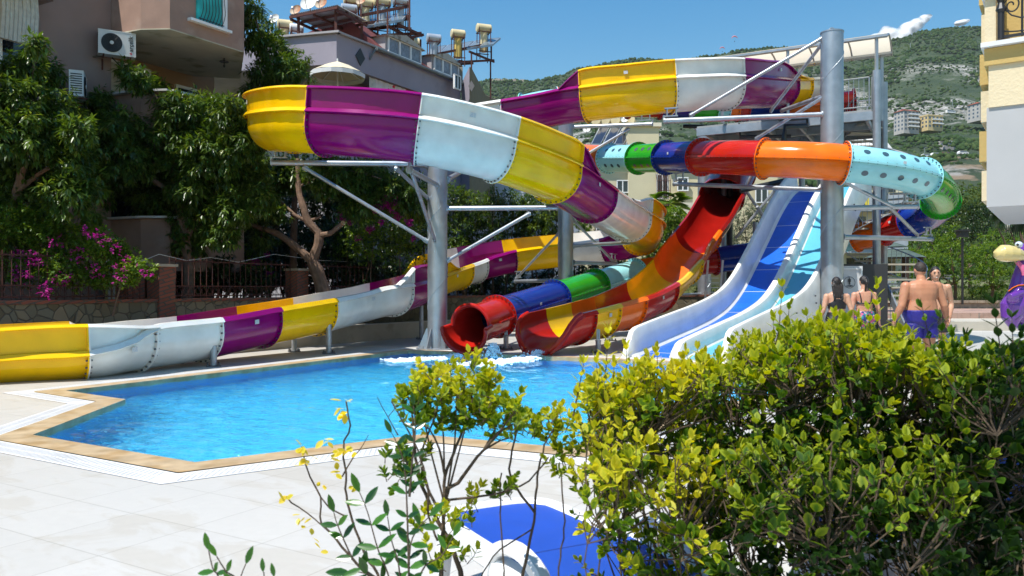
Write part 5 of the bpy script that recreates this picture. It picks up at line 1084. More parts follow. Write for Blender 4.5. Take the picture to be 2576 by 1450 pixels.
# ---------------------------------------------------------------- near yellow building at the right edge
NY = mat('near_cream_plaster', (.66, .55, .36), rough=.85, var=.05, vs=1.5, bump=.3, bs=30); NY2 = mat('near_yellow_plaster', (.50, .35, .12), rough=.85, var=.05, vs=1.5, bump=.25, bs=30); NG = mat('near_grey_panel', (.40, .40, .40), rough=.8, var=.04); MB_ = mat('marble_slab', (.66, .66, .67), rough=.4, var=.08, vs=2)
nb = thing('apartment_building', 'cream and yellow building corner cutting in from the right edge, with scrolled iron balcony railing', 'building', (6.0, 9, 2.4))
a = P(2482, 728, 9.0); b = V((8.2, 7.0, 0)); dv = (b - a); dv.z = 0; dv.normalize(); nv = V((-dv.y, dv.x, 0)) * -1    # towards the camera
if nv.y > 0: nv = -nv
def NB(u, v, z): return V((a.x, a.y, 0)) + dv * u + nv * v + V((0, 0, z))
def nbx(mb, u0, u1, v0, v1, z0, z1, mi=0): mb.prism([tuple(NB(*p, 0))[:2] for p in ((u0, v0), (u1, v0), (u1, v1), (u0, v1))], z0, z1, mi)
mb = MB(); nbx(mb, .0, 4, -3, 0, 2.38, 3.50, 0); mb.build('panel_wall', NG, nb)
mb = MB(); nbx(mb, .02, 4, -3, .02, 3.50, 3.97, 0); mb.build('upper_wall', NY, nb)
mb = MB(); nbx(mb, -.02, 4, -3, .05, 3.97, 4.16, 0); nbx(mb, .10, 4, -3, -.55, 4.25, 8, 0); mb.build('yellow_band', NY2, nb)
mb = MB(); nbx(mb, -.05, 4, -3, .12, 4.165, 4.215, 0); mb.build('slab', MB_, nb)
mb = MB(); nbx(mb, -.02, .09, -.35, .0, 4.22, 4.74, 0); nbx(mb, -.04, .12, -3, -.36, 4.22, 8, 0); mb.build('pier', NY, nb); mb = MB(); nbx(mb, -.05, .15, -.42, .05, 4.745, 4.79, 0); mb.build('pier_cap', MB_, nb)
mb = MB()
for k in range(9): z = 2.5 + k * .46; nbx(mb, -.09 - .02 * (k % 2), -.003, -3, -.5 + .05 * (k % 3), z, z + .36, k % 2)
mb.build('side_moulding', [NY, NY2], nb)
rl = MB(); IR = M['black']; zb, zt = 4.25, 5.2; v0 = .02
rl.beam(NB(.14, v0, zb + .02), NB(4, v0, zb + .02), .03, .03); rl.beam(NB(.14, v0, zt), NB(4, v0, zt), .05, .03)
for u in (.14,): rl.lathe([(.035, zb), (.035, zb + .3), (.055, zb + .33), (.03, zb + .4), (.055, zb + .5), (.055, zb + .62), (.03, zb + .7), (.035, zb + .8), (.035, zt + .1)], NB(u, v0, 0), seg=10)
rl.build('railing', IR, nb)
for j in range(4):
    u = .34 + j * .42; mb = MB(); mb.tube([NB(u, v0, zb), NB(u, v0, zt)], .012, seg=6)
    def spiral(sx, sz, zc):
        pts = []
        for k in range(26):
            f = k / 25; an = f * 2.6 * math.pi; r_ = .02 + .085 * f; pts.append(NB(u + sx * (.10 - r_ * math.cos(an) * .8), v0, zc + sz * r_ * math.sin(an)))
        mb.tube(pts, .009, seg=5)
    for sx in (-1, 1):
        spiral(sx, 1, zb + .36); spiral(sx, -1, zb + .80); mb.tube([NB(u + sx * (.22 * math.sin(f * math.pi * .5)), v0, zb + .06 + .24 * (1 - math.cos(f * math.pi * .5)) * .3) for f in [k / 8 for k in range(9)]], .009, seg=5)
        mb.tube([NB(u, v0, zb + .2), NB(u + sx * .1, v0, zb + .25), NB(u + sx * .19, v0, zb + .36), NB(u + sx * .1, v0, zb + .5), NB(u, v0, zb + .6)], .009, seg=5)
    mb.build('scroll_panel', IR, nb, smooth=True)
# ================================================================== tower deck
O_ = V((11.17, 24.35, 0)); ta = V((-.876, .482, 0)); tb = V((.482, .876, 0)); DZ = 7.0
def TW(a, b, z): return O_ + ta * a + tb * b + V((0, 0, z))
def tbx(mb, a0, a1, b0, b1, z0, z1, mi=0): mb.prism([tuple(TW(*p, 0))[:2] for p in ((a0, b0), (a1, b0), (a1, b1), (a0, b1))], z0, z1, mi)
tw = thing('slide_tower', 'galvanised slide tower deck with railings, curved cream canopy and spiral stairs', 'tower', (10, 26, 0))
DKM = mat('deck_grating', (.30, .31, .31), rough=.7, metal=.4, var=.15)
mb = MB(); tbx(mb, .15, 5.6, .1, 3.4, DZ - .06, DZ); mb.build('deck_floor', DKM, tw)
for b_ in (.1, 1.7, 3.4): mb = MB(); mb.beam(TW(.1, b_, DZ - .2), TW(5.6, b_, DZ - .2), .1, .26); mb.build('deck_beam', M['steel'], tw)
for k in range(6): mb = MB(); mb.beam(TW(.3 + k, .1, DZ - .24), TW(.3 + k, 3.4, DZ - .24), .08, .16); mb.build('joist', M['steeld'], tw)
for i, (A_0, B_0, zt, dd_) in enumerate(((.0, .0, 8.15, .235), (5.5, 3.4, 6.9, .2), (2.7, 3.4, 6.9, .2))):
    mb = MB(); mb.tube([TW(A_0, B_0, 0), TW(A_0, B_0, zt)], dd_ / 2, seg=18); mb.build('leg', M['steel'], tw, smooth=True)
def railing(p, q, z, nm='railing'):
    mb = MB(); p, q = V(p), V(q); h_ = 1.0; d = (q - p).normalized()
    for hh in (.1, h_): mb.tube([p + V((0, 0, z + hh)), q + V((0, 0, z + hh))], .022, seg=6)
    for e in (p, q): mb.tube([e + V((0, 0, z + .1)), e + V((0, 0, z + h_))], .022, seg=6)
    n_ = max(2, int((q - p).length / .13))
    for k in range(1, n_): c = p.lerp(q, k / n_); mb.tube([c + V((0, 0, z + .1)), c + V((0, 0, z + h_))], .009, seg=5)
    for f in (.05, .95): c = p.lerp(q, f); mb.tube([c + V((0, 0, z)), c + V((0, 0, z + .12))], .02, seg=5)
    return mb.build(nm, M['steel'], tw, smooth=True)
railing(TW(.22, .12, 0), TW(1.25, .12, 0), DZ); railing(TW(.15, .2, 0), TW(.05, 1.8, 0), DZ); railing(TW(.3, 3.4, 0), TW(5.5, 3.4, 0), DZ)
mb = MB(); tbx(mb, .0, .04, .2, 1.8, DZ + .12, DZ + .95); mb.build('side_panel', M['steeld'], tw)
# canopy: barrel of pale fabric on hoops
CF = leafmat('canopy_fabric', [(.62, .57, .44), (.62, .57, .44)], rough=.8, trl=.55, spec=.1)
def cano(a, f, dz=0.0): an = math.pi * f; return TW(a, -.12 + 2.3 * (f * .5 + .25 * (1 - math.cos(an))), 9.16 + .27 * math.sin(an) + dz)
mb = MB(); na, nf = 14, 10; vs = [cano(-.3 + 6.0 * i / na, j / nf) for i in range(na + 1) for j in range(nf + 1)]; mb.add(vs, [(i * (nf + 1) + j, i * (nf + 1) + j + 1, (i + 1) * (nf + 1) + j + 1, (i + 1) * (nf + 1) + j) for i in range(na) for j in range(nf)]); mb.build('canopy', CF, tw, smooth=True)
for k in range(6):
    a = -.3 + 6.0 * k / 5; mb = MB(); mb.tube([cano(a, j / 12, -.03) for j in range(13)], .03, seg=6); mb.build('hoop', M['steel'], tw, smooth=True)
for f, dz in ((0, 0), (.12, -.08), (1, 0), (.88, -.08)): mb = MB(); mb.beam(cano(-.3, f, dz), cano(5.7, f, dz), .07, .07); mb.build('canopy_rail', M['steel'], tw)
for a, f, z0 in ((0, .04, 7.9), (0, .96, 7.0), (2.6, .04, 7), (2.6, .96, 7), (4.7, .04, 7), (4.7, .96, 7)): mb = MB(); p = cano(a, f, -.03); mb.beam(V((p.x, p.y, z0)), p, .08, .08); mb.build('canopy_post', M['steel'], tw)
# spiral stairs
sc_ = V((12.45, 26.6, 0)); STP = mat('stair_tread', (.42, .38, .30), rough=.7, var=.1); n = 34; rail = []; rail2 = []
for k in range(n):
    a = math.radians(205 - k * 21); z = DZ - .2 * (k + 1); c0, c1 = sc_ + V((.16 * math.cos(a), .16 * math.sin(a), z)), sc_ + V((1.25 * math.cos(a), 1.25 * math.sin(a), z)); w_ = V((-math.sin(a), math.cos(a), 0)) * .16
    mb = MB(); mb.extr([c0 - w_ * .5, c1 - w_ * 1.3, c1 + w_ * 1.3, c0 + w_ * .5], (0, 0, .05)); mb.build('stair_tread', STP, tw)
for k in range(n * 3): a = math.radians(205 - k * 7); z = DZ - .2 * (k / 3 + 1); rail.append(sc_ + V((1.27 * math.cos(a), 1.27 * math.sin(a), z + .95))); rail2.append(sc_ + V((1.27 * math.cos(a), 1.27 * math.sin(a), z + .03)))
mb = MB(); mb.tube(rail, .025, seg=6); mb.tube(rail2, .02, seg=5)
for k in range(0, n * 3): mb.tube([rail[k], rail2[k]], .009, seg=4)
mb.build('stair_railing', M['steel'], tw, smooth=True); mb = MB(); mb.tube([sc_, sc_ + V((0, 0, 8.37))], .11, seg=16); mb.build('stair_pole', M['steel'], tw, smooth=True)
# straight lower flight beside it, pale slatted treads
for k in range(9): mb = MB(); mb.box((12.0, 23.0 + k * .22, .3 + k * .24), (1.15, .26, .05)); mb.build('stair_tread', STP, tw)
mb = MB(); mb.beam((11.4, 22.9, .1), (11.4, 25.0, 2.4), .05, .22); mb.build('stringer', M['steel'], tw)
# black pipework
for pp, rr_ in (([P(1960, 300, 25), P(2030, 296, 25), P(2031, 317, 25), P(1975, 319, 25), P(1972, 350, 25), P(1972, 380, 25)], .085), ([P(1836, 330, 30), P(1836, 790, 30)], .11), ([P(1862, 480, 26), P(2000, 450, 26)], .09), ([P(1720, 318, 28), P(1960, 322, 26)], .07), ([P(1860, 310, 26.5), P(1862, 345, 26.5), P(1990, 343, 26)], .06)): mb = MB(); mb.tube(pp, rr_, seg=10); mb.build('water_pipe', M['blackp'], tw, smooth=True)
for a, b in (((1990, 430), (1850, 600)), ((1870, 470), (1930, 560)), ((1905, 520), (1985, 640)), ((2128, 500), (2180, 580))): mb = MB(); mb.tube([P(*a, 26), P(*b, 27)], .05, seg=8); mb.build('brace', M['steeld'], tw, smooth=True)
for px in (1822, 1900): mb = MB(); mb.tube([P(px, 560, 30), V(((px - CX) / F * 30, 30, 0))], .1, seg=10); mb.build('leg', M['steel'], tw, smooth=True)
mb = MB()
for k in range(6): mb.box(P(1790, 760 - k * 12, 26) + V((0, 0, 0)), (.45, .12, .03))
for s in (-1, 1): mb.beam(P(1790, 780, 26) + V((s * .24, 0, 0)), P(1800, 655, 26) + V((s * .24, 0, 0)), .04, .06)
tag(mb.build('step_ladder', M['white']), 'small white ladder under the blue tube behind the racing slide', 'ladder')
# pump house and changing cabin behind the women
mb = MB(); mb.box((10.3, 24.4, 1.1), (1.8, 1.4, 2.2)); ph = mb.build('plant_box', mat('charcoal_panel', (.035, .035, .038), rough=.5)); tag(ph, 'charcoal plant cabinet between the tower columns and the white cabin', 'cabinet')
cb = thing('changing_cabin', 'white changing cabin door panel with round CABIN sign behind the two women', 'cabin', (9.3, 22.9, 0))
mb = MB(); mb.box((9.2, 22.9, 1.055), (1.4, .9, 2.1)); mb.build('body', mat('cabin_white', (.60, .61, .62), rough=.5, var=.04), cb)
mb = MB(); z0 = 1.9
for x, w_ in ((8.56, .04), (9.85, .04)): mb.box((x, 22.435, 1.05), (w_, .03, 1.9))
mb.box((9.2, 22.435, 2.03), (1.33, .03, .04)); mb.build('frame', M['white'], cb)
cc = P(2137, 711, 22.42); R_ = .158; mb = MB(); mb.tube([cc + V((R_ * math.cos(a), 0, R_ * math.sin(a))) for a in [k * math.pi / 20 for k in range(41)]], .006, seg=5)
s_ = .0098; m_ = cc + V((0, -.005, .035)); mb.ell(m_ + V((0, 0, .088)), (.018, .004, .018), seg=12); mb.box(m_ + V((0, 0, .025)), (.04, .008, .075)); 
for x in (-.034, .034): mb.box(m_ + V((x, 0, .022)), (.012, .008, .09))
for x in (-.014, .014): mb.box(m_ + V((x * .8, 0, -.055)), (.018, .008, .085))
mb.build('man_symbol', M['black'], cb); text_mesh('CABIN', .058, facing(cc + V((0, -.012, -.10)), 0), 'lettering', M['black'], cb, bold=.0015)
# gazebo
gz = thing('gazebo', 'dark wooden gazebo with green shingle roof behind the men', 'gazebo', tuple(P(2250, 728, 33))[:2] + (.6,)); gc = P(2250, 728, 33); gc.z = 0; SHN = mat('green_shingle', (.06, .09, .075), rough=.9, var=.3, vs=4); DWD = mat('dark_timber', (.045, .022, .013), rough=.7, var=.3, vs=4)
mb = MB(); n = 8; vs = [gc + V((1.25 * math.cos(k * math.pi / 4), 1.25 * math.sin(k * math.pi / 4), 2.75)) for k in range(n)] + [gc + V((.45 * math.cos(k * math.pi / 4), .45 * math.sin(k * math.pi / 4), 3.1)) for k in range(n)]
mb.add(vs, [(k, (k + 1) % n, n + (k + 1) % n, n + k) for k in range(n)]); v2 = [gc + V((.55 * math.cos(k * math.pi / 4), .55 * math.sin(k * math.pi / 4), 3.2)) for k in range(n)] + [gc + V((0, 0, 3.4))]; mb.add(v2, [(k, (k + 1) % n, n) for k in range(n)]); mb.build('roof', SHN, gz)
for k in range(n): p = gc + V((1.05 * math.cos(k * math.pi / 4), 1.05 * math.sin(k * math.pi / 4), 0)); mb = MB(); mb.beam(p + V((0, 0, .5)), p + V((0, 0, 2.8)), .11, .11); mb.build('post', DWD, gz); q_ = gc + V((1.05 * math.cos((k + 1) * math.pi / 4), 1.05 * math.sin((k + 1) * math.pi / 4), 0)); mb = MB(); mb.beam(p + V((0, 0, 1.5)), q_ + V((0, 0, 1.5)), .06, .1); mb.beam(p + V((0, 0, .8)), q_ + V((0, 0, .8)), .06, .1); mb.build('rail', DWD, gz)
lp = thing('garden_lamp', 'square black garden lamp on a thin post above the orange trees', 'lamp', tuple(P(2421, 728, 34))[:2] + (.8,)); c = P(2421, 590, 34); mb = MB(); mb.beam(V((c.x, c.y, .8)), c - V((0, 0, .15)), .07, .07); mb.build('post', M['black'], lp); mb = MB(); mb.box(c, (.34, .34, .24)); mb.box(c + V((0, 0, .16)), (.46, .46, .07)); mb.build('lantern', M['black'], lp)
# ================================================================== boundary walls and planting at the left
TW_ = mat('tiled_low_wall', (.40, .34, .25), rough=.4, var=.08, vs=1.5, col2=(.30, .25, .17), c2s=2, c2t=.58)
def stonemat():
    m = bpy.data.materials.new('rubble_stone'); m.use_nodes = True; nt = m.node_tree; b = nt.nodes['Principled BSDF']; L = nt.links.new; g = node(nt, 'ShaderNodeNewGeometry')
    v = node(nt, 'ShaderNodeTexVoronoi'); v.feature = 'DISTANCE_TO_EDGE'; v.inputs['Scale'].default_value = 4.4; v2 = node(nt, 'ShaderNodeTexVoronoi'); v2.inputs['Scale'].default_value = 4.4; L(g.outputs['Position'], v.inputs[0]); L(g.outputs['Position'], v2.inputs[0])
    cr = node(nt, 'ShaderNodeValToRGB'); cr.color_ramp.elements[0].color = (.14, .10, .05, 1); cr.color_ramp.elements[1].color = (.27, .20, .12, 1); e = cr.color_ramp.elements.new(.5); e.color = (.19, .165, .11, 1); L(v2.outputs['Color'], cr.inputs[0])
    mx = node(nt, 'ShaderNodeMix', data_type='RGBA'); r = node(nt, 'ShaderNodeMapRange'); L(v.outputs[0], r.inputs[0]); r.inputs[1].default_value = .01; r.inputs[2].default_value = .05; L(r.outputs[0], mx.inputs[0]); mx.inputs[6].default_value = (.13, .11, .08, 1); L(cr.outputs[0], mx.inputs[7]); L(mx.outputs[2], b.inputs['Base Color']); b.inputs['Roughness'].default_value = .9
    bp = node(nt, 'ShaderNodeBump'); bp.inputs['Strength'].default_value = .8; bp.inputs['Distance'].default_value = .04; L(r.outputs[0], bp.inputs['Height']); L(bp.outputs[0], b.inputs['Normal']); return m
def brickmat():
    m = bpy.data.materials.new('red_brick'); m.use_nodes = True; nt = m.node_tree; b = nt.nodes['Principled BSDF']; L = nt.links.new; g = node(nt, 'ShaderNodeNewGeometry'); mp = node(nt, 'ShaderNodeMapping'); mp.inputs['Rotation'].default_value = (math.radians(90), 0, math.radians(28)); L(g.outputs['Position'], mp.inputs[0])
    br = node(nt, 'ShaderNodeTexBrick'); br.inputs['Scale'].default_value = 1; br.inputs['Brick Width'].default_value = .22; br.inputs['Row Height'].default_value = .075; br.inputs['Mortar Size'].default_value = .012; br.inputs['Color1'].default_value = (.30, .09, .05, 1); br.inputs['Color2'].default_value = (.22, .07, .045, 1); br.inputs['Mortar'].default_value = (.10, .08, .06, 1); L(mp.outputs[0], br.inputs[0]); L(br.outputs[0], b.inputs['Base Color']); b.inputs['Roughness'].default_value = .9; return m
RST = stonemat(); RBR = brickmat()
def wallrun(mb, pts, z0, z1, th, mi=0):
    for a, b in zip(pts, pts[1:]):
        a, b = V((a[0], a[1], (z0 + z1) / 2)), V((b[0], b[1], (z0 + z1) / 2)); d = (b - a).normalized(); mb.beam(a - d * 0, b, th, z1 - z0, mi)
W1 = [(-12.6, 6.4), (-6.62, 17.5), (-4.45, 21.55), (-3.2, 23.6), (-1.4, 25.8), (1.2, 28.0), (4.5, 29.4), (8.5, 30.2)]
mb = MB(); wallrun(mb, W1, 0, .45, .12); t = tag(mb.build('low_wall', TW_), 'low beige tiled wall curving behind the long slide', 'wall')
mb = MB(); wallrun(mb, [(p[0], p[1]) for p in W1], .452, .48, .2); mb.build('coping', mat('wall_coping', (.45, .42, .36), rough=.4), t)
def offl(pts, d):
    out = []
    for i, p in enumerate(pts):
        a = V(pts[max(0, i - 1)]); b = V(pts[min(len(pts) - 1, i + 1)]); t_ = (b - a).normalized(); out.append((p[0] - t_.y * d, p[1] + t_.x * d))
    return out
W2 = offl(W1, 1.25); mb = MB(); wallrun(mb, W2, 0, 1.16, .32); sw = tag(mb.build('stone_wall', RST), 'dark rubble stone retaining wall with brick top behind the long slide', 'wall')
mb = MB(); wallrun(mb, W2, 1.162, 1.235, .38); mb.build('brick_capping', RBR, sw)
mb = MB(); 
for (a, b), (c, d) in zip(zip(W1, W1[1:]), zip(W2, W2[1:])): mb.quad((*a, .40), (*b, .40), (*d, .40), (*c, .40))
W3 = offl(W1, 14)
for (a, b), (c, d) in zip(zip(W2, W2[1:]), zip(W3, W3[1:])): mb.quad((*a, .95), (*b, .95), (*d, .95), (*c, .95))
struct(mb.build('garden_soil', mat('garden_soil', (.07, .05, .03), rough=1, var=.4, vs=6, bump=.6, bs=15), origin=False))
def on_w2(px):
    k = (px - CX) / F
    for a, b in zip(W2, W2[1:]):
        den = (b[0] - a[0]) - k * (b[1] - a[1])
        if abs(den) < 1e-9: continue
        t_ = (k * a[1] - a[0]) / den
        if 0 <= t_ <= 1: return V((a[0] + (b[0] - a[0]) * t_, a[1] + (b[1] - a[1]) * t_, 0)), (V((b[0] - a[0], b[1] - a[1], 0))).normalized()
for px, dz, off, lb in ((404, 1.95, -.02, 'brick gate pillar in the stone wall below the bougainvillea tip'), (366, 2.05, .5, 'lighter brick pillar standing just left of the dark one'), (749, 1.95, .02, 'brick pillar in shade behind the forked tree trunk')):
    c, d = on_w2(px); c = c + V((-d.y, d.x, 0)) * off; an = math.atan2(d.y, d.x); t = thing('brick_pillar', lb, 'pillar', tuple(c), 'brick pillars of the garden wall')
    mb = MB(); mb.box(c + V((0, 0, dz / 2)), (.42, .42, dz), rz(an)); mb.build('shaft', RBR, t); mb = MB(); mb.box(c + V((0, 0, dz + .03)), (.5, .5, .06), rz(an)); mb.build('cap', TW_, t)
def fence(label, px0, px1):
    p0, d0 = on_w2(px0); p1, d1 = on_w2(px1); t = thing('iron_fence', label, 'fence', tuple(p0), 'iron railings on the stone wall'); d = (p1 - p0).normalized(); Ln = (p1 - p0).length; up = V((0, 0, 1))
    mb = MB()
    for z in (1.30, 1.52, 2.10): mb.beam(p0 + up * z, p1 + up * z, .025, .03)
    mb.build('rail', M['rust'], t); mb = MB(); n_ = int(Ln / .17)
    for k in range(n_ + 1): c = p0 + d * (Ln * k / n_); mb.tube([c + up * 1.24, c + up * 2.18], .010, seg=4)
    mb.build('bars', M['rust'], t); mb = MB()
    for k in range(n_):
        c = p0 + d * (Ln * (k + .5) / n_) + up * 1.41; mb.tube([c + d * (.055 * math.cos(a)) + up * (.07 * math.sin(a) * (1 + .3 * a / 6)) for a in [j * math.pi / 4 for j in range(8)]], .007, seg=4)
    mb.build('scrollwork', M['rust'], t)
fence('iron railing with scrollwork under the left bougainvillea', -120, 352); fence('iron railing in shade between the dark pillar and the forked tree', 426, 730); fence('iron railing right of the forked tree, buried in shrubs', 768, 1010)
# round painted board behind the railing, white rope line
c = P(558, 684, 22.6); t = thing('round_board', 'round orange and white painted board behind the shaded railing', 'board', tuple(c - V((0, 0, .35)))); mb = MB(); mb.tube([c, c + V((.02, .05, 0))], .34, seg=28); mb.build('disc', mat('orange_board', (.42, .20, .10), rough=.7, col2=(.50, .46, .44), c2s=2.2, c2t=.5), t)
mb = MB(); mb.tube([c + V((-.05, .1, -.3)), c + V((-.05, .1, -1.0))], .03, seg=6); mb.build('stand', M['rust'], t)
mb = MB(); pts = [P(x, y, Y) for x, y, Y in ((250, 655, 17), (330, 668, 17.3), (400, 640, 18.4), (470, 656, 19), (530, 648, 19.6), (600, 660, 20.5), (690, 640, 21.6), (800, 655, 23), (900, 660, 24.5))]; mb.tube(pts, .008, seg=4); tag(mb.build('cable', M['white']), 'thin pale cable strung along the iron railings', 'cable')
# ================================================================== trees
LV_AVO = leafmat('glossy_dark_leaf', [(.018, .045, .007), (.045, .09, .012), (.09, .155, .018), (.20, .24, .035)], rough=.36, trl=.32, spec=.5)
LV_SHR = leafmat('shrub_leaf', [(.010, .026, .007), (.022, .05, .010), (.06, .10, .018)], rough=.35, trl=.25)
LV_BRT = leafmat('bright_leaf', [(.04, .095, .010), (.10, .19, .018), (.24, .32, .035)], rough=.42, trl=.4, spec=.35)
LV_OLV = leafmat('olive_leaf', [(.05, .075, .03), (.09, .12, .055), (.14, .16, .08)], rough=.5, trl=.2)
FLW = leafmat('bougainvillea_bract', [(.24, .008, .13), (.40, .02, .23), (.50, .05, .32)], rough=.6, trl=.35, spec=.2)
def blobs(lst, Y, dy=.0, sq=.85): return [(P(x, y, Y + (dy * ((i * 7) % 5 - 2))), (r_ / F * Y, r_ / F * Y * 1.1, r_ / F * Y * sq)) for i, (x, y, r_) in enumerate(lst)]
def limb(mb, pts, r0, r1):
    S_, _ = catmull([list(p) for p in pts], .15); n = len(S_); mb.tube([V(s) + V((random.gauss(0, .006), random.gauss(0, .006), 0)) for s in S_], [lerp(r0, r1, i / (n - 1)) * (1 + .06 * math.sin(i * 1.7)) for i in range(n)], seg=9)
def tree(label, cat, bl, n, ll, lw_, lm, limbs, Y, nm='tree', group='trees along the left boundary', seed=1, barkm=None, **kw):
    base = limbs[0][0][0]; t = thing(nm, label, cat, tuple(base), group); mb = MB()
    for pts, r0, r1 in limbs: limb(mb, pts, r0, r1)
    mb.build('trunk', barkm or M['bark'], t, smooth=True); crown('crown', bl, n, ll, lw_, lm, t, seed=seed, **kw); return t
def PP(*a): return [P(x, y, Y) for x, y, Y in a]
tree('broad-leaved tree at the left edge with sparse tall shoots', 'tree', blobs([(86, 118, 26), (60, 175, 52), (118, 185, 40), (60, 250, 70), (145, 275, 52), (55, 340, 80), (160, 345, 58), (85, 430, 85), (190, 410, 45), (60, 515, 60), (175, 490, 55), (-40, 300, 90), (-40, 440, 90), (215, 470, 40), (120, 560, 45), (200, 330, 40), (30, 580, 50), (230, 540, 30)], 16.2, .35), 24000, .18, .06, LV_AVO,
     [(PP((-12, 745, 16.2), (5, 640, 16.2), (18, 570, 16.2), (40, 500, 16.3), (60, 400, 16.2), (80, 250, 16.2), (88, 120, 16.2)), .15, .02), (PP((18, 570, 16.2), (-20, 520, 16.0), (-60, 430, 16)), .09, .03), (PP((45, 480, 16.2), (110, 430, 16.4), (170, 400, 16.4)), .06, .02), (PP((60, 400, 16.2), (120, 300, 16.4), (150, 260, 16.4)), .04, .012)], 16, seed=3, per=8, droop=.75)
tree('dense dark avocado-like tree filling the space left of the loop', 'tree', blobs([(345, 200, 34), (318, 178, 22), (388, 222, 40), (252, 250, 24), (245, 228, 14), (300, 330, 55), (250, 300, 44), (370, 320, 68), (450, 280, 55), (520, 275, 52), (585, 285, 48), (480, 370, 85), (390, 420, 80), (560, 390, 75), (600, 450, 60), (320, 400, 55), (500, 470, 80), (420, 500, 62), (580, 530, 58), (490, 560, 56), (610, 350, 50), (640, 320, 26), (370, 490, 55), (560, 590, 40), (290, 460, 50), (230, 380, 40), (260, 430, 45), (640, 420, 40), (650, 500, 40), (470, 610, 45)], 19.6, .4), 58000, .18, .058, LV_AVO,
     [(PP((470, 755, 19.8), (475, 680, 19.8), (465, 600, 19.7), (450, 500, 19.6), (430, 380, 19.6), (400, 260, 19.6), (350, 190, 19.6)), .15, .02), (PP((465, 600, 19.7), (520, 520, 19.8), (580, 420, 19.8), (600, 330, 19.7)), .09, .02), (PP((450, 500, 19.6), (360, 430, 19.4), (270, 320, 19.3)), .07, .02)], 19, seed=5, per=9, droop=.8)
tree('tall slender tree rising past the left end of the upper loop', 'tree', blobs([(640, 25, 26), (612, 48, 22), (660, 75, 36), (640, 110, 32), (690, 130, 46), (722, 180, 46), (660, 185, 38), (745, 178, 26), (640, 235, 34), (700, 215, 40), (596, 22, 10), (655, 262, 26), (632, 5, 18)], 23.5, .3), 9500, .19, .055, LV_AVO,
     [(PP((736, 745, 23.5), (738, 640, 23.5), (741, 520, 23.4), (746, 420, 23.4), (735, 300, 23.4), (700, 200, 23.4), (655, 90, 23.4), (640, 10, 23.4)), .12, .02), (PP((722, 260, 23.4), (760, 210, 23.5), (755, 180, 23.5)), .04, .012)], 23, seed=8, per=8, droop=.75)
tree('pruned tree with bare forked trunk and sawn stub behind the long slide', 'tree', blobs([(640, 450, 40), (700, 450, 40), (640, 540, 40), (660, 600, 30), (620, 500, 40), (820, 440, 50), (880, 450, 60), (940, 455, 55), (900, 520, 40), (1000, 480, 50), (700, 540, 25), (740, 440, 40), (1040, 520, 40), (660, 500, 40)], 22.2, .3), 20000, .18, .058, LV_AVO,
     [(PP((816, 745, 21.6), (800, 690, 21.6), (786, 658, 21.6)), .20, .17), (PP((786, 658, 21.6), (745, 622, 21.6), (700, 590, 21.7), (655, 574, 21.8), (600, 555, 21.9)), .12, .05), (PP((786, 658, 21.6), (802, 610, 21.6), (800, 585, 21.6), (776, 560, 21.6), (765, 525, 21.6), (752, 480, 21.7), (750, 400, 21.8)), .14, .06), (PP((800, 592, 21.6), (828, 588, 21.5), (846, 575, 21.5), (863, 562, 21.5)), .075, .06), (PP((778, 560, 21.6), (740, 540, 21.6), (700, 500, 21.9)), .06, .03), (PP((776, 556, 21.6), (800, 548, 21.6), (806, 544, 21.6)), .04, .03), (PP((752, 470, 21.7), (860, 430, 22), (960, 450, 22)), .04, .015)], 22, seed=9, per=8, droop=.7)
mb = MB(); mb.tube([P(863.2, 561.8, 21.5), P(864, 561, 21.49)], .066, seg=14); mb.build('sawn_end', mat('fresh_wood', (.50, .28, .13), rough=.8), bpy.data.objects['tree.003'])
# bougainvilleas: leaves and bracts
def bougain(label, bl, nl, nf, Y, fb, seed):
    t = thing('bougainvillea', label, 'shrub', tuple(bl[0][0][:2]) + (.9,), 'bougainvilleas on the railings'); crown('foliage', bl, nl, .075, .045, LV_BRT, t, seed=seed, per=6, droop=.2, shell=.35)
    crown('bracts', fb, nf, .05, .045, FLW, t, seed=seed + 50, per=3, droop=.1, shell=.35); mb = MB(); r = random.Random(seed)
    for k in range(4): c = bl[r.randrange(len(bl))][0]; mb.tube([V((c.x + r.gauss(0, .2), c.y, .9)), V((c.x + r.gauss(0, .25), c.y, (c.z + .9) / 2)), c], [.022, .015, .006], seg=5)
    mb.build('stems', M['bark'], t, smooth=True)
bougain('bougainvillea with magenta flowers spilling over the left railing', blobs([(40, 560, 60), (110, 590, 62), (190, 600, 62), (255, 620, 50), (300, 645, 42), (345, 672, 34), (378, 690, 18), (60, 670, 60), (160, 680, 60), (250, 690, 45), (320, 700, 30)], 16.0, .15), 17000, 800, 16,
        blobs([(235, 592, 20), (262, 608, 18), (290, 630, 18), (215, 578, 12), (320, 652, 14), (372, 690, 14), (350, 676, 12), (200, 640, 26), (300, 690, 22), (160, 700, 26), (60, 690, 30), (90, 650, 26), (240, 680, 22), (140, 610, 22), (40, 640, 20), (110, 730, 26)], 15.4, .05), 21)
bougain('bougainvillea with pink flowers behind the forked tree and tall column', blobs([(640, 640, 34), (665, 690, 36), (900, 560, 62), (960, 530, 60), (1010, 560, 50), (940, 610, 70), (1030, 620, 50), (870, 620, 50)], 23.4, .2), 9000, 2400, 23,
        blobs([(655, 600, 12), (640, 660, 12), (670, 640, 8), (985, 512, 22), (945, 525, 14), (860, 545, 12), (880, 560, 8), (1000, 545, 12), (1030, 560, 10), (930, 575, 12), (960, 560, 8), (900, 600, 7), (1040, 600, 8), (925, 480, 8), (680, 690, 8)], 22.4, .1), 22)
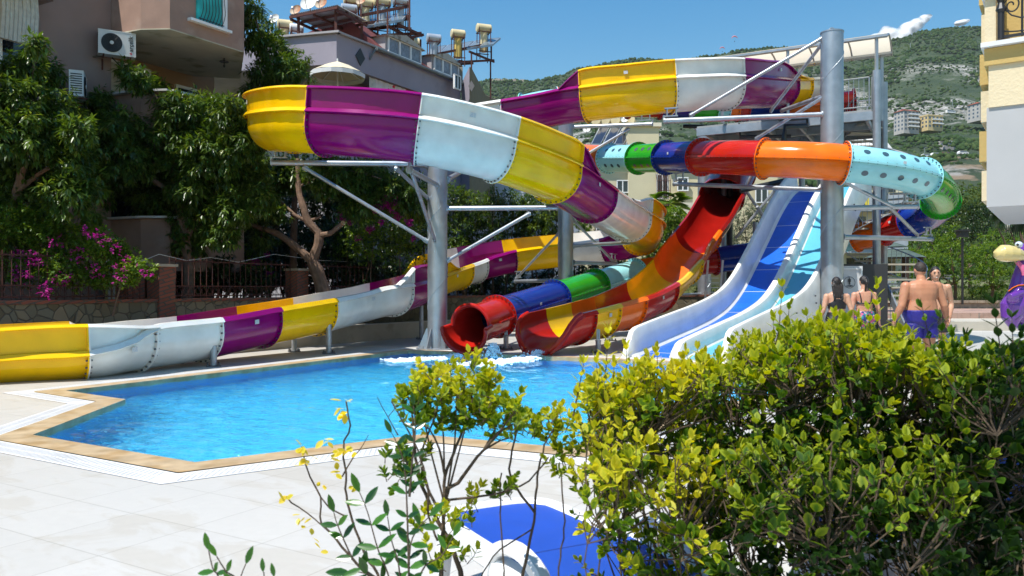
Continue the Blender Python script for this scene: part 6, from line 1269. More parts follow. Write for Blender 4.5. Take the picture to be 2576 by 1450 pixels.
# hedges and shrubs filling the background under the slides
def shrub(label, lst, Y, n, ll, lw_, lm, seed, nm='shrub', dy=.3, z0=.95, group='shrubs behind the slides', **kw):
    bl = blobs(lst, Y, dy); t = thing(nm, label, 'shrub', (bl[0][0].x, Y, z0), group); mb = MB(); r = random.Random(seed)
    for c, rr in bl[:10]: mb.tube([V((c.x + r.gauss(0, .3), c.y, z0 - .1)), V((c.x + r.gauss(0, .1), c.y, (c.z + z0) / 2)), c], [.05, .03, .01], seg=5)
    mb.build('stems', M['barkg'], t, smooth=True); crown('foliage', bl, n, ll, lw_, lm, t, seed=seed, **kw); return t
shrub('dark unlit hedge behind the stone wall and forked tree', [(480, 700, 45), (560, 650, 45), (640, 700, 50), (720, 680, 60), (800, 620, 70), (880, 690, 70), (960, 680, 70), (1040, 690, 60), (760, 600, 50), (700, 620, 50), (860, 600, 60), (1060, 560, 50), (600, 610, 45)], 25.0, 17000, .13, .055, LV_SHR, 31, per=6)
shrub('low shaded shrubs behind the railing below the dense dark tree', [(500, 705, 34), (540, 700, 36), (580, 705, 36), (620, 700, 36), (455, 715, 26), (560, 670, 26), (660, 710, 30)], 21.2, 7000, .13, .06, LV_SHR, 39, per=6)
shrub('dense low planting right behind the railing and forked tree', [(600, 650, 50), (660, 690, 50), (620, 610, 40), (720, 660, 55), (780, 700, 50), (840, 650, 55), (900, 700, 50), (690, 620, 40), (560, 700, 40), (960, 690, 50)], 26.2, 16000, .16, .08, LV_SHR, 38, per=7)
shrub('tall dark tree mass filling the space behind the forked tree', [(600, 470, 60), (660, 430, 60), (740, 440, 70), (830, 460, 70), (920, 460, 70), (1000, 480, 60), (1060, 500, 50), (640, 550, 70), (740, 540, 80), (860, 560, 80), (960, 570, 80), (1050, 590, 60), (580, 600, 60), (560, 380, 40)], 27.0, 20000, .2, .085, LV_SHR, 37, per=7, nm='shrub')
shrub('glossy green shrub right of the first tall column', [(1140, 500, 42), (1180, 520, 50), (1230, 545, 50), (1150, 580, 55), (1210, 600, 50), (1150, 640, 50), (1240, 500, 26)], 30, 9000, .17, .06, LV_AVO, 32, per=8, droop=.4)
shrub('glossy shrub just left of the middle column', [(1290, 520, 40), (1340, 540, 48), (1290, 580, 50), (1350, 600, 50), (1390, 560, 40), (1330, 500, 22), (1400, 520, 24)], 31.5, 8500, .17, .06, LV_AVO, 33, per=8, droop=.4)
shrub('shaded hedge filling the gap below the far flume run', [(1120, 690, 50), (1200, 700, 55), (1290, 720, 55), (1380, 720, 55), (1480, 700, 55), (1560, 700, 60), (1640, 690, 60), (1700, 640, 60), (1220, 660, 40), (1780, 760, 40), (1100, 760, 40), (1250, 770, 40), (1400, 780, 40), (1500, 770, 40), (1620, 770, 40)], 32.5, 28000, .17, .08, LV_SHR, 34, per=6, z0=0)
shrub('bright leafy shrub between the flume turn and the red chute', [(1690, 545, 30), (1720, 560, 35), (1700, 600, 45), (1660, 640, 45), (1470, 560, 30), (1440, 530, 22), (1500, 540, 22)], 33.5, 7500, .14, .06, LV_BRT, 35, per=7, z0=.2)
shrub('grey green olive bush seen between red chute and blue lane', [(1870, 530, 36), (1905, 545, 34), (1850, 570, 30), (1890, 585, 34), (1860, 610, 26)], 36, 5000, .12, .035, LV_OLV, 36, per=7, z0=0, nm='olive_bush')
# palms
def palm(label, c, base, n, Ls, lm, seed, trunkr=.16, drp=1.0, nl=26):
    t = thing('palm_tree', label, 'palm', tuple(base), 'palms'); mb = MB(); mb.tube([base, base.lerp(c, .5), c], [trunkr * 1.2, trunkr, trunkr * .9], seg=10); mb.build('trunk', M['bark'], t, smooth=True)
    r = np.random.default_rng(seed)
    for k in range(n):
        a = 2 * math.pi * k / n + r.normal(0, .15); el = r.uniform(-.2, 1.1); d = V((math.cos(a) * math.cos(el), math.sin(a) * math.cos(el), math.sin(el))); s = V((-math.sin(a), math.cos(a), 0)); p = c.copy(); pts = [p.copy()]; v_ = d.copy()
        for j in range(10): p = p + v_ * Ls / 10; v_ = (v_ + V((0, 0, -.13 * drp))).normalized(); pts.append(p.copy())
        mb = MB(); mb.tube(pts, [.02 - .0017 * i for i in range(11)], seg=4)
        fan = drp > 1.5 or Ls < 1.6
        for j in range(nl):
            f = .15 + .85 * j / nl if not fan else .55; i = min(int(f * 10), 9); q = pts[i].lerp(pts[i + 1], f * 10 - i); tdir = (pts[i + 1] - pts[i]).normalized()
            for sg in (-1, 1):
                if fan: ang = (j / nl) * 1.9; ld = (tdir * math.cos(ang) + s * sg * math.sin(ang) + V((0, 0, -.15))).normalized(); ln = Ls * .5
                else: ld = (tdir * .6 + s * sg + V((0, 0, -.35))).normalized(); ln = Ls * .3 * (1 - .6 * abs(f - .5))
                w_ = ld.cross(V((0, 0, 1))).normalized() * .016 * (2 if fan else 1); e = q + ld * ln + V((0, 0, -ln * .2)); m_ = q.lerp(e, .5) + V((0, 0, .02)); mb.add([q, m_ - w_, e, m_ + w_], [(0, 1, 2, 3)])
        o = mb.build('frond', lm, t)
        at = o.data.attributes.new('tone', 'FLOAT', 'POINT'); at.data.foreach_set('value', np.full(len(o.data.vertices), float(r.uniform(.2, 1)), dtype=np.float32))
    return t
palm('small fan palm between the flume turn and the red chute', P(1680, 515, 36), V((P(1680, 515, 36).x, 36, 0)), 17, 1.2, LV_BRT, 41)
# orange trees and garden at the right
def small_tree(label, px, Y, z0, lst, n, seed, lm=LV_BRT, ll=.11, lw_=.05, r0=.09, nm='orange_tree', group='fruit trees on the lawn', **kw):
    b_ = V(((px - CX) / F * Y, Y, z0)); bl = blobs(lst, Y, .3, .9); c0 = bl[0][0]; lim = [([b_, b_.lerp(c0, .35) + V((.08, 0, 0)), b_.lerp(c0, .7), c0], r0, .03)]
    for c, rr in bl[1:5]: lim.append(([b_.lerp(c0, .4), b_.lerp(c, .7), c], r0 * .5, .012))
    return tree(label, 'tree', bl, n, ll, lw_, lm, lim, Y, nm=nm, group=group, seed=seed, **kw)
small_tree('orange tree with dark slim trunk on the lawn right of the men', 2402, 40, .85, [(2395, 650, 46), (2350, 665, 40), (2440, 660, 40), (2390, 610, 34), (2360, 700, 30), (2430, 700, 30), (2320, 650, 28), (2465, 640, 26), (2400, 575, 16)], 9000, 51)
small_tree('second orange tree behind the shorter man', 2345, 43, 1.0, [(2330, 660, 40), (2300, 690, 30), (2290, 640, 26), (2345, 610, 26)], 5200, 52)
small_tree('orange tree at the right, partly behind the purple bird', 2490, 39, .85, [(2500, 680, 36), (2480, 640, 36), (2530, 660, 36), (2520, 710, 30), (2500, 600, 30), (2550, 620, 30), (2470, 715, 24)], 8200, 53)
small_tree('taller broad tree behind the orange trees', 2440, 50, 1.3, [(2420, 590, 50), (2480, 560, 50), (2370, 600, 44), (2530, 580, 50), (2450, 530, 34)], 9000, 54, LV_SHR, nm='garden_tree', ll=.16, lw_=.07)
small_tree('yellow green tree above the gazebo roof', 2270, 52, 1.3, [(2290, 590, 34), (2250, 610, 26), (2330, 580, 40), (2360, 610, 30), (2220, 640, 20)], 6500, 55, LV_BRT, nm='garden_tree', ll=.15, lw_=.07)
BG_L = leafmat('garden_mass_leaf', [(.035, .065, .012), (.075, .11, .02), (.16, .19, .04)], rough=.6, trl=.3, spec=.2)
small_tree('large rounded tree on the slope left of the near yellow building', 2420, 72, 1.4, [(2400, 530, 50), (2450, 510, 50), (2360, 540, 40), (2490, 500, 40), (2540, 520, 50), (2340, 570, 30), (2430, 560, 50)], 9500, 56, BG_L, nm='garden_tree', ll=.26, lw_=.12)
small_tree('dark tree on the slope behind the tube slide turn', 2300, 78, 1.4, [(2290, 540, 40), (2250, 560, 36), (2330, 520, 36), (2210, 580, 34), (2170, 600, 30)], 7500, 57, BG_L, nm='garden_tree', ll=.26, lw_=.12)
shrub('low clipped shrubs under the orange trees along the kerb', [(2275, 745, 18), (2300, 740, 18), (2470, 745, 22), (2500, 750, 22), (2535, 745, 26), (2450, 735, 12)], 41, 5200, .09, .045, LV_BRT, 58, z0=.8, group='low shrubs on the lawn')
shrub('leafy hedge glimpsed through the gazebo posts', [(2260, 715, 26), (2300, 710, 30), (2340, 720, 26), (2280, 690, 20)], 46, 4500, .1, .05, LV_BRT, 59, z0=.8, group='low shrubs on the lawn')
# dark hanging tree at the right edge
palm('palm with drooping dark fronds at the right edge under the grey panel', P(2612, 470, 13), P(2640, 760, 13), 20, .95, LV_SHR, 61, .12, 1.9, 20)
small_tree('dark broad-leaved tree reaching in from the right edge above the purple bird', 2640, 24, 0, [(2560, 560, 34), (2600, 540, 50), (2610, 620, 60), (2530, 545, 22), (2505, 560, 12), (2600, 700, 60)], 3800, 62, LV_AVO, ll=.12, lw_=.055, nm='garden_tree')
# ================================================================== people
def remesh(mb, name, m, parent, voxel=.011, smooth=3):
    v = np.array(mb.v, float); loc = np.array(wloc(parent)); v = v - loc
    me = bpy.data.meshes.new('tmp'); me.from_pydata(v.tolist(), [], mb.f); o = bpy.data.objects.new('tmp', me); SC.collection.objects.link(o)
    r_ = o.modifiers.new('r', 'REMESH'); r_.mode = 'VOXEL'; r_.voxel_size = voxel; s_ = o.modifiers.new('s', 'SMOOTH'); s_.iterations = smooth; s_.factor = .5
    dg = bpy.context.evaluated_depsgraph_get(); m2 = bpy.data.meshes.new_from_object(o.evaluated_get(dg)); bpy.data.objects.remove(o); m2.name = name
    m2.materials.clear(); m2.materials.append(m); m2.polygons.foreach_set('use_smooth', [True] * len(m2.polygons)); return link(name, m2, parent)
def loft(mb, rings, f, seg=20):
    vs = []; n = len(rings)
    for z, a, b, y in rings:
        for k in range(seg): t = 2 * math.pi * k / seg; c, s = math.cos(t), math.sin(t); vs.append(f(V((a * math.copysign(abs(c) ** .85, c), y + b * math.copysign(abs(s) ** .85, s), z))))
    fs = [(i * seg + k, i * seg + (k + 1) % seg, (i + 1) * seg + (k + 1) % seg, (i + 1) * seg + k) for i in range(n - 1) for k in range(seg)] + [tuple(range(seg))[::-1], tuple(range((n - 1) * seg, n * seg))]
    mb.add(vs, fs)
def rfun(rings, z):
    for r0, r1 in zip(rings, rings[1:]):
        if r0[0] <= z <= r1[0]: t = (z - r0[0]) / (r1[0] - r0[0]); return [z] + [lerp(r0[i], r1[i], t) for i in (1, 2, 3)]
    return list(rings[0] if z < rings[0][0] else rings[-1])
HAIRM = mat('dark_hair', (.018, .012, .010), rough=.4, var=.3, vs=40, bump=.5, bs=90)
def person(label, X, Y, yaw, hgt, skin, torso, arms, legs, armr=1.0, legr=1.0, head=1.0, headyaw=0.0, face=False, group=None):
    t = thing('person', label, 'person', (X, Y, 0), group); k = hgt / 1.75; R = rz(yaw)
    f = lambda p: V((X, Y, 0)) + R @ (V(p) * k)
    mb = MB(); loft(mb, torso, f)
    mb.tube([f((0, .0, 1.42)), f((0, .0, 1.50)), f((0, .015, 1.58))], [.075 * k, .060 * k * armr ** .5, .055 * k], seg=14)
    hc = f((0, .03, 1.645)); hR = R @ rz(headyaw); h_ = lambda p: hc + hR @ (V(p) * k * head)
    mb.ell(hc, (.076 * k * head, .092 * k * head, .108 * k * head), seg=20, rings=14, rot=hR); mb.ell(h_((0, .035, -.045)), (.056 * k, .055 * k, .062 * k), rot=hR)
    for sx in (-1, 1): mb.ell(h_((sx * .078, -.005, -.012)), (.013 * k, .02 * k, .03 * k), rot=hR)
    mb.add([h_((-.012, .085, .0)), h_((.012, .085, .0)), h_((.018, .088, -.035)), h_((-.018, .088, -.035)), h_((0, .118, -.03))], [(0, 1, 4), (1, 2, 4), (2, 3, 4), (3, 0, 4), (3, 2, 1, 0)])
    mb.ell(h_((0, .075, -.062)), (.024 * k, .014 * k, .009 * k), rot=hR)
    for sh, el, wr, hand in arms:
        r0 = .052 * armr * k; mb.tube([f(V(sh) + V((-.03 if sh[0] > 0 else .03, 0, .0))), f(sh), f(V(sh).lerp(V(el), .35)), f(V(sh).lerp(V(el), .8)), f(el)], [r0 * 1.1, r0 * 1.12, r0 * 1.02, r0 * .82, r0 * .78], seg=14)
        mb.ell(f(sh), (r0 * 1.15,) * 3); mb.ell(f(el), (r0 * .8,) * 3); mb.tube([f(el), f(V(el).lerp(V(wr), .3)), f(V(el).lerp(V(wr), .75)), f(wr)], [r0 * .76, r0 * .82, r0 * .6, r0 * .5], seg=12)
        d = (V(wr) - V(el)).normalized(); hd = V(hand[0]).normalized() if hand else d; sd = V(hand[1]).normalized() if hand else V((0, 1, 0)); nn = hd.cross(sd).normalized(); c = V(wr) + hd * .05
        q = Matrix((f(c + sd) - f(c), f(c + nn) - f(c), f(c + hd) - f(c))).transposed(); q = Matrix([[q[i][j] / k for j in range(3)] for i in range(3)])
        mb.ell(f(c), (.040 * k, .018 * k, .052 * k), rot=q)
        for j, (off, ln) in enumerate(((-.03, .058), (-.01, .075), (.01, .072), (.03, .062))):
            a = V(wr) + hd * .085 + sd * off; b = a + hd * ln * .55 + nn * .012; e = b + hd * ln * .4 + nn * .028; mb.tube([f(a - hd * .02), f(a), f(b), f(e)], [.011 * k, .011 * k, .010 * k, .008 * k], seg=8)
        a = V(wr) + hd * .03 + sd * .035; mb.tube([f(a - sd * .02), f(a + sd * .02 + hd * .02), f(a + sd * .028 + hd * .055 + nn * .01)], [.014 * k, .012 * k, .009 * k], seg=8)
    for hp, kn, an, toe in legs:
        r0 = .085 * legr * k; mb.tube([f(hp), f(V(hp).lerp(V(kn), .4)), f(V(hp).lerp(V(kn), .85)), f(kn)], [r0 * 1.05, r0 * .98, r0 * .72, r0 * .66], seg=16); mb.tube([f(kn), f(V(kn).lerp(V(an), .3)), f(V(kn).lerp(V(an), .75)), f(an)], [r0 * .64, r0 * .68, r0 * .45, r0 * .38], seg=14)
        mb.ell(f(an), (.036 * k,) * 3); mb.tube([f(an), f(V(an).lerp(V(toe), .5) + V((0, 0, -.02))), f(toe)], [.036 * k, .036 * k, .024 * k], seg=12); mb.ell(f(V(an) - V((0, .03, .03))), (.032 * k,) * 3)
    b = remesh(mb, 'body', skin, t); return t, f, h_, hR, k
def skinmat(name, c, c2): return mat(name, c, rough=.42, var=.10, vs=5, col2=c2, c2s=6, c2t=.58, edge=.12, bump=.05, bs=90, spec=.4)
SK1 = skinmat('tanned_skin', (.46, .215, .125), (.40, .16, .09)); SK2 = skinmat('fair_skin', (.56, .31, .20), (.52, .25, .16)); SK3 = skinmat('rosy_skin', (.55, .29, .19), (.48, .2, .13))
def clothing(name, t, f, m, torso, z0, z1, grow, legs=None, lz=None, lr=.11, vox=.012, lab=None):
    mb = MB(); zs = [z0 + (z1 - z0) * i / 8 for i in range(9)]; rr = []
    for z in zs: r = rfun(torso, z); rr.append((z, r[1] + grow, r[2] + grow, r[3]))
    loft(mb, rr, f)
    if legs:
        for hp, kn, an, toe in legs: a = V(hp); b = V(hp).lerp(V(kn), lz); kk = (f((0, 0, 1)) - f((0, 0, 0))).length; mb.tube([f(a), f(a.lerp(b, .5)), f(b)], [lr * kk, lr * .98 * kk, lr * 1.02 * kk], seg=18)
    o = remesh(mb, name, m, t, vox, 2)
    if lab: o['label'] = lab
    return o
# heavy man seen from behind
TM = [(.82, .15, .12, 0), (.90, .205, .155, 0), (.98, .225, .175, .01), (1.06, .235, .185, .02), (1.14, .225, .18, .02), (1.20, .205, .165, .01), (1.30, .225, .16, 0), (1.38, .235, .145, -.005), (1.44, .215, .115, -.01), (1.49, .13, .08, 0)]
LG = [((-.10, 0, .86), (-.12, .03, .47), (-.13, -.02, .07), (-.15, .15, .02)), ((.10, 0, .86), (.12, -.02, .47), (.12, -.12, .08), (.14, .05, .02))]
am = [((-.235, -.01, 1.40), (-.315, -.04, 1.12), (-.385, .02, .93), ((-.1, .1, -1), (0, 1, 0))), ((.235, -.01, 1.40), (.315, -.05, 1.13), (.38, .0, .93), ((.05, .1, -1), (0, 1, 0)))]
t, f, h_, hR, k = person('heavy-set man with cropped dark hair in royal blue swim shorts, seen from behind', 6.33, 12.3, .05, 1.86, SK1, TM, am, LG, armr=1.28, legr=1.2, head=1.03)
BLU = mat('royal_blue_shorts', (.014, .010, .18), rough=.55, var=.25, vs=9, bump=.5, bs=14); clothing('shorts', t, f, BLU, TM, .80, 1.06, .018, LG, .52, .135)
def hair(t, h_, hR, k, m, cap=1.0, zoff=.02, yoff=-.012, name='hair', extra=None, vox=.009):
    mb = MB(); c = h_((0, yoff, zoff)); mb.ell(c, (.081 * k * cap, .093 * k * cap, .098 * k * cap), seg=20, rings=14, rot=hR)
    if extra: extra(mb)
    return remesh(mb, name, m, t, vox, 1)
hair(t, h_, hR, k, mat('cropped_hair', (.03, .02, .014), rough=.6, var=.4, vs=60, bump=.4, bs=120), 1.0, .022)
mb = MB(); w_ = f((.372, .0, .965)); mb.tube([w_ - V((0, 0, .012)), w_ + V((0, 0, .012))], .045, seg=16); mb.build('wristband', mat('red_band', (.6, .02, .04), rough=.5), t, smooth=True)
# man on the phone facing us
TM2 = [(.82, .14, .10, 0), (.90, .175, .125, 0), (.98, .175, .125, 0), (1.06, .165, .115, 0), (1.16, .165, .11, 0), (1.28, .185, .115, 0), (1.38, .195, .11, 0), (1.44, .175, .095, 0), (1.49, .09, .06, 0)]
LG2 = [((-.09, 0, .86), (-.10, .03, .47), (-.11, -.02, .07), (-.12, .15, .02)), ((.09, 0, .86), (.10, -.02, .47), (.10, -.1, .08), (.12, .06, .02))]
t, f, h_, hR, k = person('smiling dark-haired man in black shorts holding a phone, half behind the heavy man', 7.72, 14.5, math.pi * .86, 1.84, SK2, TM2, [((-.19, 0, 1.41), (-.25, -.06, 1.13), (-.22, .03, .88), None), ((.19, 0, 1.41), (.33, .10, 1.16), (.17, .10, 1.45), ((-.3, -.1, 1), (0, 1, .1)))], LG2, armr=1.05, legr=1.0, headyaw=.18)
clothing('shorts', t, f, mat('black_shorts', (.012, .012, .014), rough=.6, bump=.4, bs=14), TM2, .80, 1.03, .016, LG2, .6, .115)
hair(t, h_, hR, k, HAIRM, 1.0, .034, -.018)
mb = MB(); FEM = mat('face_dark', (.02, .012, .01), rough=.4)
for sx in (-1, 1): mb.ell(h_((sx * .03, .086, .008)), (.012 * k, .006 * k, .005 * k), rot=hR); mb.box(h_((sx * .032, .086, .028)), (.034 * k, .010, .008), hR)
mb.build('eyes_and_brows', FEM, t, smooth=True); mb = MB(); mb.ell(h_((0, .090, -.062)), (.015 * k, .006 * k, .004 * k), rot=hR); mb.build('teeth', M['white'], t, smooth=True)
mb = MB(); pc = h_((.095, .03, -.02)); mb.box(pc, (.012, .07, .14), hR @ Matrix.Rotation(.25, 3, 'X')); mb.build('phone', M['black'], t)
# woman with long wet hair, black top and shorts
TF = [(.82, .15, .12, 0), (.88, .19, .145, -.01), (.95, .195, .145, -.01), (1.02, .175, .12, 0), (1.10, .15, .105, 0), (1.18, .15, .105, 0), (1.28, .165, .115, .01), (1.36, .17, .105, .005), (1.43, .155, .085, 0), (1.48, .08, .06, 0)]
LF_ = [((-.085, 0, .86), (-.085, .03, .47), (-.09, -.03, .07), (-.10, .13, .02)), ((.085, 0, .86), (.09, -.02, .47), (.09, -.12, .08), (.10, .04, .02))]
t, f, h_, hR, k = person('woman with long wet black hair, black swim top and black shorts, seen from behind', 5.84, 14.3, -.08, 1.67, SK2, TF, [((-.185, 0, 1.38), (-.255, -.04, 1.12), (-.335, .02, .92), None), ((.185, 0, 1.38), (.25, -.05, 1.12), (.30, .03, .92), None)], LF_, armr=1.02, legr=1.12)
BLKC = mat('black_swimwear', (.010, .010, .012), rough=.5); clothing('shorts', t, f, BLKC, TF, .80, 1.09, .014, LF_, .38, .115, lab='black shorts'); 
mb = MB(); rr = []
for i in range(9): z = 1.15 + .19 * i / 8; r = rfun(TF, z); s = 1 if z < 1.24 else 1 - (z - 1.24) * 4.2; rr.append((z, (r[1] + .012) * s, r[2] + .012, r[3]))
loft(mb, rr, f)
for sx in (-1, 1): mb.tube([f((sx * .07, -.115, 1.32)), f((sx * .075, -.095, 1.40)), f((sx * .08, -.03, 1.455)), f((sx * .08, .05, 1.43))], .02 * k, seg=8)
remesh(mb, 'swim_top', BLKC, t, .010, 2)
def longhair(mb):
    for i in range(9):
        a = (i - 4) / 4; mb.tube([h_((a * .06, -.04, .03)), h_((a * .085, -.075, -.06)), h_((a * .08, -.10, -.17)), h_((a * .075 + .01 * math.sin(i * 3), -.12, -.27)), h_((a * .05, -.115, -.34 - .03 * math.sin(i * 2.1)))], [.02 * k, .024 * k, .022 * k, .018 * k, .008 * k], seg=8)
hair(t, h_, hR, k, HAIRM, 1.03, .012, -.012, extra=longhair)
mb = MB()
for z in (.945, .965): w_ = f((-.325, .015, z)); mb.tube([w_ - V((0, 0, .006)), w_ + V((0, 0, .006))], .033, seg=14)
w_ = f((.29, .025, .95)); mb.tube([w_ - V((0, 0, .01)), w_ + V((0, 0, .01))], .033, seg=14); mb.build('bracelet', mat('bead_brown', (.14, .03, .02), rough=.5), t)
# woman with tied hair, strapped bikini top and floral shorts
t, f, h_, hR, k = person('woman with tied wet hair, thin black bikini straps and floral shorts, seen from behind', 6.60, 14.9, -.05, 1.70, SK3, TF, [((-.185, 0, 1.38), (-.25, -.05, 1.12), (-.29, .0, .90), None), ((.185, 0, 1.38), (.25, -.04, 1.12), (.29, .02, .90), None)], LF_, armr=1.02, legr=1.12, headyaw=.15)
def floral():
    m = bpy.data.materials.new('floral_fabric'); m.use_nodes = True; nt = m.node_tree; b = nt.nodes['Principled BSDF']; L = nt.links.new; tc = node(nt, 'ShaderNodeTexCoord'); v = node(nt, 'ShaderNodeTexVoronoi'); v.inputs['Scale'].default_value = 28; L(tc.outputs['Object'], v.inputs[0]); sp = node(nt, 'ShaderNodeSeparateColor'); L(v.outputs['Color'], sp.inputs[0]); cr = node(nt, 'ShaderNodeValToRGB'); cr.color_ramp.interpolation = 'CONSTANT'; e = cr.color_ramp.elements; e[0].color = (.02, .03, .16, 1); e[1].position = .45; e[1].color = (.02, .20, .26, 1)
    for p, c in ((.62, (.55, .08, .22)), (.76, (.03, .16, .08)), (.88, (.55, .35, .4))): q = e.new(p); q.color = (*c, 1)
    L(sp.outputs[0], cr.inputs[0]); L(cr.outputs[0], b.inputs['Base Color']); b.inputs['Roughness'].default_value = .6; return m
clothing('shorts', t, f, floral(), TF, .80, 1.07, .014, LF_, .36, .115, lab='floral shorts')
mb = MB(); sT = lambda p: f(p)
mb.tube([f((x * .02, -(rfun(TF, 1.22)[2] + .006) * math.sqrt(max(0, 1 - (x * .02 / .165) ** 2)), 1.22)) for x in range(-8, 9)], .013 * k, seg=8)
for sx in (-1, 1): mb.tube([f((sx * .09, -.095, 1.22)), f((sx * .10, -.105, 1.32)), f((sx * .11, -.075, 1.41)), f((sx * .11, -.01, 1.455)), f((sx * .10, .06, 1.42))], .012 * k, seg=8); mb.tube([f((sx * .11, -.085, 1.22)), f((sx * .15, -.055, 1.25)), f((sx * .168, .03, 1.25))], .014 * k, seg=8)
mb.build('bikini_straps', BLKC, t, smooth=True)
def tail(mb):
    mb.tube([h_((0, -.08, .03)), h_((.0, -.115, -.02)), h_((-.01, -.105, -.10)), h_((-.02, -.10, -.17)), h_((-.035, -.09, -.235))], [.03 * k, .03 * k, .024 * k, .018 * k, .006 * k], seg=10)
hair(t, h_, hR, k, HAIRM, 1.02, .014, -.012, extra=tail)
# ================================================================== purple bird statue
bx, bY = 12.15, 18.5
st = thing('bird_statue', 'glossy purple bird statue with big cream beak and pink tongue at the right edge', 'statue', (bx + .2, bY, 0)); PUR = mat('purple_gelcoat', (.13, .035, .30), rough=.15, coat=.5, var=.05)
def Q(px, py, Y=bY): return P(px, py, Y)
mb = MB(); mb.tube([Q(2548, 822), Q(2545, 800), Q(2548, 770), Q(2560, 735), Q(2566, 700), Q(2576, 668), Q(2584, 648), Q(2588, 640)], [.10, .22, .27, .20, .17, .15, .17, .18], seg=20); mb.ell(Q(2583, 632), (.20, .2, .19), seg=20, rings=12); mb.ell(Q(2575, 760), (.30, .3, .42)); mb.ell(Q(2548, 752, 18.3), (.14, .14, .10)); mb.tube([Q(2575, 735, 18.4), Q(2555, 742, 18.25), Q(2540, 748, 18.2)], [.09, .085, .08], seg=12)
mb.tube([Q(2572, 790), Q(2575, 815), Q(2565, 830)], [.12, .08, .10], seg=12); remesh(mb, 'body', PUR, st, .014, 3)
mb = MB(); mb.tube([Q(2578, 645, 18.35), Q(2555, 640, 18.3), Q(2535, 638, 18.3), Q(2518, 637, 18.3), Q(2508, 636, 18.3), Q(2503, 632, 18.3)], [.10, .17, .20, .19, .13, .05], seg=20); remesh(mb, 'beak', mat('beak_cream', (.62, .50, .20), rough=.2, coat=.4, var=.05), st, .012, 2)
mb = MB(); mb.tube([Q(2560, 660, 18.3), Q(2571, 672, 18.25), Q(2576, 686, 18.25), Q(2574, 694, 18.25)], [.05, .06, .055, .03], seg=12); mb.build('tongue', mat('tongue_pink', (.62, .12, .25), rough=.2, coat=.4), st, smooth=True)
mb = MB(); mb.ell(Q(2563, 616, 18.25), (.085, .08, .075), seg=16, rings=10); e_ = mb.build('eye', mat('eye_white', (.55, .62, .70), rough=.1, coat=.5), st, smooth=True); mb = MB(); mb.ell(Q(2560, 616, 18.17), (.03, .02, .03)); mb.build('pupil', M['black'], e_, smooth=True)
mb = MB(); mb.tube([Q(2537, 735, 18.32), Q(2548, 726, 18.27), Q(2562, 720, 18.27), Q(2580, 719, 18.3)], .02, seg=8); mb.tube([Q(2537, 733, 18.30), Q(2548, 724, 18.25), Q(2562, 718, 18.25), Q(2580, 717, 18.28)], .01, seg=6, mi=1); mb.build('collar', [M['black'], M['O']], st, smooth=True)
mb = MB(); mb.box((12.55, 18.4, .12), (1.3, 1.0, .24)); mb.box((12.75, 18.2, .55), (.16, .16, 1.1)); tag(mb.build('statue_plinth', STEP), 'pale stone plinth and post beneath the purple bird', 'plinth')
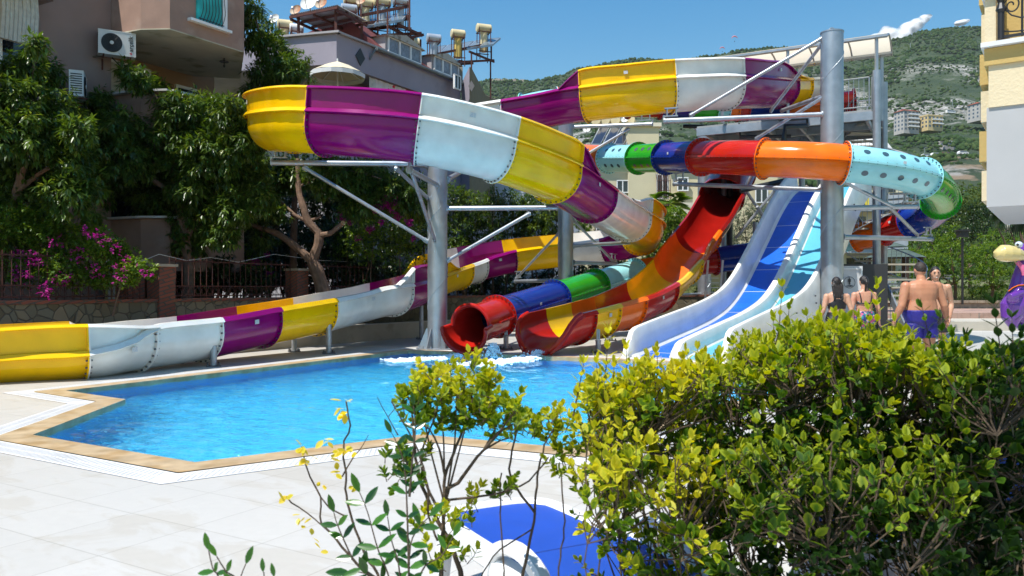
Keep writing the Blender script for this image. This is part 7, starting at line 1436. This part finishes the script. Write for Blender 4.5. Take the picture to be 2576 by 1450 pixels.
# ================================================================== sun loungers
PL = mat('white_plastic', (.74, .74, .74), rough=.35, var=.04, coat=.1); BLS = mat('blue_sling', (.003, .065, .44), rough=.55, var=.06, vs=6, bump=.5, bs=260)
def lounger(label, loc, yaw, back=0.0):
    """along +x from the head end; back = raised angle of the backrest"""
    t = thing('sun_lounger', label, 'sun lounger', tuple(loc), 'white loungers with blue slings'); R = rz(yaw); o = V(loc); f = lambda p: o + R @ V(p)
    L_, Wd, hz_ = 1.92, .66, .33; hx = .72
    def rail(pts, w_=.045, h_=.05):
        mb = MB(); S_, _ = catmull([list(p) for p in pts], .05); vs = []; n = len(S_)
        X_ = S_[:, :3]; T_ = np.gradient(X_, axis=0)
        for i in range(n):
            d = V(T_[i]).normalized(); s = d.cross(V((0, 0, 1))); s = s.normalized() if s.length > .1 else V((0, 1, 0)); u = s.cross(d)
            for a, b in ((-1, -.6), (-.6, -1), (.6, -1), (1, -.6), (1, .6), (.6, 1), (-.6, 1), (-1, .6)): vs.append(f(V(X_[i]) + s * a * w_ + u * b * h_))
        mb.add(vs, [(i * 8 + k, i * 8 + (k + 1) % 8, (i + 1) * 8 + (k + 1) % 8, (i + 1) * 8 + k) for i in range(n - 1) for k in range(8)] + [tuple(range(8)), tuple(range((n - 1) * 8, n * 8))]); return mb
    for s in (-1, 1): rail([(hx, s * Wd / 2, hz_), (1.2, s * Wd / 2, hz_), (1.7, s * Wd / 2, hz_ - .01), (1.86, s * Wd / 2.15, hz_ - .03)]).build('side_rail', PL, t, smooth=True)
    rail([(1.86, -Wd / 2.15, hz_ - .03), (1.93, -Wd / 4, hz_ - .035), (1.94, 0, hz_ - .035), (1.93, Wd / 4, hz_ - .035), (1.86, Wd / 2.15, hz_ - .03)], .05, .045).build('foot_rail', PL, t, smooth=True)
    mb = MB(); mb.box(f((hx, 0, hz_ - .01)), (.07, Wd, .06), R); mb.build('cross_rail', PL, t)
    mb = MB(); n = 10; vs = []
    for j in range(2):
        for i in range(n + 1): x = lerp(hx + .03, 1.90, i / n); vs.append(f((x, (-1 if j == 0 else 1) * (Wd / 2 - .035), hz_ + .045 - .02 * math.sin(math.pi * i / n))))
    vs += [v_ - V((0, 0, .006)) for v_ in vs]; m_ = n + 1
    mb.add(vs, [(i, i + 1, m_ + i + 1, m_ + i) for i in range(n)] + [(2 * m_ + i, 3 * m_ + i, 3 * m_ + i + 1, 2 * m_ + i + 1) for i in range(n)]); mb.build('seat_sling', BLS, t, smooth=True)
    ca, sa = math.cos(back), math.sin(back); g_ = lambda x, y, z: (hx - x * ca - z * sa * 0, y, hz_ + x * sa + z)
    bk = rail([g_(0, -Wd / 2 + .03, .0), g_(.4, -Wd / 2 + .03, .0), g_(.66, -Wd / 2 + .05, 0), g_(.74, -Wd / 2 + .14, 0), g_(.76, 0, 0), g_(.74, Wd / 2 - .14, 0), g_(.66, Wd / 2 - .05, 0), g_(.4, Wd / 2 - .03, 0), g_(0, Wd / 2 - .03, 0)], .04, .045).build('backrest', PL, t, smooth=True)
    mb = MB(); a = [f(g_(.02, -Wd / 2 + .06, .03)), f(g_(.60, -Wd / 2 + .06, .03)), f(g_(.72, -Wd / 2 + .16, .03)), f(g_(.72, Wd / 2 - .16, .03)), f(g_(.60, Wd / 2 - .06, .03)), f(g_(.02, Wd / 2 - .06, .03))]; mb.extr(a, V((0, 0, -.008)) + (R @ V((-.002, 0, 0)))); mb.build('back_sling', BLS, bk)
    for x, s in ((.15 if back < .2 else .62, -1), (.15 if back < .2 else .62, 1), (1.6, -1), (1.6, 1)): mb = MB(); a = V((x, s * Wd / 2.1, hz_ - .02)); mb.beam(f(a), f((x + (.05 if x > 1 else -.05), s * Wd / 2, .0)), .06, .05); mb.build('leg', PL, t)
    for s in (-1, 1): y = s * (Wd / 2 + .02); rail([(.66, y, .10), (.69, y, .30), (.76, y, .42), (.92, y, .46), (1.08, y, .42), (1.16, y, .30), (1.19, y, .12)], .03, .028).build('armrest', PL, t, smooth=True)
    return t
lounger('flat white lounger with bright blue sling in the open, below the small shrub', (-.10, 3.98, 0), math.atan2(-.88, .47), 0.0)
lounger('lounger with raised backrest behind the left part of the hedge', (1.12, 2.95, 0), 1.02, .72)
lounger('lounger with raised backrest behind the middle of the hedge', (1.95, 3.0, 0), 1.10, .8)
lounger('lounger with raised backrest behind the right end of the hedge', (2.85, 3.15, 0), 1.2, .7)
lounger('flat lounger lying farther out on the deck behind the hedge', (1.9, 5.4, 0), -.5, 0.0)
# ================================================================== foreground shrubs
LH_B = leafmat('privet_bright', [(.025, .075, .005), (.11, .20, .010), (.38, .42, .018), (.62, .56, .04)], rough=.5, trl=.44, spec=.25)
LH_D = leafmat('privet_shade_tint', [(.012, .040, .004), (.035, .095, .007), (.14, .24, .012), (.45, .46, .02)], rough=.5, trl=.40, spec=.22)  # privet leaves coloured darker in place of shade towards the right
LH_K = leafmat('privet_deep_shade_tint', [(.006, .022, .003), (.016, .048, .004), (.045, .11, .008), (.30, .36, .02)], rough=.5, trl=.32, spec=.22)  # darkest privet colours, shade painted into the right end and undergrowth
LH_Y = leafmat('privet_yellow', [(.30, .30, .02), (.66, .55, .04), (.80, .66, .14)], rough=.4, trl=.45)
LH_G = leafmat('pomegranate_green', [(.010, .045, .008), (.03, .11, .012), (.07, .20, .02)], rough=.25, trl=.3, spec=.6)
class Plant:
    def __init__(s, seed): s.p = []; s.d = []; s.u = []; s.l = []; s.w = []; s.t = []; s.r = random.Random(seed); s.mb = MB()
    def leaf(s, p, d, u, l, w_, t): s.p.append(tuple(p)); s.d.append(tuple(d)); s.u.append(tuple(u)); s.l.append(l); s.w.append(w_); s.t.append(t)
    def shoot(s, a, b, n, l, w_, t0, t1, r0=.004, bend=.05, term=True, start=.25, ang=.8):
        """stem from a to b carrying n opposite leaf pairs"""
        r = s.r; a, b = V(a), V(b); m_ = a.lerp(b, .5) + V((r.gauss(0, bend), r.gauss(0, bend), r.gauss(0, bend * .4))) * (b - a).length; pts = [a, a.lerp(m_, .5) * .5 + (a.lerp(m_, .5)) * .5, m_, m_.lerp(b, .55), b]
        s.mb.tube(pts, [r0, r0 * .85, r0 * .7, r0 * .5, r0 * .3], seg=5, cap=False)
        for k in range(n):
            f = start + (1 - start) * (k + .5) / n; q = pts[2].lerp(pts[4], (f - .5) * 2) if f > .5 else pts[0].lerp(pts[2], f * 2); ax = (pts[4] - pts[2] if f > .5 else pts[2] - pts[0]).normalized()
            an = k * 1.57 + r.random() * .6; o = ax.orthogonal().normalized(); o = Matrix.Rotation(an, 3, ax) @ o; sz = l * (1.05 - .35 * f) * r.uniform(.8, 1.15)
            for sg in (-1, 1):
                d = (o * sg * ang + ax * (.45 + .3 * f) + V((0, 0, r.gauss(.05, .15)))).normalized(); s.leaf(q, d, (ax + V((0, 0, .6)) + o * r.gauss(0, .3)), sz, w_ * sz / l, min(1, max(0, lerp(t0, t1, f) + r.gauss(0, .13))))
        if term:
            for q in range(3): d = ((b - pts[3]).normalized() + V((r.gauss(0, .45), r.gauss(0, .45), .2))).normalized(); s.leaf(b, d, V((r.gauss(0, 1), r.gauss(0, 1), 1)), l * .7, w_ * .65, t1)
        return pts
    def done(s, label, m, base, cat='shrub', nm='shrub', group=None, dead=None):
        t = thing(nm, label, cat, tuple(base), group); s.mb.build('branches', M['barkg'], t, smooth=True)
        A = lambda x: np.array(x, float); vs, idx, cnt, tone = leaves_mesh(A(s.p), A(s.d), A(s.u), A(s.l), A(s.w), A(s.t), fine=True, fold=.13, droop=.12)
        k8 = np.tile(np.array([-.05, .10, .14, .14, .12, .10, .12, .14, .14, .10, -.18, -.18, -.1]), len(s.p)); tone = np.clip(tone + k8, 0, 1); np_mesh('foliage', vs, idx, cnt, tone, m, t, smooth=True); return t
def hedge(label, outline, Yr, base, nstem, nshoot, m, seed, tt=(.25, .95), leaf=.047, dens=3.2, top=None, hole=.12, amp=0):
    """outline: px envelopes (x0, x1, ytop, ybottom); stems fan out of the base, shoots fill the envelope"""
    pl_ = Plant(seed); r = pl_.r; x0, x1, yt, yb = outline; ends = []
    for k in range(nstem):
        px = r.uniform(x0, x1); Y = r.uniform(*Yr); py = r.uniform(yt(px) + 150, yt(px) + 420); e = P(px, py, Y); b = V(base) + V((r.gauss(0, .12), r.gauss(0, .10), 0)); b.x = lerp(b.x, e.x, .45)
        mid = b.lerp(e, .5) + V((r.gauss(0, .06), r.gauss(0, .05), 0)); S_, _ = catmull([list(b), list(b.lerp(mid, .5) + V((r.gauss(0, .03), r.gauss(0, .03), 0))), list(mid), list(mid.lerp(e, .6) + V((r.gauss(0, .04), 0, 0))), list(e)], .06)
        n = len(S_); r0 = r.uniform(.004, .009); pl_.mb.tube([V(q) for q in S_], [r0 * (1 - .72 * i / n) for i in range(n)], seg=6, cap=False); ends += [V(q) for q in S_[n // 3:]]
    E_ = np.array([list(e) for e in ends])
    for k in range(nshoot):
        px = r.uniform(x0, x1); top_ = yt(px) + 22 * math.sin(px * .045 + seed) + 14 * math.sin(px * .11) + amp * r.uniform(-1, .6); u = r.random() ** 1.5; Y = r.uniform(*Yr); ln = r.uniform(.06, .12)
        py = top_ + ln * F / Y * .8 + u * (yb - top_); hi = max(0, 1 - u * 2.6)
        if hole and noise.noise(V((px * .013, py * .015, seed))) > hole and u > .25: continue
        c = P(px, py, Y); i = int(np.argmin(((E_ - np.array(list(c))) ** 2).sum(1))); a = ends[i]; d = V((r.gauss(0, .55), r.gauss(-.2, .5), .45 + .8 * hi)).normalized()
        if (a - c).length > .16: a = c + (a - c).normalized() * .16
        if r.random() < .6: pl_.mb.tube([a, a.lerp(c, .5) + V((r.gauss(0, .01), r.gauss(0, .01), 0)), c], [.003, .0026, .0022], seg=4, cap=False)
        t1 = lerp(tt[0], tt[1], min(1, .25 * r.random() + .85 * hi)); t1 = min(1, t1 + .55) if r.random() < .24 else t1; sz = leaf * r.choice((.55, .75, .85, 1, 1.1, 1.25))  # tone drops below the top: sunlit tips and inner shade put into leaf colour
        pl_.shoot(c, c + d * ln, max(2, int(dens * ln / .1)), sz, sz * .6, t1 - .2, t1, .0022)
    if top:
        for (px, py, ln, Y, t1) in top: e = P(px, py, Y); a = e + V((r.gauss(0, .03), r.gauss(0, .03), -ln)); pl_.shoot(a, e, max(3, int(ln / .028)), leaf * 1.05, leaf * .5, t1 - .25, t1, .003, .03, start=.05)
    return pl_.done(label, m, base, group='foreground hedge shrubs')
def env(pts):
    def f(x):
        if x <= pts[0][0]: return pts[0][1]
        for (a, b), (c, d) in zip(pts, pts[1:]):
            if x <= c: return b + (d - b) * (x - a) / (c - a)
        return pts[-1][1]
    return f
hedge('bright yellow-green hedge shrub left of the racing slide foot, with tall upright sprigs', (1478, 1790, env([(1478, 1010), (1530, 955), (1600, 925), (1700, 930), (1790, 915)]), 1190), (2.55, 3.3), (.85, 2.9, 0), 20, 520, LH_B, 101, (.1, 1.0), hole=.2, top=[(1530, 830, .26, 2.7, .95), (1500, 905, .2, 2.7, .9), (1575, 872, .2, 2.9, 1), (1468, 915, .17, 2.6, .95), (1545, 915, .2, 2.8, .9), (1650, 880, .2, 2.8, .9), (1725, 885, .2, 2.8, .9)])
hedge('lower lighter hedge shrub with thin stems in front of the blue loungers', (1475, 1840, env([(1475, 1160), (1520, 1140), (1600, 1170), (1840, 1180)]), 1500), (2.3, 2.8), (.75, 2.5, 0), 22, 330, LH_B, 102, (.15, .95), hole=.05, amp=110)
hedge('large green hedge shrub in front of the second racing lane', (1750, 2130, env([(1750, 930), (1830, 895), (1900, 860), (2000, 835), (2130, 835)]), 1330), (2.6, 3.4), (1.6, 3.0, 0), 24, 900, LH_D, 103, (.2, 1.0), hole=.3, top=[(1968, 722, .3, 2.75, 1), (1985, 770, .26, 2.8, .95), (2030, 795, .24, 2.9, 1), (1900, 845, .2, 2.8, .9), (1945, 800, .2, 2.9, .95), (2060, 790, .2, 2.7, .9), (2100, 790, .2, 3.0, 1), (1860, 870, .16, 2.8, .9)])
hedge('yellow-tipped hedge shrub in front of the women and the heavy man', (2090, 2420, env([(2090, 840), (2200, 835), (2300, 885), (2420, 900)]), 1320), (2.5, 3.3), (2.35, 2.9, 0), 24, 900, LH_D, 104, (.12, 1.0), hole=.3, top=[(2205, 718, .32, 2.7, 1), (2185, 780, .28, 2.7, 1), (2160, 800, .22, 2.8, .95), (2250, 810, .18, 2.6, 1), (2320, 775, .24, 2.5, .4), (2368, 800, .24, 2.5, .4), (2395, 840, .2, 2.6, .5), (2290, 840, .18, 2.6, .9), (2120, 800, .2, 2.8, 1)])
hedge('hedge shrub coloured dark for shade at the right end, against the white deck', (2390, 2640, env([(2390, 915), (2450, 905), (2540, 900), (2640, 880)]), 1480), (2.3, 3.1), (3.1, 2.7, 0), 18, 820, LH_K, 105, (.0, .7), leaf=.05, hole=.25, top=[(2430, 850, .2, 2.5, .4), (2500, 765, .28, 2.2, .2), (2545, 800, .25, 2.3, .3), (2400, 880, .2, 2.5, .5), (2570, 840, .2, 2.3, .3)])
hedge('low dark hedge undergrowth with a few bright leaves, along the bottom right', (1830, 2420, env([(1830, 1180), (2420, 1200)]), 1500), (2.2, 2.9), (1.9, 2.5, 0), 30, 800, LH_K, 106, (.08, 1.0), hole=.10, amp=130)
# small open shrub in the middle: bare stems below, leaf clusters above
pl_ = Plant(201); r = pl_.r; YB = 2.55
def st_(pts, r0, r1=.0025, Y=YB):
    S_, _ = catmull([list(P(x, y, Y + dy)) for x, y, dy in pts], .03); n = len(S_); q = [V(s) + V((r.gauss(0, .0015), r.gauss(0, .0015), 0)) for s in S_]; pl_.mb.tube(q, [lerp(r0, r1, i / (n - 1)) for i in range(n)], seg=6, cap=False); return q
stems = [st_([(1112, 1800, 0), (1110, 1440, 0), (1118, 1300, 0), (1120, 1200, 0), (1150, 1120, 0), (1180, 1040, .02), (1190, 960, .02)], .012), st_([(1118, 1230, 0), (1150, 1215, 0), (1200, 1150, -.03), (1260, 1080, -.05), (1300, 1030, -.05)], .007), st_([(1165, 1480, .05), (1140, 1380, .05), (1090, 1290, .05), (1050, 1180, .06), (1040, 1080, .06), (1030, 1000, .06)], .010),
         st_([(1120, 1300, 0), (1080, 1240, .02), (1060, 1150, .03), (1090, 1060, .05), (1110, 990, .05)], .006), st_([(1115, 1260, 0), (1180, 1252, 0), (1260, 1240, 0), (1330, 1210, 0), (1380, 1150, 0)], .005), st_([(1280, 1800, .1), (1305, 1500, .1), (1330, 1380, .1), (1345, 1290, .1), (1352, 1200, .1), (1370, 1120, .1), (1400, 1070, .1)], .008), st_([(1345, 1290, .1), (1300, 1230, .1), (1280, 1180, .1), (1300, 1090, .1), (1320, 1040, .1)], .005), st_([(1400, 1500, 0), (1412, 1380, 0), (1420, 1330, 0), (1412, 1200, 0)], .003),
         st_([(1340, 1330, .1), (1280, 1370, .1), (1240, 1400, .1), (1200, 1480, .1)], .003), st_([(1270, 1500, 0), (1262, 1360, 0), (1258, 1270, 0), (1262, 1190, 0)], .003), st_([(1100, 1360, 0), (1080, 1300, -.04), (1070, 1200, -.05), (1042, 1110, -.05), (1000, 1040, -.05), (985, 1010, -.05)], .004), st_([(1120, 1200, 0), (1105, 1130, -.04), (1080, 1080, -.04), (1050, 1060, -.04)], .005), st_([(1000, 1095, 0), (975, 1050, 0), (950, 1000, 0)], .0025, .001), st_([(975, 1050, 0), (990, 1030, 0), (1000, 1015, 0)], .0015, .001)]
def cluster(cx_, cy, rx, ry, n, Y, t1, leaf=.037):
    for k in range(n):
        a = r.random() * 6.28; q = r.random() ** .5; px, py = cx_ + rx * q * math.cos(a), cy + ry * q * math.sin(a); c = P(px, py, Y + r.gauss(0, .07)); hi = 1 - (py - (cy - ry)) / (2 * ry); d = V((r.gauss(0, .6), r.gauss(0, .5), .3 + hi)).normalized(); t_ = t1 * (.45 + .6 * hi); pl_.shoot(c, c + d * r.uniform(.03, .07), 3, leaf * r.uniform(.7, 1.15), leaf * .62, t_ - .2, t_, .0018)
cluster(1110, 995, 75, 42, 40, YB, .95); cluster(1060, 1040, 50, 50, 30, YB + .03, .55); cluster(1190, 1020, 55, 50, 32, YB, .8); cluster(1260, 1065, 55, 45, 34, YB - .03, .65); cluster(1230, 980, 30, 30, 12, YB, .95); cluster(1330, 1080, 42, 40, 22, YB + .1, .8); cluster(1395, 1090, 32, 38, 16, YB + .1, .85); cluster(1150, 1060, 70, 35, 26, YB + .05, .5); cluster(1420, 1150, 28, 26, 9, YB + .1, .75); cluster(985, 1190, 22, 50, 9, YB, .35, .04); cluster(1035, 1200, 20, 60, 9, YB + .05, .3, .04); cluster(1090, 1330, 50, 50, 12, YB, .85, .038); cluster(1130, 1410, 50, 40, 12, YB, .9, .038); cluster(1185, 1300, 20, 40, 6, YB, .9); cluster(1270, 1240, 30, 25, 7, YB, .5); cluster(1410, 1180, 20, 30, 6, YB + .05, .8); cluster(1120, 940, 10, 18, 5, YB, 1); cluster(1185, 935, 10, 20, 5, YB, 1)
for e in [(1110, 985), (1190, 1000), (1150, 970), (1250, 1050), (1060, 1020), (1320, 1050), (1290, 1100)]:
    a = stems[0][int(len(stems[0]) * .62)] if e[0] < 1220 else stems[1][int(len(stems[1]) * .5)]; b = P(*e, YB); pl_.mb.tube([a, a.lerp(b, .5) + V((r.gauss(0, .01), 0, .01)), b], [.004, .003, .002], seg=5, cap=False)
pl_.done('small open shrub in the middle foreground with bare stems and leafy top', LH_D if False else LH_B, tuple(P(1112, 728, YB))[:2] + (0,), group='foreground shrubs by the loungers')
# spray of yellow leaves to its left, and dark glossy branch
pl_ = Plant(202); r = pl_.r
st_([(1000, 1800, 0), (960, 1480, 0), (920, 1400, 0), (880, 1290, 0), (870, 1230, 0), (872, 1190, 0), (862, 1130, 0), (880, 1070, 0), (870, 1010, 0)], .007); st_([(960, 1480, 0), (880, 1400, 0), (830, 1340, 0), (808, 1320, 0), (805, 1250, 0), (780, 1200, 0), (765, 1150, 0)], .005); st_([(808, 1320, 0), (770, 1290, 0), (735, 1265, 0), (722, 1250, 0)], .002); st_([(862, 1200, 0), (890, 1150, 0), (915, 1120, 0), (928, 1095, 0)], .003, .001); st_([(872, 1300, 0), (830, 1280, 0), (808, 1250, 0)], .003)
for (x, y, n, sz) in [(868, 1005, 3, 1), (862, 1030, 5, 1), (870, 1045, 4, 1), (822, 1110, 4, 1), (762, 1125, 6, 1), (770, 1150, 5, 1), (880, 1135, 5, 1), (840, 1150, 4, .9), (720, 1255, 6, 1), (755, 1300, 3, .8), (805, 1225, 3, .8), (850, 1185, 4, .9), (770, 1330, 3, .8), (790, 1355, 3, .9), (880, 1240, 3, .8), (822, 1395, 2, .8), (1075, 1120, 3, .9), (1065, 1090, 2, .8), (765, 1175, 3, .8)]:
    c = P(x, y, YB)
    for k in range(n): pl_.leaf(c + V((r.gauss(0, .008), r.gauss(0, .01), r.gauss(0, .008))), V((r.gauss(0, 1), r.gauss(-.3, .8), r.gauss(-.1, .6))).normalized(), V((r.gauss(0, .5), r.gauss(0, .5), 1)), .036 * sz * r.uniform(.75, 1.1), .020 * sz, r.uniform(.3, .9))
pl_.done('thin spray of yellowing leaves left of the small open shrub', LH_Y, tuple(P(960, 728, YB))[:2] + (0,), group='foreground shrubs by the loungers')
pl_ = Plant(203); r = pl_.r; Yg = 2.25
def gsh(pts, n, sz, t=.6, r0=.004):
    S_, _ = catmull([list(P(x, y, Yg)) for x, y in pts], .02); q = [V(s) for s in S_]; pl_.mb.tube(q, [lerp(r0, .0015, i / (len(q) - 1)) for i in range(len(q))], seg=6, cap=False)
    for k in range(n):
        f = .1 + .9 * (k + .5) / n; i = min(int(f * (len(q) - 1)), len(q) - 2); ax = (q[i + 1] - q[i]).normalized(); sd = ax.cross(V((0, -1, 0))).normalized()
        for sg in (-1, 1): d = (sd * sg * .95 + ax * .5 + V((0, r.gauss(0, .25), r.gauss(.05, .12)))).normalized(); pl_.leaf(q[i], d, V((r.gauss(0, .3), -1, .8)), sz * r.uniform(.85, 1.15), sz * .36, min(1, max(0, t + r.gauss(0, .22))))
    pl_.leaf(q[-1], (q[-1] - q[-3]).normalized(), V((0, -1, .5)), sz, sz * .36, t)
gsh([(1010, 1700), (985, 1480), (950, 1380), (925, 1290), (905, 1240)], 8, .062); gsh([(985, 1480), (900, 1420), (870, 1370), (845, 1310), (840, 1290)], 5, .055, .4); gsh([(1000, 1600), (1005, 1440), (985, 1360), (975, 1300)], 4, .05, .3); gsh([(1030, 1600), (1030, 1400), (1045, 1340), (1080, 1300)], 5, .06, .65); gsh([(1000, 1620), (940, 1460), (880, 1440)], 3, .07, .3); gsh([(1030, 1500), (1020, 1200), (1000, 1120), (985, 1090)], 8, .045, .25); gsh([(1040, 1600), (1060, 1440), (1110, 1400), (1140, 1350)], 4, .05, .7); gsh([(1030, 1250), (1038, 1150), (1045, 1080), (1040, 1020)], 6, .04, .2)
pl_.done('dark green glossy branch with paired leaves at the foot of the small open shrub', LH_G, tuple(P(1010, 728, Yg))[:2] + (0,), group='foreground shrubs by the loungers')
pl_ = Plant(204); r = pl_.r; Yg = 1.9
gsh([(600, 1900), (560, 1500), (535, 1430), (525, 1385)], 5, .045, .75); gsh([(580, 1600), (600, 1470), (570, 1440), (545, 1400)], 3, .04, .8); gsh([(590, 1700), (600, 1480), (606, 1450), (618, 1420)], 2, .048, .5, .002); gsh([(660, 1800), (665, 1480), (662, 1440)], 2, .035, .6, .002); gsh([(720, 1800), (700, 1500), (690, 1452)], 2, .035, .6, .002)
pl_.done('lone leafy sprig poking up at the bottom left of the middle', LH_G, tuple(P(600, 728, Yg))[:2] + (0,), group='foreground shrubs by the loungers')
# ================================================================== thin haze over the whole place
hm = bpy.data.materials.new('haze'); hm.use_nodes = True; nt = hm.node_tree; nt.nodes.remove(nt.nodes['Principled BSDF']); pv = node(nt, 'ShaderNodeVolumePrincipled'); pv.inputs['Color'].default_value = (.80, .88, 1, 1); pv.inputs['Density'].default_value = .00006; pv.inputs['Anisotropy'].default_value = .2; nt.links.new(pv.outputs[0], nt.nodes['Material Output'].inputs['Volume'])
mb = MB(); mb.box((0, 740, 190), (4200, 1720, 386)); hz = mb.build('haze', hm); tag(hz, kind='stuff', label='thin pale summer haze filling the air over the park', cat='haze')
